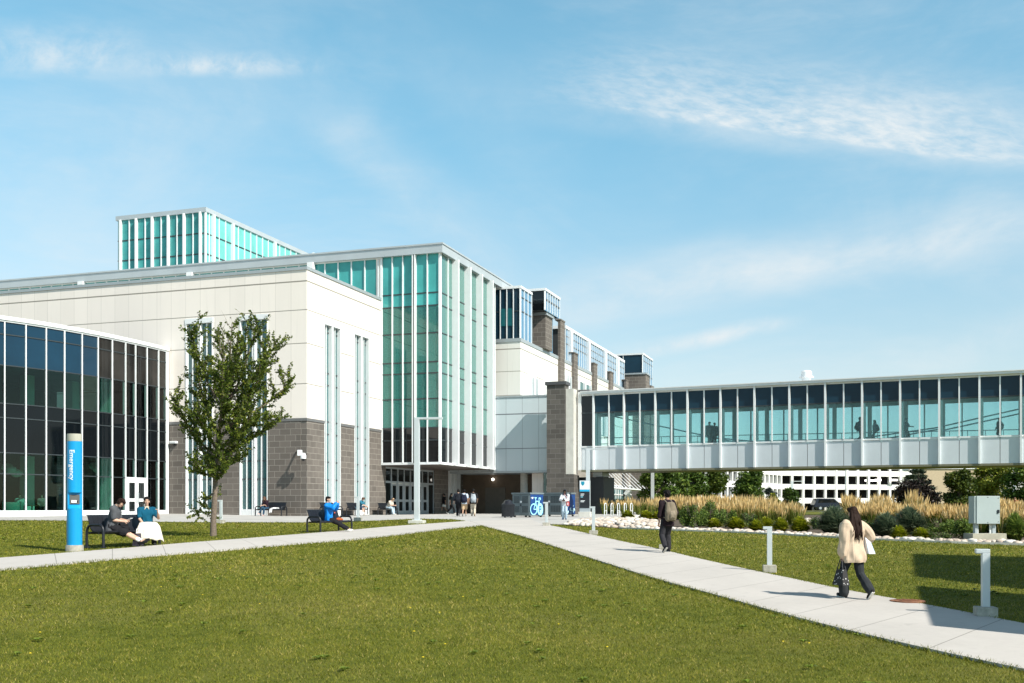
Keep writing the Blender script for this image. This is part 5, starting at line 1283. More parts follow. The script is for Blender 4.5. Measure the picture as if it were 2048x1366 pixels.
# emergency pylon
g = ground(149, 1103); pyl = empty('emergency_pylon', g, 0); tag(pyl, 'tall blue emergency pylon with a beige cap on a concrete footing', 'emergency phone')
s = g.y / F; RAD = 14.6 * s; H0 = (1103 - 1090) * s; HT = (1103 - 868) * s; HC = (1103 - 883) * s; nz0, nz1 = (1103 - 1008) * s, (1103 - 985) * s
mb = MB(); mb.lathe((0, 0), [(RAD * 1.17, -.3), (RAD * 1.17, H0 - .02), (RAD * 1.12, H0), (0, H0)], 32); mb.build('footing', mat('pylon_footing', (.36, .34, .29), .9, .25, 9, bump=.5), pyl)
tocam = Vector((.10, -1, 0)).normalized(); ft = math.atan2(tocam.x, -tocam.y)      # the call panel looks at the path
mb = MB(); n = 48; fa = -math.pi / 2 + .46
zs = [H0, nz0 - .28, nz0 - .12, nz0, nz1, nz1 + .02, HC]
def radius(a, z):
    d = abs((a - fa + math.pi) % (2 * math.pi) - math.pi)
    if nz0 - .2 < z < nz1 + .01 and d < .62: return ('n', d)
    return None
# lower body and upper body as turned shells, notch between them cut flat
mb.lathe((0, 0), [(RAD, H0), (RAD, nz0 - .12), (0, nz0 - .12)], 48); mb.lathe((0, 0), [(0, nz1), (RAD, nz1), (RAD, HC), (0, HC)], 48)
ca, sa = math.cos(fa), math.sin(fa); fx = Vector((ca, sa, 0)); sx_ = Vector((-sa, ca, 0)); flat = RAD * .45
pts = [sx_ * (RAD * math.sin(t)) + fx * (RAD * math.cos(t)) for t in np.linspace(1.104, 2 * math.pi - 1.104, 34)]
z0, z1 = nz0 - .12, nz1
for a, b in zip(pts, pts[1:] + pts[:1]): mb.face([a + Vector((0, 0, z0)), b + Vector((0, 0, z0)), b + Vector((0, 0, z1)), a + Vector((0, 0, z1))])
# sloping sill under the notch
for t0, t1 in zip(np.linspace(-1.1, 1.1, 13)[:-1], np.linspace(-1.1, 1.1, 13)[1:]):
    q = [fx * (RAD * math.cos(t)) + sx_ * (RAD * math.sin(t)) for t in (t0, t1)]; i_ = [fx * flat + sx_ * (RAD * math.sin(t)) for t in (t0, t1)]
    mb.face([q[0] + Vector((0, 0, z0 + .001)), q[1] + Vector((0, 0, z0 + .001)), i_[1] + Vector((0, 0, z0 + .10)), i_[0] + Vector((0, 0, z0 + .10))])
bm_obj = mb.build('body', M['blue'], pyl)
mb = MB(); mb.lathe((0, 0), [(RAD * .985, HC + .002), (RAD * 1.0, HC + .02), (RAD * .96, HT), (0, HT)], 40); mb.build('beacon_cap', M['beige_cap'], pyl)
pm = MB(); c = fx * (flat + .012); f_ = Fr((c.x, c.y), (sx_.x, sx_.y), (fx.x, fx.y))
pm.box(f_, -.12, .12, -.01, .01, nz0, nz1 - .06); po = pm.build('call_panel', mat('call_panel', (.10, .10, .095), .5), pyl)
pm = MB(); pm.box(f_, -.085, .045, .011, .03, nz0 + .03, nz0 + .10); pm.build('call_plate', M['white_metal'], po)
pm = MB(); q = f_.p(.06, .02, nz0 + .065); pm.ball(q, .022, 10, 8); pm.build('call_button', M['black'], po)
tm = text_mesh('Emergency', (985 - 868) * s * .118, .001); bm = bmesh.new(); bm.from_mesh(tm); bmesh.ops.subdivide_edges(bm, edges=[e for e in bm.edges if e.calc_length() > .03], cuts=2)
ta = -math.pi / 2 + .02; zc = (1103 - 930) * s; xs_ = [v.co.x for v in bm.verts]; kx_ = 60 * s / (max(xs_) - min(xs_))
for v in bm.verts:
    u, w, d = v.co.x * kx_, v.co.y * kx_ * 1.0, v.co.z; a = ta + w / RAD; rr_ = RAD + .003 + d; v.co = (rr_ * math.cos(a), rr_ * math.sin(a), zc - u)
bmesh.ops.recalc_face_normals(bm, faces=bm.faces); bm.to_mesh(tm); bm.free(); tm.materials.append(WHITE_INK); link('lettering', tm, pyl)

# bollard lights
def bollard():
    root = empty('bollard_light'); tag(root, 'x', 'bollard light', 'bollard lights along the paths')
    mb = MB(); mb.box(WF, -.165, .165, -.15, .15, -.3, .19); mb.build('footing', mat('footing_concrete', (.42, .40, .34), .9, .3, 8, bump=.4), root, .012)
    mb = MB(); mb.box(WF, -.062, .062, -.055, .055, .19, 1.09); mb.build('post', M['pole_metal'], root, .006)
    mb = MB(); mb.box(WF, -.16, .062, -.055, .055, 1.092, 1.16); ho = mb.build('light_head', M['pole_metal'], root, .006)
    mb = MB(); mb.box(WF, -.145, -.07, -.045, .045, 1.084, 1.0915); mb.build('lens', M['white_metal'], ho)
    return root
b0 = None
for (px, py, lb, hp) in ((1971, 1236, 'nearest bollard light, standing in shade at the right edge of the path', 138), (1539, 1145, 'bollard light beside the path between the walking man and the walking woman', 92), (1328, 1100, 'bollard light hidden behind the walking man with a backpack', 68), (1187, 1070, 'bollard light where the path starts before the bicycle lockers', 57),
                     (1093, 1053, 'bollard light on the lawn tip in front of the second bicycle locker', 49), (716, 1043, 'bollard light in front of the young man in a teal shirt', 50), (442, 1047, 'bollard light behind the trunk of the young elm', 47)):
    g = ground(px, py)
    if b0 is None: b0 = bollard(); o = b0; o.location = g
    else: o = dup(b0, g)
    o['label'] = lb; k = hp * g.y / F / 1.16; o.scale = (k, k, k); o.rotation_euler = (0, 0, R(-10))

# lamp posts with a flat arm
def lamp_post(h=5.3, arm=1.1):
    root = empty('lamp_post'); tag(root, 'x', 'lamp post', 'lamp posts')
    mb = MB(); mb.box(WF, -.36, .36, -.36, .36, -.3, .16); mb.build('footing', M['concrete_light'], root, .02)
    mb = MB(); mb.box(WF, -.12, .12, -.12, .12, .16, h); mb.box(WF, -.2, .2, -.2, .2, .16, .2); mb.build('pole', M['pole_metal'], root, .008)
    mb = MB(); mb.box(WF, .121, arm + .12, -.10, .10, h - .1, h - .001); a = mb.build('lamp_arm', M['pole_metal'], root, .006)
    mb = MB(); mb.box(WF, .35, arm + .08, -.085, .085, h - .11, h - .102); mb.build('lens', M['white_metal'], a); return root
l0 = None
for (px, D, top, lb, rz) in ((834, None, 835, 'tall lamp post in front of the teal glass box', -.15), (1176, None, 897, 'lamp post standing before the information sign at the bridge pier', -.15), (1305, 94., 905, 'lamp post whose head is hidden behind the footbridge', -.15), (1400, 140., 950, 'lamp post between the trees with its arm to the right', 0.), (1453, 150., 971, 'short looking pole between the green trees and the garage', 0.),
                         (2028, 125., 946, 'lamp post at the right edge with its arm to the left', math.pi), (1982, 165., 958, 'distant lamp post behind the grey cabinet with its arm to the left', math.pi), (1584, 142., 962, 'dark thin lamp post before the garage openings', 0.)):
    g = ground(px, {834: 1047, 1176: 1033}[px]) if D is None else onground(px, D)
    if l0 is None: l0 = lamp_post(); o = l0; o.location = g
    else: o = dup(l0, g)
    h = zat(top, g.y) - g.z; o['label'] = lb; o.rotation_euler = (0, 0, rz); w = {834: .95, 1176: .95, 1305: 1.1}.get(px, 1.25); o.scale = (w * 1.1, w, h / 5.3)
g = onground(1691, 120); o = empty('flag_pole', g); tag(o, 'thin bare pole rising behind the bed in front of the garage', 'pole'); mb = MB(); mb.tube([(0, 0, -.2), (0, 0, 6.0)], [.05, .04], 8); mb.build('pole', M['grey_metal'], o); mb = MB(); mb.lathe((0, 0), [(.16, -.1), (.16, .06), (0, .06)], 12); mb.build('base', M['concrete'], o)

# benches
BSEAT = [(.27, .40), (.30, .43), (.26, .455), (.10, .435), (-.10, .425), (-.22, .45), (-.285, .52), (-.33, .64), (-.375, .78), (-.41, .87), (-.445, .885)]
def slab_profile(mb, prof, x0, x1, th=.022):
    P = [Vector((0, y, z)) for y, z in prof]; n = len(P); N = []
    for i in range(n):
        d = (P[min(i + 1, n - 1)] - P[max(i - 1, 0)]).normalized(); N.append(Vector((0, -d.z, d.y)))
    A = [p + q * th / 2 for p, q in zip(P, N)]; B = [p - q * th / 2 for p, q in zip(P, N)]; X0, X1 = Vector((x0, 0, 0)), Vector((x1, 0, 0))
    for i in range(n - 1):
        mb.face([A[i] + X0, A[i + 1] + X0, A[i + 1] + X1, A[i] + X1], None, 0, True); mb.face([B[i] + X1, B[i + 1] + X1, B[i + 1] + X0, B[i] + X0], None, 0, True)
        mb.face([A[i] + X0, B[i] + X0, B[i + 1] + X0, A[i + 1] + X0]); mb.face([A[i] + X1, A[i + 1] + X1, B[i + 1] + X1, B[i] + X1])
    mb.face([A[0] + X0, A[0] + X1, B[0] + X1, B[0] + X0]); mb.face([A[-1] + X1, A[-1] + X0, B[-1] + X0, B[-1] + X1])
def bench():
    root = empty('bench'); tag(root, 'x', 'bench', 'black metal benches'); L_ = .92
    for nm, prof in (('seat', BSEAT[:6]), ('backrest', BSEAT[5:])):
        mb = MB(); n = 12; w = 2 * L_ / n
        for i in range(n): slab_profile(mb, prof, -L_ + i * w + .003, -L_ + (i + 1) * w - .003)
        slab_profile(mb, prof, -L_, L_, .008); mb.build(nm, M['bench'], root)
    for sx in (-1, 1):
        x = sx * (L_ + .05); arc = [(x, .30, 0), (x, .29, .45)] + [(x, .29 - .14 * (1 - math.cos(t)), .45 + .17 * math.sin(t)) for t in np.linspace(.3, 1.57, 5)] + [(x, -.18, .62)] + [(x, -.17 - .19 * math.sin(t), .62 - .18 * (1 - math.cos(t))) for t in np.linspace(.3, 1.57, 5)] + [(x, -.37, .3), (x, -.36, 0)]
        mb = MB(); mb.tube(arc, .038, 10); ao = mb.build('arm_frame', M['bench'], root)
        for y in (.30, -.36): mb = MB(); mb.lathe((x, y), [(.085, 0), (.085, .015), (.045, .03)], 12); mb.build('foot_plate', M['bench'], ao)
    mb = MB(); mb.tube([(-L_ - .04, .1, .40), (L_ + .04, .1, .40)], .03, 8); mb.tube([(-L_ - .04, -.28, .40), (L_ + .04, -.28, .40)], .03, 8); mb.build('cross_rail', M['bench'], root); return root
BF_DIR = Vector((.87, -.49)).normalized()         # way the two lawn benches look
bench0 = bench(); BN = []
def put_bench(first, loc, d, lb):
    o = bench0 if first else dup(bench0, loc); o.location = loc; o.rotation_euler = (0, 0, facing(d)); o['label'] = lb; BN.append(o); return o
g1 = ground(207, 1099); dperp = Vector((-BF_DIR.y, BF_DIR.x))          # along the bench, away from the camera
def bench_at(front_leg, d):
    """place so that the front foot of its near end stands at the given ground point"""
    p = Vector((d.x, d.y)); al = Vector((-p.y, p.x)); al = al if al.y > 0 else -al
    q = front_leg.to_2d() - p * .30 + al * .97; return Vector((q.x, q.y, gzf(q.x, q.y)))
B1 = put_bench(True, bench_at(g1, BF_DIR), BF_DIR, 'black bench beside the blue pylon with two men sitting on it')
B2 = put_bench(False, bench_at(ground(641, 1066), BF_DIR), BF_DIR, 'black bench on the lawn strip with the man in a blue jacket')
dl = -U; q = LF.p(LF.a_on(560), -1.15, 0); B3 = put_bench(False, Vector((q.x, q.y, gzf(q.x, q.y) + .024)), dl.to_2d(), 'black bench against the masonry under the corner camera with a girl sitting on it')
dr = -Vd
for px, lb in ((637, 'empty black bench just right of the masonry corner'), (690, 'black bench by the right windows with the young man in a teal shirt'), (752, 'black bench nearest the entrance doors with the man in a cap')):
    a = RF.a_on(px); q = RF.p(a, -1.0, 0); put_bench(False, Vector((q.x, q.y, gzf(q.x, q.y) + .024)), dr.to_2d(), lb)

# waste bin
g = ground(1016, 1036); o = empty('waste_bin', g); tag(o, 'black round waste bin with a domed lid left of the bicycle locker', 'bin')
mb = MB()
for k in range(28):
    a = 6.283 * k / 28; mb.bar((.36 * math.cos(a), .36 * math.sin(a), .09), (.38 * math.cos(a), .38 * math.sin(a), .82), .06, .02)
mb.lathe((0, 0), [(.33, .1), (.345, .80)], 24); mb.build('body', M['black'], o)
mb = MB(); mb.lathe((0, 0), [(.39, .80), (.39, .84), (.30, .90), (.24, 1.02), (.14, 1.09), (0, 1.11)], 24); mb.build('lid', M['black'], o)
mb = MB()
for k in range(4): a = .8 + 1.57 * k; mb.box(WF, .26 * math.cos(a) - .05, .26 * math.cos(a) + .05, .26 * math.sin(a) - .05, .26 * math.sin(a) + .05, 0, .1)
mb.build('foot', M['black'], o)

# bicycle lockers
lockm = mat('locker_grey', (.16, .20, .215), .45, .08, 3); signb = mat('sign_blue', (.008, .05, .20), .4, .05); cyan = mat('sign_light_blue', (.35, .78, .92), .5, .02); grille = mat('grille_dark', (.03, .04, .045), .6, .2, 30)
def locker(name, C, dl, Ll, dr, Lr, h, lb):
    f_ = Fr(C, dl, dr); z = gzf(C[0], C[1]) + .03; root = empty(name, (C[0], C[1], z), local=False); tag(root, lb, 'bicycle locker', 'bicycle lockers')
    mb = MB(); mb.box(f_, 0, Ll, 0, Lr, z + .10, z + h - .08); mb.build('cabinet', lockm, root)
    mb = MB(); mb.box(f_, -.05, Ll + .05, -.05, Lr + .03, z + h - .078, z + h + .02); mb.build('roof', lockm, root)
    mb = MB(); 
    for a in (.05, Ll - .15): 
        for b in (.05, Lr - .15): mb.box(f_, a, a + .1, b, b + .1, z - .1, z + .098)
    mb.build('foot', M['black'], root)
    for i in range(2):
        a0, a1 = .05 + i * (Ll - .06) / 2, .05 + (i + 1) * (Ll - .06) / 2 - .03; d = MB(); d.box(f_, a0, a1, -.03, -.002, z + .14, z + h - .14); do = d.build('door', lockm, root)
        for (y0, y1) in ((.2, .46), (.58, .86)):
            g_ = MB(); m_ = 6
            g_.box(f_, a0 + .1, a1 - .1, -.034, -.031, z + h * y0, z + h * y1); gr = g_.build('grille', grille, do)
            g_ = MB()
            for j in range(1, m_): a = a0 + .1 + (a1 - a0 - .2) * j / m_; g_.box(f_, a - .008, a + .008, -.040, -.0345, z + h * y0, z + h * y1)
            for j in range(1, m_): zz_ = z + h * (y0 + (y1 - y0) * j / m_); g_.box(f_, a0 + .1, a1 - .1, -.044, -.0405, zz_ - .008, zz_ + .008)
            g_.build('grille_bar', lockm, gr)
    d = MB(); d.box(f_, Ll / 2 - .06, Ll / 2 + .06, -.05, -.031, z + h * .60, z + h * .67); d.build('notice', WHITE_INK, root)
    d = MB(); d.box(f_, Ll / 2 - .03, Ll / 2 + .03, -.07, -.032, z + h * .46, z + h * .53); d.build('latch', M['black'], root)
    pn = MB(); pn.box(f_, -.03, -.002, .02, Lr - .02, z + .16, z + h - .1); po = pn.build('sign_panel', signb, root)
    return root, po, f_, z
C1 = at(1060, HY, 65.2).to_2d(); dl_, dr_ = Vector((-.78, .62)).normalized(), Vector((.62, .78)).normalized()
H1 = (1036 - 987) * 65.2 / F
lk1, pn1, f1, z1_ = locker('bicycle_locker', C1, dl_, 1.37, dr_, 1.33, H1, 'grey mesh door bicycle locker with a large light blue bicycle sign on its side')
def ring(mb, f_, b, z, r, w, n=28, a=-.036):
    P = [(b + r * math.cos(t), z + r * math.sin(t)) for t in np.linspace(0, 2 * math.pi, n + 1)]; Q = [(b + (r - w) * math.cos(t), z + (r - w) * math.sin(t)) for t in np.linspace(0, 2 * math.pi, n + 1)]
    for i in range(n):
        for aa, dd in ((a, 1),): mb.face([f_.p(aa, *P[i]), f_.p(aa, *P[i + 1]), f_.p(aa, *Q[i + 1]), f_.p(aa, *Q[i])])
def stroke(mb, f_, p, q, w, a=-.036):
    (b0, z0), (b1, z1) = p, q; d = math.hypot(b1 - b0, z1 - z0); nx_, nz_ = -(z1 - z0) / d * w / 2, (b1 - b0) / d * w / 2
    mb.face([f_.p(a, b0 + nx_, z0 + nz_), f_.p(a, b1 + nx_, z1 + nz_), f_.p(a, b1 - nx_, z1 - nz_), f_.p(a, b0 - nx_, z0 - nz_)])
mb = MB(); z = z1_; w = .07
bp = lambda px, py: (f1.b_on(px, -.036), z1_ + .03 + (1035 - py) * 65.5 / F)
wl_, wr = bp(1067.5, 1020), bp(1080, 1020)
ring(mb, f1, wl_[0], wl_[1], .36, .07)
T_ = [(1067.5, 1020), (1071.5, 1004), (1078, 1004), (1073.5, 1020), (1067.5, 1020)]
for a, b in zip(T_[:-1], T_[1:]): stroke(mb, f1, bp(*a), bp(*b), w * .8, -.038)
stroke(mb, f1, bp(1073.5, 1020), bp(1071, 997.5), w * .8, -.040); stroke(mb, f1, bp(1069, 997), bp(1073.2, 997), w, -.042); stroke(mb, f1, bp(1080, 1018), bp(1077.5, 997.5), w * .9, -.044)
stroke(mb, f1, bp(1077.2, 997.5), bp(1081, 997.5), w, -.046); stroke(mb, f1, bp(1080.6, 997.5), bp(1080.6, 1001.5), w, -.048)
# solid wheel with the letter P
c = wr; n = 28
mb.face([f1.p(-.050, c[0] + .30 * math.cos(t), c[1] + .38 * math.sin(t)) for t in np.linspace(0, 2 * math.pi, n, endpoint=False)])
mb.build('bicycle_symbol', cyan, pn1)
mb = MB(); 
stroke(mb, f1, (c[0] - .07, c[1] - .2), (c[0] - .07, c[1] + .2), .07, -.053); stroke(mb, f1, (c[0] - .07, c[1] + .17), (c[0] + .06, c[1] + .17), .06, -.055); stroke(mb, f1, (c[0] - .07, c[1] - .0), (c[0] + .06, c[1] - .0), .06, -.055); stroke(mb, f1, (c[0] + .08, c[1] - .03), (c[0] + .08, c[1] + .2), .06, -.057)
mb.build('letter', signb, pn1)
mb = MB()
for (p0, p1, y) in ((1062, 1063.2, 997), (1064, 1067, 996.5), (1064, 1066.3, 998.5)): stroke(mb, f1, bp(p0, y), bp(p1, y), .05, -.036)
mb.build('small_print', WHITE_INK, pn1)
C2 = at(1125, HY, 68).to_2d(); lk2, pn2, f2, z2_ = locker('bicycle_locker', C2, dl_, 2.06, dr_, 1.38, (1036 - 988.5) * 68 / F, 'grey bicycle locker behind the man looking at his phone, its blue side splashed with white')
r_ = random.Random(3); mb = MB()
for k in range(34):
    b = r_.uniform(.1, 1.3); z = z2_ + .22 + abs(r_.gauss(0, .22)); q = r_.uniform(.03, .10); t0 = r_.uniform(0, 6)
    mb.face([f2.p(-.036 - .0006 * k, b + q * (1 if j % 2 else .45) * math.cos(t0 + j * .785), z + q * (1 if j % 2 else .45) * math.sin(t0 + j * .785)) for j in range(8)])
mb.build('splash_pattern', mat('splash_white', (.5, .75, .85), .5, .3, 6), pn2)

# information sign
g = ground(1170, 1034); D0 = g.y; s = D0 / F; o = empty('information_sign', g, R(-14)); tag(o, 'slim information sign with white top and black panel on a concrete block', 'sign')
w = 10.5 * s; zt_ = lambda py: (1034 - py) * s
mb = MB(); mb.box(WF, -w * 1.15, w * 1.15, -.3, .3, -.2, zt_(1023.5)); mb.build('footing', M['concrete_light'], o, .02)
mb = MB(); mb.box(WF, -w, w, -.12, .12, zt_(1023.5), zt_(961)); mb.build('sign_body', M['grey_metal'], o)
f_ = Fr((0, -.121), (1, 0), (0, -1))
for nm, y0, y1, m_ in (('white_panel', 961.5, 979, WHITE_INK), ('blue_band', 979.2, 983, mat('sign_band', (.02, .42, .72), .5, .02)), ('black_panel', 983.2, 1016, M['black'])):
    p = MB(); p.box(f_, -w + .02, w - .02, 0, .02, zt_(y1), zt_(y0)); po = p.build(nm, m_, o)
    if nm == 'white_panel':
        p = MB(); c = (-.12, zt_(967)); sh = [(-.11, .13), (.11, .13), (.11, -.02), (.06, -.1), (0, -.15), (-.06, -.1), (-.11, -.02)]; p.face([f_.p(c[0] + x, .023, c[1] + z) for x, z in sh]); p.build('emblem', mat('emblem_teal', (.01, .28, .42), .5, .1, 8), po)
    if nm == 'black_panel':
        p = MB()
        for (a0, a1, y) in ((-.26, -.02, 988), (-.26, -.06, 990.5), (-.26, .02, 1001.5), (-.26, -.04, 1003.6)): p.box(f_, a0, a1, .021, .024, zt_(y + .6), zt_(y - .6))
        p.build('print', WHITE_INK, po); p = MB(); p.box(f_, -.26, -.1, .021, .024, zt_(994.5), zt_(993.2)); p.build('print_blue', cyan, po)

# grey utility cabinet
g = ground(1978, 1084); s = g.y / F; o = empty('utility_cabinet', g, R(4)); tag(o, 'pale grey steel utility cabinet on legs above a concrete block', 'cabinet')
zt_ = lambda py: (1084 - py) * s; X_ = lambda px: (px - 1978) * s
cabm = mat('cabinet_grey', (.40, .47, .475), .4, .04, 2); mb = MB(); mb.box(WF, X_(1943), X_(2013), -.05, .6, -.3, zt_(1067)); mb.build('concrete_base', mat('cabinet_base', (.40, .385, .31), .85, .1, 4, bump=.2), o, .01)
mb = MB(); mb.box(WF, X_(1949.5), X_(2001), .06, .46, zt_(1047), zt_(992.5)); mb.build('box', cabm, o, .008)
mb = MB(); mb.box(WF, X_(1953.5), X_(2001.5), .025, .058, zt_(1047.5), zt_(992)); do = mb.build('door', cabm, o, .006)
mb = MB()
for px, py in ((1976.5, 994.5), (1998, 996), (1976.5, 1045), (1998, 1043.5)): mb.ball((X_(px), .02, zt_(py)), .014, 8, 6)
mb.build('bolt', M['black'], do); mb = MB(); mb.box(WF, X_(1996), X_(1999.5), -.01, .024, zt_(1026), zt_(1019.5)); mb.build('lock', M['black'], do)
for px0, px1 in ((1954, 1959), (1990, 1997)): mb = MB(); mb.box(WF, X_(px0), X_(px1), .15, .3, zt_(1067), zt_(1047)); mb.build('leg', M['grey_metal'], o)
mb = MB()
for px in (1961, 1986, 1988.5): mb.tube([(X_(px), .2, zt_(1067)), (X_(px), .2, zt_(1047))], .022, 8)
mb.build('conduit', M['white_metal'], o)

# bicycle racks below the bridge
r0 = None
for k, px in enumerate((1211, 1224, 1237, 1250.5, 1263)):
    g = ground(px, 1031.5)
    if r0 is None:
        r0 = empty('bicycle_rack', g); tag(r0, 'x', 'bicycle rack', 'bicycle racks')
        mb = MB(); mb.tube([(-.0, -.3, 0), (0, -.3, .72), (0, -.22, .84), (0, 0, .88), (0, .22, .84), (0, .3, .72), (0, .3, 0)], .028, 8); mb.build('hoop', M['white_metal'], r0); mb = MB(); mb.bar((0, -.3, .35), (0, .3, .35), .04); mb.build('cross_bar', M['white_metal'], r0); mb = MB(); mb.box(WF, -.08, .08, -.45, .45, 0, .03); mb.build('base_plate', M['grey_metal'], r0); o = r0
    else: o = dup(r0, g)
    o.rotation_euler = (0, 0, R(-20)); o['label'] = ['bicycle rack hoop next to the dark stair wall', 'second bicycle rack hoop from the dark stair wall', 'middle hoop of the five bicycle racks', 'fourth bicycle rack hoop from the dark stair wall', 'bicycle rack hoop farthest from the dark stair wall'][k]

# security camera and wall lamp
pc = LF.p(LF.a_on(592), 0, zat(906, 70.5)); o = empty('security_camera', pc, 0, False); tag(o, 'white dome security camera on a bracket at the masonry corner', 'camera')
tip = LF.p(.05, -.72, zat(906, 70)); mb = MB(); q = LF.p(LF.a_on(592), -.03, pc.z); mb.bar(q, tip + Vector((0, 0, .1)), .09); mb.build('bracket', M['black'], o)
mb = MB(); mb.box(Fr((tip.x, tip.y), (1, 0), (0, 1)), -.2, .1, -.12, .12, tip.z - .22, tip.z + .16); mb.build('housing', M['white_metal'], o, .03)
mb = MB(); c = (tip.x + .18, tip.y); mb.lathe(c, [(0, tip.z - .02), (.13, tip.z - .05), (.19, tip.z - .2), (.19, tip.z - .4), (.15, tip.z - .42)], 16); mb.build('shroud', M['white_metal'], o)
mb = MB(); mb.ball((c[0], c[1], tip.z - .43), (.13, .13, .13), 14, 8); mb.build('dome', M['black'], o)
pc = LF.p(LF.a_on(350), -.02, zat(884, 72.5)); o = empty('wall_light', pc, 0, False); tag(o, 'small white wedge wall light on the masonry beside the curved pavilion', 'wall light')
mb = MB(); a = LF.a_on(350); mb.box(LF, a - .28, a + .28, -.3, -.02, pc.z - .08, pc.z + .1); mb.build('shade', M['white_metal'], o, .05); mb = MB(); mb.box(LF, a - .1, a + .1, -.06, -.021, pc.z - .2, pc.z - .081); mb.build('bracket', M['black'], o)
# rusty drain cover beside the path
g = ground(1815, 1207); o = empty('drain_cover', g + Vector((0, 0, .035))); tag(o, 'round rusty drain cover in the grass at the right edge of the path', 'drain cover')
rust = mat('rust', (.23, .10, .05), .85, .4, 9, bump=.5); mb = MB(); mb.lathe((0, 0), [(.30, 0), (.30, .02), (.26, .025), (0, .025)], 28); mb.build('plate', rust, o)
mb = MB()
for i in range(-3, 4):
    for j in range(-3, 4):
        if i * i + j * j < 10: mb.box(WF, i * .07 - .02, i * .07 + .02, j * .07 - .02, j * .07 + .02, .0255, .033)
mb.build('stud_pattern', rust, o)
# dark pick-up far behind the bed
g = onground(1657, 150); o = empty('parked_car', g, R(2)); tag(o, 'dark blue estate car parked in front of the garage', 'car')
carp = mat('car_paint', (.012, .018, .035), .25, .1); prof = [(-2.3, .45), (-2.35, .8), (-2.2, 1.0), (-1.95, 1.62), (-1.7, 1.7), (.5, 1.68), (1.15, 1.15), (2.2, .95), (2.35, .7), (2.3, .4)]
def carbody(mb, prof, y0, y1):
    n = len(prof)
    mb.face([(x, y0, z) for x, z in prof]); mb.face([(x, y1, z) for x, z in prof][::-1])
    for i in range(n): (xa, za), (xb, zb_) = prof[i], prof[(i + 1) % n]; mb.face([(xa, y0, za), (xa, y1, za), (xb, y1, zb_), (xb, y0, zb_)])
mb = MB(); carbody(mb, prof, -.9, .9); mb.build('body', carp, o, .05)
mb = MB(); carbody(mb, [(-1.8, 1.08), (-1.62, 1.56), (.42, 1.56), (.9, 1.12)], -.91, .91); mb.build('window', M['dark_glass'], o)
for x in (-1.45, 1.45):
    for y in (-.85, .85):
        mb = MB(); mb.tube([(x, y - .1, .34), (x, y + .1, .34)], .34, 18); wo_ = mb.build('wheel', M['black'], o); mb = MB(); mb.tube([(x, y - .11, .34), (x, y + .11, .34)], .18, 12); mb.build('rim', M['grey_metal'], wo_)
for y in (-.6, .6): mb = MB(); mb.box(WF, 2.25, 2.37, y - .18, y + .18, .72, .86); mb.build('headlight', M['white_metal'], o)
# ------------------------------------------------------------------ people
SKIN = {'fair': mat('skin_fair', (.58, .36, .26), .55, .06, 8), 'tan': mat('skin_tan', (.46, .27, .18), .55, .06, 8), 'dark': mat('skin_dark', (.16, .085, .055), .55, .08, 8)}
CL = {}
def cloth(name, col, rough=.85, var=.14):
    if name not in CL: CL[name] = mat('cloth_' + name, col, rough, var, 6, spec=.2, bump=.25, bscale=70)
    return CL[name]
HAIR = {'black': mat('hair_black', (.009, .008, .008), .7, .3, 20, spec=.15), 'brown': mat('hair_brown', (.022, .011, .008), .7, .3, 20, spec=.15), 'auburn': mat('hair_auburn', (.10, .045, .022), .5, .3, 20)}
EYE = mat('eye_dark', (.02, .015, .012), .3, .1); LIP = mat('lip', (.36, .15, .12), .5, .05)
class Cap:
    """a union of tapered capsules and ellipsoids that a voxel remesh turns into one skin"""
    def __init__(s): s.mb = MB()
    def seg(s, a, b, ra, rb, n=10):
        a, b = Vector(a), Vector(b); L_ = (b - a).length
        if L_ < 1e-4: return s
        s.mb.tube([a, b], [ra, rb], n); s.mb.ball(a, ra, n, 6); s.mb.ball(b, rb, n, 6); return s
    def chain(s, pts, rs):
        for i in range(len(pts) - 1): s.seg(pts[i], pts[i + 1], rs[i], rs[i + 1])
        return s
    def ell(s, c, r, n=14): s.mb.ball(c, r, n, 10); return s
    def out(s, name, m_, parent, vox, smooth=4, fold=0., cut=None):
        me = s.mb.mesh(name, m_, weld=False); o = bpy.data.objects.new(name, me); COL.objects.link(o)
        rm = o.modifiers.new('r', 'REMESH'); rm.mode = 'VOXEL'; rm.voxel_size = vox; rm.use_smooth_shade = True
        if smooth: sm = o.modifiers.new('s', 'SMOOTH'); sm.factor = .5; sm.iterations = smooth
        dg = bpy.context.evaluated_depsgraph_get(); new = bpy.data.meshes.new_from_object(o.evaluated_get(dg)); o.modifiers.clear(); o.data = new; bpy.data.meshes.remove(me)
        if cut:
            bm = bmesh.new(); bm.from_mesh(new); bmesh.ops.bisect_plane(bm, geom=bm.verts[:] + bm.edges[:] + bm.faces[:], plane_co=cut[0], plane_no=cut[1], clear_inner=True); bm.to_mesh(new); bm.free()
        if fold:
            n_ = len(new.vertices); co = np.empty(n_ * 3, np.float32); new.vertices.foreach_get('co', co); co = co.reshape(-1, 3); nr = np.empty(n_ * 3, np.float32); new.vertex_normals.foreach_get('vector', nr); nr = nr.reshape(-1, 3)
            rg = np.random.default_rng(len(bpy.data.objects)); a_ = np.zeros(n_)
            for j_ in range(9): d_ = rg.normal(size=3) * np.array((22, 22, 9)); a_ += np.sin(co @ d_ + 1.5 * np.sin(co @ (rg.normal(size=3) * 9)) + rg.uniform(0, 6)) / 4.2
            co = co + nr * (a_ * fold)[:, None]; new.vertices.foreach_set('co', co.ravel().astype(np.float32)); new.update()
        new.materials.clear(); new.materials.append(m_); new.polygons.foreach_set('use_smooth', [True] * len(new.polygons)); new.name = name
        o.parent = parent; return o
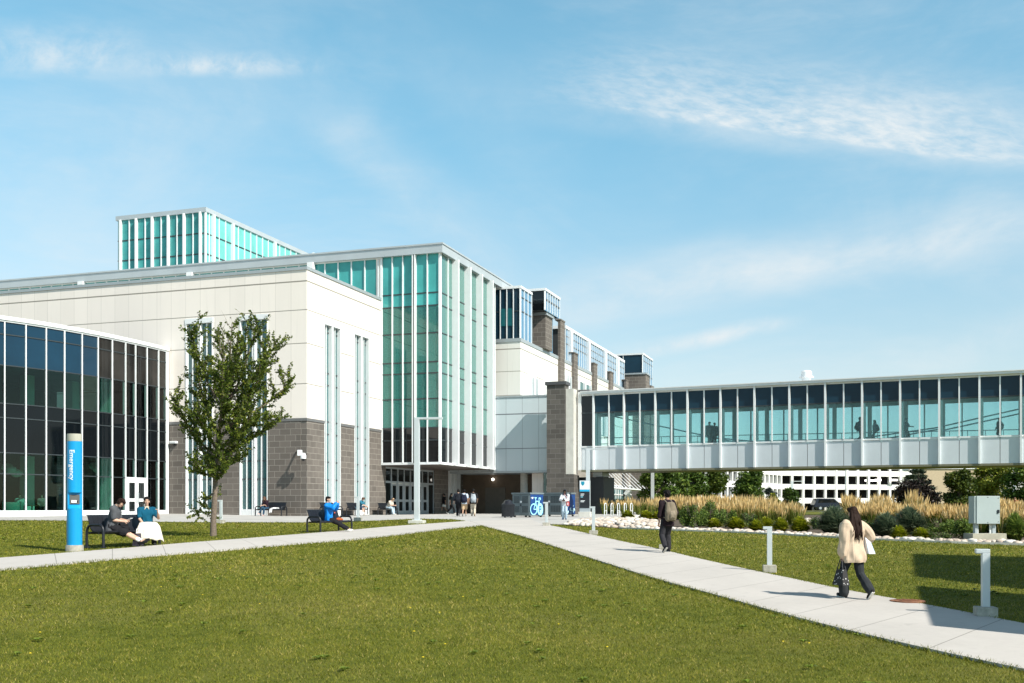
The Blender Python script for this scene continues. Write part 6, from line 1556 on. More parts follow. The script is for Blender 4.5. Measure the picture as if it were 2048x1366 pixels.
def ik(a, b, l1, l2, pole):
    a, b, pole = Vector(a), Vector(b), Vector(pole); d = b - a; L_ = min(d.length, (l1 + l2) * .999); u = d.normalized()
    x = (l1 * l1 - l2 * l2 + L_ * L_) / (2 * L_); h = math.sqrt(max(0, l1 * l1 - x * x)); p = (pole - u * pole.dot(u)); p = p.normalized() if p.length > 1e-6 else Vector((0, 1, 0))
    return a + u * x + p * h, a + u * L_
def person(label, loc, fwd, look, pose=None, h=1.75, near=1, group=None):
    """local frame: +y is the way the person faces, x to their right, z up"""
    P = dict(pz=.93, lean=0., ankL=(-.10, 0, .09), ankR=(.10, 0, .09), wrL=(-.25, .06, .87), wrR=(.25, .06, .87), elp=(0, -1, -.2), head=0., hturn=0., knee=(0, 1, 0), neck=0., kneeL=None, kneeR=None, elL=None, elR=None, footL=None, footR=None, toeL=0., toeR=0., grip=.5)
    P.update(pose or {}); k = h / 1.75
    root = empty('person', loc, facing(fwd)); tag(root, label, 'person', group); root.scale = (k, k, k)
    V3 = Vector; pel = V3((0, 0, P['pz'])) if not isinstance(P['pz'], tuple) else V3(P['pz'])
    cl_, sl = math.cos(P['lean']), math.sin(P['lean'])
    def T_(y, z, x=0.): return pel + V3((x, y * cl_ + z * sl, z * cl_ - y * sl))
    waist, chest, nb = T_(.015, .17), T_(.0, .40), T_(-.015, .545)
    ha = P['lean'] + P['head']; hd = V3((0, math.sin(ha), math.cos(ha))); hf = V3((0, math.cos(ha), -math.sin(ha)))
    nk = nb + V3((0, math.sin(P['lean'] * .7 + P['neck']), math.cos(P['lean'] * .7 + P['neck']))) * .085; hc = nk + hd * .085 + hf * .025
    tw = Matrix.Rotation(-P['hturn'], 3, 'Z'); hf = tw @ hf; hr = hf.cross(hd).normalized()
    def H(x, y, z): return hc + hr * x + hf * y + hd * z
    vox = {3: .0065, 2: .009, 1: .014, 0: .02}[near]; fin = near >= 2
    sh = {-1: T_(-.01, .485, -.178), 1: T_(-.01, .485, .178)}; hip = {-1: pel + V3((-.092, .01, -.01)), 1: pel + V3((.092, .01, -.01))}
    ank, kn, el, wr = {}, {}, {}, {}
    for sd_, A_ in ((-1, 'L'), (1, 'R')):
        kn[sd_], ank[sd_] = ik(hip[sd_], P['ank' + A_], .435, .425, P['knee' + A_] or P['knee'])
        ep = P['el' + A_] or (sd_ * .35, P['elp'][1], P['elp'][2]); el[sd_], wr[sd_] = ik(sh[sd_], P['wr' + A_], .29, .255, ep)
    b = Cap()
    for sx_ in (-1, 1):
        b.chain([pel + V3((.07 * sx_, 0, -.02)), waist + V3((.062 * sx_, 0, 0)), chest + V3((.08 * sx_, .01, 0)), T_(-.01, .485, .11 * sx_)], [.10, .088, .10, .062])
    b.seg(nb, nk + hd * .02, .056, .052)
    # head: cranium, face, jaw, nose, ears
    hs = 1.0
    b.ell(H(0, -.012, .035), (.074, .074, .074)); b.ell(H(0, .0, .045), (.072, .09, .082)); b.seg(H(0, .02, .02), H(0, .035, -.055), .066, .048); b.seg(H(0, .03, -.04), H(0, .062, -.068), .044, .026)
    if fin:
        b.seg(H(0, .085, .02), H(0, .104, -.012), .010, .014); 
        for sx_ in (-1, 1): b.seg(H(.075 * sx_, -.008, .02), H(.078 * sx_, -.004, -.02), .014, .010); b.ell(H(.036 * sx_, .062, -.005), (.026, .022, .02), 8)
        b.seg(H(-.018, .082, -.04), H(.018, .082, -.04), .010, .010)
    for sd_ in (-1, 1):
        bk_ = look.get('bulk', 1.); b.chain([sh[sd_], sh[sd_].lerp(el[sd_], .4), el[sd_]], [.056 * bk_, .05 * bk_, .040 * bk_]); fd = (wr[sd_] - el[sd_]).normalized(); b.chain([el[sd_], el[sd_].lerp(wr[sd_], .3), wr[sd_]], [.040 * bk_, .041 * bk_, .027])
        # hand: palm, four unequal fingers, thumb from the side of the palm
        pd = V3(P['hand' + 'LR'[sd_ > 0]]).normalized() if ('hand' + 'LR'[sd_ > 0]) in P else fd
        inw = V3((-sd_, .2, 0)); pn = inw - pd * inw.dot(pd); pn = pn.normalized() if pn.length > .05 else V3((0, 0, -1)); ps = pd.cross(pn).normalized()
        if ps.y < 0: ps = -ps                        # thumb side points forward
        w0 = wr[sd_] + pd * .012
        for j, q in enumerate((-.027, -.009, .009, .027)): b.seg(w0 + ps * q * .6, w0 + pd * .082 + ps * q, .016, .012, 8)
        g_ = P['grip']
        for j, (q, ln) in enumerate(((-.029, .058), (-.010, .074), (.010, .080), (.029, .070))):
            a0 = w0 + pd * .085 + ps * q; c1 = g_ * .9; d1 = (pd * math.cos(c1) + pn * math.sin(c1)); a1_ = a0 + d1 * ln * .45; c2 = g_ * 2.0; d2 = pd * math.cos(c2) + pn * math.sin(c2); a2_ = a1_ + d2 * ln * .32; c3 = g_ * 2.8; d3 = pd * math.cos(c3) + pn * math.sin(c3)
            b.seg(a0, a1_, .0095, .0088, 8); b.seg(a1_, a2_, .0088, .0082, 8); b.seg(a2_, a2_ + d3 * ln * .24, .0082, .0072, 8)
        t0 = w0 + pd * .02 + ps * .028; t1 = t0 + (pd * .6 + ps * .75 + pn * .35).normalized() * .042; b.seg(t0, t1, .013, .0105, 8); b.seg(t1, t1 + (pd * .85 + ps * .2 + pn * .5).normalized() * .032, .0105, .009, 8)
    ft = {}
    for sd_, A_ in ((-1, 'L'), (1, 'R')):
        bk_ = look.get('bulk', 1.); b.chain([hip[sd_], hip[sd_].lerp(kn[sd_], .5), kn[sd_]], [.088, .074 * bk_, .052 * bk_]); b.chain([kn[sd_], kn[sd_].lerp(ank[sd_], .35) + V3((0, -.008, 0)), ank[sd_]], [.052 * bk_, .052 * bk_, .036])
        fv = V3(P['foot' + A_]).normalized() if P['foot' + A_] else V3((.12 * sd_, 1, -P['toe' + A_])).normalized()
        shin = (ank[sd_] - kn[sd_]).normalized(); upv = -shin if not P['foot' + A_] else V3((0, 0, 1)); upv = V3((0, 0, 1)) if P['toe' + A_] == 0 and not P['foot' + A_] else upv
        dn = fv.cross(V3((1, 0, 0))).normalized(); dn = dn if dn.z < 0 else -dn
        heel = ank[sd_] - fv * .045 + dn * .05; ball = ank[sd_] + fv * .115 + dn * .058; toe = ank[sd_] + fv * .17 + dn * .062
        b.seg(ank[sd_], heel, .036, .032); b.chain([ank[sd_], ball, toe], [.036, .034, .026]); ft[sd_] = (heel, ball, toe, fv, dn)
    b.out('body', SKIN[look.get('skin', 'fair')], root, vox, 2)
    vc = vox * 1.15
    if fin:
        e = MB()
        for sx_ in (-1, 1): e.ball(H(.031 * sx_, .083, .018), (.011, .008, .006), 8, 6); e.bar(H(.018 * sx_, .092, .037), H(.045 * sx_, .083, .038), .007)
        e.build('eye', EYE, root); e = MB(); e.bar(H(-.022, .0905, -.043), H(.022, .0905, -.043), .007); e.build('mouth', LIP, root)
    def torso(c, inf, hem, ext=0.):
        for sx_ in (-1, 1):
            c.chain([T_(0, hem, .075 * sx_), waist + V3((.066 * sx_, 0, 0)), chest + V3((.086 * sx_, .01, 0)), T_(-.01, .485, .118 * sx_)], [.10 + inf + ext, .092 + inf, .104 + inf, .064 + inf])
            c.seg(T_(-.01, .485, .11 * sx_), nb, .06 + inf, .05 + inf * .5)
        for x_ in (-.035, .035): c.chain([T_(0, hem, x_), waist + V3((x_, .004, 0)), chest + V3((x_, .012, 0)), T_(-.01, .47, x_)], [.106 + inf + ext, .098 + inf, .108 + inf, .07 + inf])
    if 'top' in look:
        col, sl_, inf = look['top']; c = Cap(); torso(c, inf, look.get('hem', -.06), look.get('flare', 0.))
        for sd_ in (-1, 1):
            if sl_ == 'short': e_ = sh[sd_].lerp(el[sd_], .72); c.seg(sh[sd_], e_, .064 + inf, .054 + inf)
            else:
                w_ = el[sd_].lerp(wr[sd_], .93 if sl_ == 'long' else .35); c.chain([sh[sd_], el[sd_], w_], [.062 + inf, .05 + inf, .042 + inf * 1.1])
        if look.get('hood'):
            if look['hood'] == 'up': c.ell(H(0, -.03, .035), (.098, .102, .118)); c.seg(nb, H(0, -.05, -.02), .085, .09)
            else: c.seg(T_(-.075, .49, -.08), T_(-.10, .42), .05, .05); c.seg(T_(-.075, .49, .08), T_(-.10, .42), .05, .05)
        if look.get('collar'): pass
        c.out(look.get('topname', 'shirt'), cloth(*col), root, vc, 3, .012 if inf < .04 else .02, (T_(0, look.get('hem', -.06) - .055), T_(0, 1) - T_(0, 0)))
        if look.get('collar'):
            c = Cap(); n_ = 10
            for j in range(n_): a, b2 = j * 6.283 / n_, (j + 1) * 6.283 / n_; c.seg(nb + V3((.062 * math.cos(a), .062 * math.sin(a) + .01, .015)), nb + V3((.062 * math.cos(b2), .062 * math.sin(b2) + .01, .015)), .016, .016)
            c.seg(nb + V3((-.03, .075, .0)), nb + V3((-.06, .09, -.05)), .015, .01); c.seg(nb + V3((.03, .075, .0)), nb + V3((.06, .09, -.05)), .015, .01); c.out('collar', cloth(*look['collar']), root, vc, 1)
    if 'legs' in look:
        col, ln, inf = look['legs']; c = Cap()
        for sd_ in (-1, 1):
            c.seg(pel + V3((.07 * sd_, 0, .06)), hip[sd_], .098 + inf * .5, .095 + inf * .6)
            if ln == 'long':
                fl = look.get('bell', 0.); c.chain([hip[sd_], kn[sd_], kn[sd_].lerp(ank[sd_], .55), ank[sd_].lerp(kn[sd_], .03)], [.094 + inf * .6, .060 + inf, .054 + inf + fl * .4, .046 + inf + fl])
            else: c.chain([hip[sd_], hip[sd_].lerp(kn[sd_], ln)], [.094 + inf * .6, .082 + inf])
        c.seg(hip[-1], hip[1], .09, .09); c.out('trousers' if ln == 'long' else 'shorts', cloth(*col), root, vc, 3, .011)
    if 'socks' in look:
        for sd_ in (-1, 1): c = Cap(); c.seg(ank[sd_].lerp(kn[sd_], .28), ank[sd_], .047, .042); c.out('sock', cloth(*look['socks']), root, vc, 1)
    col = look.get('shoes', ('black', (.015, .015, .017)))
    for sd_ in (-1, 1):
        heel, ball, toe, fv, dn = ft[sd_]; c = Cap(); up = -dn * .008
        c.seg(heel + up, ball + up, .040, .043); c.seg(ball + up, toe + up, .043, .033); c.seg(heel + up, ank[sd_] - dn * .0, .040, .043); o_ = c.out('shoe', cloth(*col), root, vc, 2)
        if fin or look.get('sole'):
            c = Cap()
            for q in (-.018, .018):
                x_ = V3((1, 0, 0)) * q; c.seg(heel + dn * .026 + x_, toe + dn * .022 + x_, .016, .014)
            c.out('sole', cloth(*look.get('sole', ('sole', (.55, .54, .5)))), root, vc, 1)
    hs_ = look.get('hair', ('black', 'short'))
    if hs_:
        c = Cap(); st_ = hs_[1]
        c.ell(H(0, -.016, .066), (.087, .098, .082)); c.ell(H(0, -.04, .02), (.083, .079, .084))
        if st_ in ('short', 'messy'): c.seg(H(-.035, -.048, -.025), H(.035, -.048, -.025), .048, .048); c.seg(H(0, -.045, -.02), H(0, -.035, -.085), .052, .040)
        if st_ != 'buzz': c.seg(H(-.05, .058, .090), H(.05, .058, .090), .034, .034)
        if st_ == 'messy':
            r_ = random.Random(len(label))
            for j in range(22): a = r_.uniform(0, 6.28); z = r_.uniform(-.02, .11); rr_ = .088 * math.sqrt(max(.1, 1 - ((z - .04) / .11) ** 2)); p = H(rr_ * math.cos(a), -.02 + rr_ * math.sin(a) * 1.02, z); c.seg(p, p + (p - H(0, 0, .04)) * .16 + V3((0, 0, -.025)), .022, .010, 6) if (math.sin(a) < .35 or z > .07) else None
            c.seg(H(-.06, .05, .085), H(-.03, .095, .055), .022, .012); c.seg(H(.02, .07, .095), H(.05, .095, .05), .022, .012); c.seg(H(-.01, .07, .1), H(.0, .105, .065), .024, .012)
        if st_ == 'long':
            bk = T_(-.13, .30); r_ = random.Random(4)
            for j in range(30):
                sx_ = r_.uniform(-1, 1); dp = r_.uniform(0, .05); ph = r_.uniform(0, 6); e_ = look.get('hairlen', .27) + .07 * abs(sx_) + r_.uniform(-.05, .10); am = .016
                p0, p1 = H(.072 * sx_, -.05 - .03 * (1 - abs(sx_)), .05), H(.10 * sx_, -.06 - .035 * (1 - sx_ * sx_) - dp * .4, -.07); p3 = T_(-.10 - .045 * (1 - sx_ * sx_) - dp, e_, .115 * sx_ + r_.uniform(-.02, .02))
                pts_ = [p0, p1] + [p1.lerp(p3, t_) + V3((am * math.sin(ph + 7 * t_), am * .6 * math.cos(ph + 6 * t_), 0)) for t_ in (.33, .66, 1.)]
                c.chain(pts_, [.026, .026, .024, .020, .007])
        if st_ == 'curtain':
            for sx_ in (-1, 1): c.chain([H(.07 * sx_, .01, .04), H(.085 * sx_, .03, -.06), T_(.06, .42, .10 * sx_), T_(.085, .30, .10 * sx_)], [.04, .042, .036, .016])
            c.chain([H(0, -.06, .02), H(0, -.08, -.1), T_(-.1, .38)], [.07, .07, .03])
        c.out('hair', HAIR[hs_[0]], root, vc * (.8 if near == 3 else 1), 1, .006 if near >= 2 else 0)
    if 'cap' in look:
        c = Cap(); c.ell(H(0, -.012, .075), (.09, .1, .062)); c.seg(H(-.04, .09, .062), H(-.03, .15, .05), .012, .010); c.seg(H(.04, .09, .062), H(.03, .15, .05), .012, .010); c.seg(H(0, .09, .064), H(0, .165, .05), .014, .010); c.out('cap', cloth(*look['cap']), root, vc, 1)
    root['k'] = k
    J = dict(T=T_, H=H, wr=wr, el=el, kn=kn, ank=ank, sh=sh, pel=pel, hip=hip, nb=nb); return root, J
def wpt(root, p): 
    rz = root.rotation_euler.z; k = root['k']; p = Vector(p) * k; c, s_ = math.cos(rz), math.sin(rz); return Vector((root.location.x + p.x * c - p.y * s_, root.location.y + p.x * s_ + p.y * c, root.location.z + p.z))
def backpack(root, J, label, col, pocket=None, k=1., group='backpacks carried by people', lean=None):
    T_ = J['T']; o = empty('backpack', root.location, root.rotation_euler.z); o.scale = root.scale; tag(o, label, 'backpack', group)
    c = Cap(); 
    for sx_ in (-1, 1): c.chain([T_(-.19, .03, .085 * sx_), T_(-.22, .20, .095 * sx_), T_(-.185, .43, .075 * sx_)], [.075 * k, .085 * k, .065 * k])
    c.seg(T_(-.21, .06), T_(-.2, .42), .09 * k, .08 * k); c.out('bag', cloth(*col), o, .013, 3)
    c = Cap(); c.chain([T_(-.275, .06, -.05), T_(-.30, .14, -.05), T_(-.285, .22, -.05)], [.045, .05, .04]); c.chain([T_(-.275, .06, .05), T_(-.30, .14, .05), T_(-.285, .22, .05)], [.045, .05, .04]); c.seg(T_(-.29, .08), T_(-.295, .2), .05, .045); c.out('pocket', cloth(*(pocket or col)), o, .013, 2)
    for sx_ in (-1, 1):
        mb = MB(); mb.tube([T_(-.16, .47, .09 * sx_), T_(-.02, .575, .10 * sx_), T_(.105, .47, .11 * sx_), T_(.125, .30, .12 * sx_), T_(.02, .10, .165 * sx_), T_(-.13, .05, .13 * sx_)], .017, 8); mb.build('strap', cloth(*(pocket or col)), o)
    return o
def sit(dx=0., z=.0, lean=.0, **kw):
    p = dict(pz=(0, 0, .555), lean=lean, ankL=(-.12, .50, .09), ankR=(.12, .50, .09), wrL=(-.14, .33, .66), wrR=(.14, .33, .66), elp=(0, -1, -.6)); p.update(kw); return p
def on_bench(B, x, y=-.02):
    rz = B.rotation_euler.z; c, s_ = math.cos(rz), math.sin(rz); return Vector((B.location.x + x * c - y * s_, B.location.y + x * s_ + y * c, B.location.z))
def bdir(B): rz = B.rotation_euler.z; return Vector((-math.sin(rz), math.cos(rz)))
def turn(v, deg): a = R(deg); return Vector((v.x * math.cos(a) - v.y * math.sin(a), v.x * math.sin(a) + v.y * math.cos(a)))
bB1, bB2 = BN[0], BN[1]; D1 = bdir(bB1)
DENIM = ('light_denim', (.42, .53, .62)); BLACKC = ('black', (.014, .014, .017)); NAVY = ('navy', (.014, .02, .04)); WHITEC = ('white', (.75, .74, .70)); CREAM = ('cream', (.62, .56, .46))

# --- two men on the bench by the pylon (local x of the bench: + is away from the camera's left)
nearx = -1 if on_bench(bB1, -.5).y < on_bench(bB1, .5).y else 1
m1, J1 = person('person in a grey t-shirt and black shorts bending over a phone near the blue pylon', on_bench(bB1, nearx * .42, -.05), turn(D1, 34), dict(skin='fair', bulk=1.16, top=(('charcoal_tee', (.09, .095, .105)), 'short', .034), hem=-.10, legs=(BLACKC, .86, .035), socks=WHITEC, shoes=('leather_black', (.012, .012, .013)), hair=('brown', 'messy'), sole=('black_sole', (.012, .012, .013))),
    sit(lean=.24, head=.55, neck=.5, ankL=(-.10, .80, .17), ankR=(.08, .84, .14), footL=(-.15, .8, .45), footR=(.1, .9, .25), wrL=(-.06, .40, .72), wrR=(.10, .36, .70), handL=(.5, .7, .1), handR=(-.5, .7, .1), grip=.7), 1.78, 3)
o = empty('phone', wpt(m1, (.02, .47, .755)), facing(D1)); tag(o, 'pale phone held in the hands of the man in a grey t-shirt', 'phone'); mb = MB(); mb.bar((-.0, -.02, -.01), (0, .11, .035), .075, .01); mb.build('phone_body', WHITE_INK, o); mb = MB(); mb.bar((0, -.01, .001), (0, .10, .038), .066, .004); mb.build('screen', M['black'], o)
m2, J2 = person('person in a teal polo shirt with cream cloth over the lap and one hand raised', on_bench(bB1, -nearx * .74, .02), turn(D1, -34), dict(skin='fair', top=(('teal_polo', (.004, .085, .15)), 'short', .018), collar=('collar_cream', (.66, .58, .46)), legs=(BLACKC, 'long', .02), shoes=BLACKC, hair=('black', 'short'), sole=WHITEC),
    sit(lean=.05, head=-.02, neck=.08, ankL=(-.16, .40, .09), ankR=(.22, .42, .09), wrL=(-.28, .27, .93), wrR=(.10, .30, .62), handL=(.15, .25, .9), handR=(-.5, .8, 0), elL=(-.5, -.5, -1), elR=(.8, -.6, -.3), grip=.55), 1.74, 3)
o = empty('draped_garment', m2.location, m2.rotation_euler.z); o.scale = m2.scale; tag(o, 'cream cloth draped over the lap and knees of the man in a teal polo', 'garment')
nx_, ny_ = 26, 22; V_ = []; rr = random.Random(2)
for j in range(ny_):
    t = j / (ny_ - 1)
    for i in range(nx_):
        u = i / (nx_ - 1) * 2 - 1
        if t < .45: y = .06 + .42 * (t / .45); z = .665 + .02 * (1 - u * u); x = u * (.27 + .05 * t / .45)
        else:
            q = (t - .45) / .55; y = .50 + .07 * math.sin(q * 1.4) + .02 * math.sin(u * 9) * q + .03 * q; z = .665 - .47 * q - .02 * (u > .3) * q; x = u * (.30 + .13 * q) + .03 * q
            z += .025 * math.sin(u * 5 + 1) * q
        e = max(0, abs(u) - .72) / .28; z -= (.16 + (.2 if t < .45 else .0)) * e * e * (1 if t < .45 else .6); z += .006 * math.sin(u * 14 + t * 5)
        V_.append((x, y, z + .005))
fs = [(j * nx_ + i, j * nx_ + i + 1, (j + 1) * nx_ + i + 1, (j + 1) * nx_ + i) for j in range(ny_ - 1) for i in range(nx_ - 1)]
me = bpy.data.meshes.new('cloth'); me.from_pydata(V_, [], fs); me.polygons.foreach_set('use_smooth', [True] * len(fs)); me.materials.append(cloth('cream_cloth', (.72, .66, .56))); co_ = link('cloth', me, o); sd_ = co_.modifiers.new('t', 'SOLIDIFY'); sd_.thickness = .012
p = on_bench(bB1, -nearx * .02, .02); o = empty('satchel', p + Vector((0, 0, .44)), facing(D1)); tag(o, 'dark bag on the bench seat between the two men', 'bag'); c = Cap(); c.chain([(-.14, -.1, .06), (.14, -.1, .06)], [.075, .075]); c.chain([(-.12, -.12, .17), (.12, -.12, .17)], [.06, .06]); c.out('bag', cloth(*BLACKC), o, .014, 2); mb = MB(); mb.tube([(-.14, -.12, .18), (-.08, -.1, .27), (.08, -.1, .27), (.14, -.12, .18)], .012, 6); mb.build('strap', cloth(*BLACKC), o)
p = on_bench(bB1, -nearx * .16, .34); o = empty('tote_bag', Vector((p.x, p.y, gzf(p.x, p.y))), facing(turn(D1, 20))); tag(o, 'dark patterned shopping bag standing at the feet between the two men', 'bag')
mb = MB(); b0_, t0_ = [(-.15, -.09), (.15, -.09), (.15, .09), (-.15, .09)], [(-.17, -.05), (.17, -.05), (.17, .05), (-.17, .05)]
for i in range(4): j = (i + 1) % 4; mb.face([(*b0_[i], 0), (*b0_[j], 0), (*t0_[j], .38), (*t0_[i], .38)])
mb.face([(*q, 0) for q in b0_][::-1]); mb.build('bag', mat('plaid_bag', (.035, .03, .045), .6, .6, 12), o); mb = MB(); mb.tube([(-.09, 0, .37), (-.07, 0, .5), (.07, 0, .5), (.09, 0, .37)], .01, 6); mb.build('handle', WHITE_INK, o)

# --- man in a blue jacket on the second bench
D2 = bdir(bB2); nx2 = -1 if on_bench(bB2, -.5).y < on_bench(bB2, .5).y else 1
m3, J3 = person('person in a bright blue jacket with a hand at the mouth on the lawn bench', on_bench(bB2, nx2 * .10, .0), turn(D2, 20), dict(skin='fair', top=(('blue_jacket', (.006, .20, .66), .5), 'long', .042), topname='jacket', hem=-.10, legs=(('black_jeans', (.014, .014, .017)), 'long', .016), shoes=('white_shoe', (.72, .71, .68)), hair=('black', 'short')),
    sit(lean=-.06, head=.08, ankL=(-.08, .86, .09), ankR=(.08, .82, .09), wrR=(.06, .34, 1.13), wrL=(-.08, .33, 1.12), handR=(-.3, .2, .9), handL=(.3, .1, .9), elL=(-.6, .2, -1), elR=(.6, .2, -1), grip=.9), 1.76, 2)
p = on_bench(bB2, -nx2 * .38, .0); o = empty('backpack', p + Vector((0, 0, .44)), facing(D2)); tag(o, 'dark backpack leaning on the lawn bench beside the man in blue', 'backpack'); c = Cap(); c.chain([(-.09, -.14, .09), (-.09, -.2, .3), (-.05, -.24, .42)], [.085, .09, .06]); c.chain([(.09, -.14, .09), (.09, -.2, .3), (.05, -.24, .42)], [.085, .09, .06]); c.out('bag', cloth(*NAVY), o, .014, 2); mb = MB(); mb.ball((0, -.09, .32), (.03, .012, .03), 10, 8); mb.build('badge', mat('badge_red', (.7, .12, .08), .5), o)
o = empty('orange_bag', p + Vector((D2.x * .14, D2.y * .14, .455)), facing(D2)); tag(o, 'small rust orange bag lying on the lawn bench seat', 'bag'); c = Cap(); c.chain([(-.14, .02, .04), (.14, .0, .045)], [.05, .055]); c.chain([(-.1, -.02, .09), (.08, -.02, .09)], [.03, .03]); c.out('bag', cloth('rust', (.40, .09, .025)), o, .012, 2)

# --- girl on the bench under the camera
D3 = bdir(BN[2]); m4, J4 = person('person with long brown hair and folded arms on the bench under the security camera', on_bench(BN[2], .32, .0), D3, dict(skin='fair', top=(('dark_print_tee', (.03, .016, .025)), 'short', .02), legs=(('blue_jeans', (.03, .075, .13)), 'long', .012), shoes=('pale_pink', (.62, .42, .40)), hair=('auburn', 'curtain')),
    sit(lean=.34, head=.35, ankL=(-.02, .42, .09), ankR=(.26, .50, .20), wrL=(.14, .32, .72), wrR=(-.14, .33, .70)), 1.66, 1)
p = on_bench(BN[2], -.35, .05); o = empty('white_jacket', p + Vector((0, 0, .45)), facing(D3)); tag(o, 'white jacket hanging over the seat edge of the bench under the camera', 'jacket'); c = Cap(); c.chain([(-.2, -.1, .05), (.06, .05, .06), (.2, .26, -.02), (.22, .31, -.22)], [.05, .06, .06, .05]); c.chain([(-.1, .1, .03), (.12, .25, .02), (.12, .3, -.2)], [.04, .06, .05]); c.out('cloth', cloth('white_cotton', (.72, .72, .72)), o, .016, 2)
# --- teal shirt boy and cap boy on the benches along the right wall
D4 = bdir(BN[4]); m5, J5 = person('person with auburn hair and teal shirt leaning forward on the bench by the windows', on_bench(BN[4], .1, .06), turn(D4, -4), dict(skin='fair', top=(('teal_tee', (.03, .16, .24)), 'short', .03), legs=(('navy_shorts', (.03, .055, .10)), .75, .03), socks=WHITEC, shoes=('white_shoe', (.72, .71, .68)), hair=('auburn', 'messy')),
    sit(lean=.62, head=.12, ankL=(-.16, .52, .09), ankR=(.16, .56, .09), wrL=(-.05, .66, .64), wrR=(.07, .68, .62)), 1.76, 1)
p = on_bench(BN[4], -.3, .42); o = empty('white_bag', Vector((p.x, p.y, gzf(p.x, p.y) + .03)), facing(D4)); tag(o, 'white drawstring bag on the pavement at the feet of the teal shirted youth', 'bag'); c = Cap(); c.chain([(0, 0, .09), (.02, -.06, .28), (.04, -.1, .42)], [.11, .10, .04]); c.out('bag', cloth('white_cotton', (.72, .72, .72)), o, .016, 2); mb = MB(); mb.tube([(.03, -.1, .4), (.1, -.02, .25), (.06, .08, .06)], .01, 5); mb.build('cord', M['black'], o)
D5 = bdir(BN[5]); m6, J6 = person('person in a beige cap and light jeans leaning forward on a bench near the doors', on_bench(BN[5], .25, .08), turn(D5, -6), dict(skin='fair', top=(('pale_shirt', (.62, .54, .46)), 'short', .03), legs=(DENIM, 'long', .026), shoes=('white_shoe', (.72, .71, .68)), hair=('auburn', 'short'), cap=('beige_cap', (.52, .36, .24))),
    sit(lean=.60, head=.30, ankL=(-.13, .46, .09), ankR=(.17, .60, .09), wrL=(-.02, .60, .70), wrR=(.04, .60, .70)), 1.76, 1)

# --- walkers
def walk(step=.33, swing=.22, **kw):
    p = dict(pz=.905, ankL=(-.085, step, .09), ankR=(.085, -step, .15), toeR=.75, toeL=-.15, wrL=(-.25, -swing, .90), wrR=(.25, swing + .05, .93), lean=.05); p.update(kw); return p
def walkr(step=.33, swing=.22, **kw):
    p = dict(pz=.905, ankR=(.085, step, .09), ankL=(-.085, -step, .15), toeL=.75, toeR=-.15, wrR=(.25, -swing, .90), wrL=(-.25, swing + .05, .93), lean=.05); p.update(kw); return p
g = ground(1335, 1107); hman = (1109 - 986) * g.y / F
w1, JW1 = person('person walking away on the path in dark clothes with an olive backpack', g + Vector((0, 0, .04)), Vector((-.35, .93)), dict(skin='tan', top=(('maroon_black', (.018, .010, .014)), 'elbow', .026), hem=-.12, legs=(('charcoal_trousers', (.030, .029, .034)), 'long', .024), shoes=BLACKC, hair=('black', 'messy'), sole=('sole', (.55, .54, .5))),
    walkr(.27, .08, wrL=(-.27, .0, .86), wrR=(.25, .12, .92), ankR=(.13, .16, .09), ankL=(-.20, -.24, .17), pz=.915), hman, 3)
backpack(w1, JW1, 'olive grey backpack on the back of the man walking away', ('olive_pack', (.20, .165, .12)), ('olive_pocket', (.24, .20, .15)), 1.12)
g = ground(1708, 1201); hw = (1203 - 1022) * g.y / F
w2, JW2 = person('person with long dark hair, beige hooded jacket and flared jeans walking on the path', g + Vector((0, 0, .04)), Vector((-.32, .95)), dict(skin='fair', top=(('beige_fleece', (.60, .47, .35)), 'long', .052), topname='jacket', hem=-.17, flare=.02, hood='down', legs=(('washed_black', (.030, .034, .038)), 'long', .022), bell=.026, shoes=('black_canvas', (.016, .016, .018)), hair=('brown', 'long'), hairlen=.20, sole=WHITEC),
    walk(.26, .05, wrL=(-.25, .02, .85), wrR=(.20, .16, 1.08), elR=(1., -.6, -.2), ankL=(-.12, .14, .09), ankR=(.13, -.33, .17), toeR=.8, pz=.915, lean=.04), hw, 3)
# bags of the walking woman
o = empty('patterned_bag', w2.location, w2.rotation_euler.z); o.scale = w2.scale; tag(o, 'black tote bag with white print hanging from the left hand of the walking woman', 'bag'); q = JW2['wr'][-1]
bmm, nt_, b_, _ = new_mat('speckled_bag'); T = NT(nt_); tcb = T.n('ShaderNodeTexCoord').outputs['Object']; vo = T.n('ShaderNodeTexVoronoi'); T.set(vo.inputs['Vector'], tcb); vo.inputs['Scale'].default_value = 17; T.set(b_.inputs['Base Color'], T.mix(T.ss(.28, .18, vo.outputs['Distance']), (.012, .012, .014, 1), (.6, .6, .6, 1))); b_.inputs['Roughness'].default_value = .7
mb = MB(); hx, hy, hz = q.x, q.y + .02, q.z - .10; tp = [(hx - .05, hy - .10), (hx + .03, hy - .10), (hx + .03, hy + .10), (hx - .05, hy + .10)]; bt = [(hx - .10, hy - .17), (hx + .06, hy - .17), (hx + .06, hy + .17), (hx - .10, hy + .17)]
for i in range(4): j = (i + 1) % 4; mb.face([(*bt[i], hz - .50), (*bt[j], hz - .50), (*tp[j], hz - .20), (*tp[i], hz - .20)])
mb.face([(*c_, hz - .50) for c_ in bt][::-1]); mb.face([(*c_, hz - .20) for c_ in tp]); mb.build('bag', bmm, o)
mb = MB()
for xo in (-.045, .025): mb.tube([(hx + xo, hy - .09, hz - .21), (hx + xo * .4, hy - .03, hz - .01), (hx + xo * .4, hy + .03, hz - .01), (hx + xo, hy + .09, hz - .21)], .012, 6)
mb.build('handle', M['black'], o)
o = empty('shoulder_bag', w2.location, w2.rotation_euler.z); o.scale = w2.scale; tag(o, 'light blue striped shoulder bag under the right arm of the walking woman', 'bag')
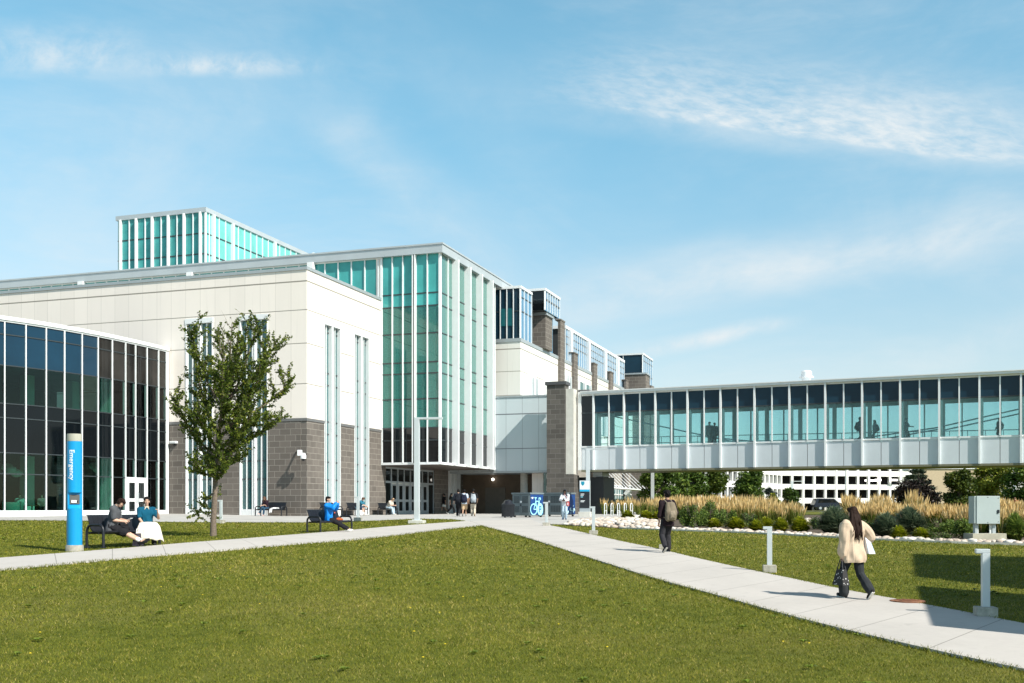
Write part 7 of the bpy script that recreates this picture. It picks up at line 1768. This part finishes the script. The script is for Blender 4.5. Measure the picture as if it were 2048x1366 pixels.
bm2, nt_, b_, _ = new_mat('blue_stripe_bag'); T = NT(nt_); tcb = T.n('ShaderNodeTexCoord').outputs['Object']; sx2 = T.n('ShaderNodeSeparateXYZ'); T.set(sx2.inputs[0], tcb); T.set(b_.inputs['Base Color'], T.mix(T.m('GREATER_THAN', T.m('PINGPONG', sx2.outputs['Y'], .05), .03), (.50, .60, .74, 1), (.75, .78, .82, 1))); b_.inputs['Roughness'].default_value = .8
x0 = .26; mb = MB(); tp = [(x0 - .03, -.02), (x0 + .05, -.02), (x0 + .06, .20), (x0 - .02, .20)]; bt = [(x0 - .02, -.14), (x0 + .13, -.14), (x0 + .14, .24), (x0 - .01, .24)]
for i in range(4): j = (i + 1) % 4; mb.face([(*bt[i], .86), (*bt[j], .86), (*tp[j], 1.22), (*tp[i], 1.22)])
mb.face([(*c_, .86) for c_ in bt][::-1]); mb.face([(*c_, 1.22) for c_ in tp]); mb.build('bag', bm2, o); mb = MB(); mb.tube([(x0, .02, 1.2), (x0 - .02, .0, 1.38), (x0 - .10, -.02, 1.47), (x0 - .05, .1, 1.40), (x0, .16, 1.2)], .014, 6); mb.build('strap', bm2, o)

# man looking at his phone in front of the second locker
g = ground(1130, 1040.5); hp = (1041 - 981) * g.y / F
w3, JW3 = person('person in a dark hood, white top and pale jeans looking at a phone', g + Vector((0, 0, .03)), Vector((-.2, -1)), dict(skin='dark', top=(('white_sweat', (.66, .68, .72)), 'long', .034), topname='sweatshirt', hem=-.10, legs=(DENIM, 'long', .022), shoes=('blue_shoe', (.03, .07, .16)), hair=('black', 'short')),
    dict(pz=.92, ankL=(-.07, .06, .09), ankR=(.12, -.04, .09), wrL=(-.02, .30, 1.12), wrR=(.06, .33, 1.14), head=.35, elL=(-1, -.4, -.6), elR=(1, -.3, -.5)), hp, 2)
o = empty('hood', w3.location, w3.rotation_euler.z); o.scale = w3.scale; tag(o, 'dark grey hooded scarf worn over head and shoulders by the man with the phone', 'hood'); H, T_ = JW3['H'], JW3['T']; c = Cap()
c.ell(H(0, -.035, .055), (.097, .09, .10)); c.seg(H(-.08, .02, .05), T_(.06, .5, -.09), .03, .05); c.seg(H(.08, .02, .05), T_(.06, .5, .09), .03, .05); c.seg(T_(-.06, .5, -.12), T_(-.06, .5, .12), .07, .07); c.seg(T_(.07, .5, -.10), T_(.08, .36, -.16), .06, .05); c.out('cloth', cloth('slate_hood', (.05, .06, .075)), o, .014, 2)
q = wpt(w3, (.02, .40, 1.17)); o = empty('phone', q, w3.rotation_euler.z); tag(o, 'phone in the hands of the man standing before the second locker', 'phone'); mb = MB(); mb.bar((0, -.03, -.05), (0, .03, .06), .07, .012); mb.build('phone_body', M['black'], o)
o = empty('red_bag', w3.location, w3.rotation_euler.z); o.scale = w3.scale; tag(o, 'small red and white bag hanging at the hip of the man with the phone', 'bag'); mb = MB(); mb.box(WF, -.27, -.12, .10, .17, .82, 1.06); mb.build('bag', mat('red_bag', (.62, .05, .04), .6), o); mb = MB(); mb.box(WF, -.22, -.17, .171, .176, .86, 1.0); mb.build('label', WHITE_INK, o); mb = MB(); mb.tube([(-.2, .14, 1.06), (-.12, .16, 1.3), (.05, .1, 1.5)], .012, 6); mb.build('strap', mat('red_strap', (.4, .04, .04), .7), o)

# group of students walking to the passage
for (px, py, h_, fw, look, pose, lb, pk) in (
    (889, 1028, 1.74, (-.9, .2), dict(skin='tan', top=(BLACKC, 'short', .03), legs=(WHITEC, .55, .03), shoes=('white_shoe', (.72, .71, .68)), hair=('black', 'short')), walk(.30, .15), 'person in a black t-shirt and white shorts striding left past the entrance', None),
    (902, 1028.5, 1.72, (.9, .3), dict(skin='fair', top=(('dark_slate', (.03, .04, .045)), 'short', .035), legs=(BLACKC, 'long', .03), shoes=('white_shoe', (.72, .71, .68)), hair=('black', 'long')), walkr(.30, .15), 'person in dark slate clothes crossing behind the one in white shorts', None),
    (916.5, 1033.5, 1.76, (.1, 1), dict(skin='fair', top=(('navy_black', (.012, .015, .024)), 'elbow', .04), legs=(BLACKC, 'long', .035), shoes=('grey_shoe', (.25, .25, .25)), hair=('black', 'messy')), walk(.22, .12), 'person all in black walking away, left of the one with a navy backpack', (('black_pack', (.012, .014, .02)), 'black backpack of the person all in black')),
    (928.5, 1033.5, 1.74, (.05, 1), dict(skin='tan', top=(('pale_blue_tee', (.50, .58, .68)), 'short', .03), legs=(('khaki', (.55, .40, .25)), .9, .035), shoes=('grey_shoe', (.25, .25, .25)), hair=('black', 'short')), walkr(.22, .12), 'person in a pale blue t-shirt and khaki shorts walking away', (('navy_pack', (.012, .016, .035)), 'navy backpack over the pale blue t-shirt')),
    (946.5, 1033.5, 1.78, (-.05, 1), dict(skin='tan', top=(BLACKC, 'short', .04), legs=(('stone_trousers', (.55, .49, .40)), 'long', .022), shoes=('tan_shoe', (.4, .28, .18)), hair=('black', 'short')), walk(.16, .10), 'person in a black t-shirt and stone trousers walking away, rightmost of the group', (('grey_pack', (.36, .40, .44)), 'light grey backpack over the black t-shirt'))):
    g = ground(px, py); o_, J_ = person(lb, g + Vector((0, 0, .03)), Vector(fw), look, pose, h_, 1, 'students by the passage')
    if pk: backpack(o_, J_, pk[1], pk[0], None, 1.1)

# people inside the footbridge
ZFL = ZS_V - .25
for (px, head, fw, look, pose, lb, pk) in (
    (1419, 843, (.3, -1), dict(skin='tan', top=(('dark_coat', (.02, .018, .02)), 'long', .06), legs=(BLACKC, 'long', .03), hair=('black', 'short')), dict(), 'broad person in a dark coat standing by the footbridge glass, left of a companion', None),
    (1429, 846, (-.6, -1), dict(skin='tan', top=(('dark_coat', (.02, .018, .02)), 'long', .05), legs=(BLACKC, 'long', .03), hair=('black', 'short')), dict(wrR=(.2, .25, 1.5), elR=(1, .3, -.6)), 'person raising a hand beside the broad one in the footbridge', None),
    (1719, 832, (1, -.1), dict(skin='tan', top=(('dark_blue_tee', (.02, .03, .05)), 'short', .03), legs=(BLACKC, 'long', .025), hair=('black', 'short')), walk(.2, .12), 'tall person walking right in the footbridge with a backpack', ('bridge_pack', (.02, .025, .03))),
    (1750, 840, (-1, .1), dict(skin='tan', top=(('grey_tee', (.10, .13, .15)), 'elbow', .04), legs=(BLACKC, 'long', .025), hair=('black', 'curtain')), walk(.15, .1), 'shorter person facing left in the footbridge with a backpack', ('bridge_pack', (.02, .025, .03))),
    (1812, 836, (1, -.15), dict(skin='tan', top=(('dark_blue_tee', (.02, .03, .05)), 'short', .03), legs=(BLACKC, 'long', .025), hair=('black', 'short')), walkr(.15, .1, wrL=(-.1, .42, 1.12), wrR=(.1, .42, 1.12)), 'person with both hands held forward walking right in the footbridge', ('teal_pack', (.03, .10, .11))),
    (1999, 842, (-1, -.1), dict(skin='tan', top=(('dark_coat', (.02, .018, .02)), 'long', .05), legs=(BLACKC, 'long', .03), hair=('black', 'long')), walk(.12, .08), 'long haired person in dark clothes near the right end of the footbridge', None)):
    off = 1.1; a = SF.a_on(px, off); q = SF.p(a, off, ZFL); h_ = min(1.95, max(1.55, zat(head, q.y) - ZFL)); o_, J_ = person(lb, q, Vector(fw), look, pose, h_, 1, 'people in the footbridge')
    if pk: backpack(o_, J_, 'backpack of the ' + lb.split(' in the footbridge')[0], pk, None, 1.0)
# people in the pavilion and one far right
for (px, off, lev, lb, colr) in ((40, 1.7, 0, 'person in a pale top seated behind the glass near the green armchair', ('mint_top', (.45, .62, .55))), (84, 1.2, 0, 'person with a pink sleeve seated inside behind the second ground floor pane', ('rose_top', (.45, .28, .26))), (320, .9, 1, 'person in a white shirt seated on the upper floor at the pavilion end', ('white', (.75, .74, .70))), (288, 1.3, 1, 'person in a mint shirt seated on the upper floor left of the white shirt', ('mint_top', (.45, .62, .55)))):
    q = pav_at(px, off); z = ZP + .05 if lev == 0 else zrow[3] - .1
    c_ = empty('chair', (q.x, q.y, z), 0); tag(c_, 'dark chair inside the pavilion under the ' + lb.split(' seated')[0], 'chair'); mb = MB(); mb.box(WF, -.22, .22, -.22, .22, .42, .46); mb.build('seat', M['black'], c_); mb = MB(); mb.box(WF, -.22, .22, .2, .24, .5, .85); mb.build('backrest', M['black'], c_)
    for sx_ in (-.2, .2):
        for sy_ in (-.2, .2): mb = MB(); mb.box(WF, sx_ - .02, sx_ + .02, sy_ - .02, sy_ + .02, 0, .42); mb.build('leg', M['black'], c_)
    person(lb, Vector((q.x, q.y, z)), Vector((.4, -1)), dict(skin='fair', top=(colr, 'elbow', .035), legs=(BLACKC, 'long', .02), hair=('black', 'short')), sit(lean=.3), 1.72, 0, 'people in the pavilion')
g = onground(2033, 95); person('person in a red shirt sitting behind the reed grass at the right edge', g + Vector((0, 0, .1)), Vector((-.8, -.5)), dict(skin='fair', top=(('red_shirt', (.35, .015, .03)), 'elbow', .035), legs=(BLACKC, 'long', .02), hair=('auburn', 'short')), sit(lean=.35), 1.75, 0)
o = empty('stool', g, 0); tag(o, 'low dark stool under the person in a red shirt', 'stool'); mb = MB(); mb.lathe((0, 0), [(0, .50), (.2, .50), (.2, .55), (0, .55)], 14); mb.build('seat', M['black'], o); mb = MB(); mb.lathe((0, 0), [(.18, 0), (.05, .05), (.05, .5)], 12); mb.build('pedestal', M['black'], o)
for ob in bpy.data.objects:
    if 'label' in ob and len(ob['label'].split()) > 16: print('LONG', ob.name, len(ob['label'].split()), ob['label'])
for ob in list(bpy.data.objects):
    for key in ('_local', 'k'):
        if key in ob: del ob[key]
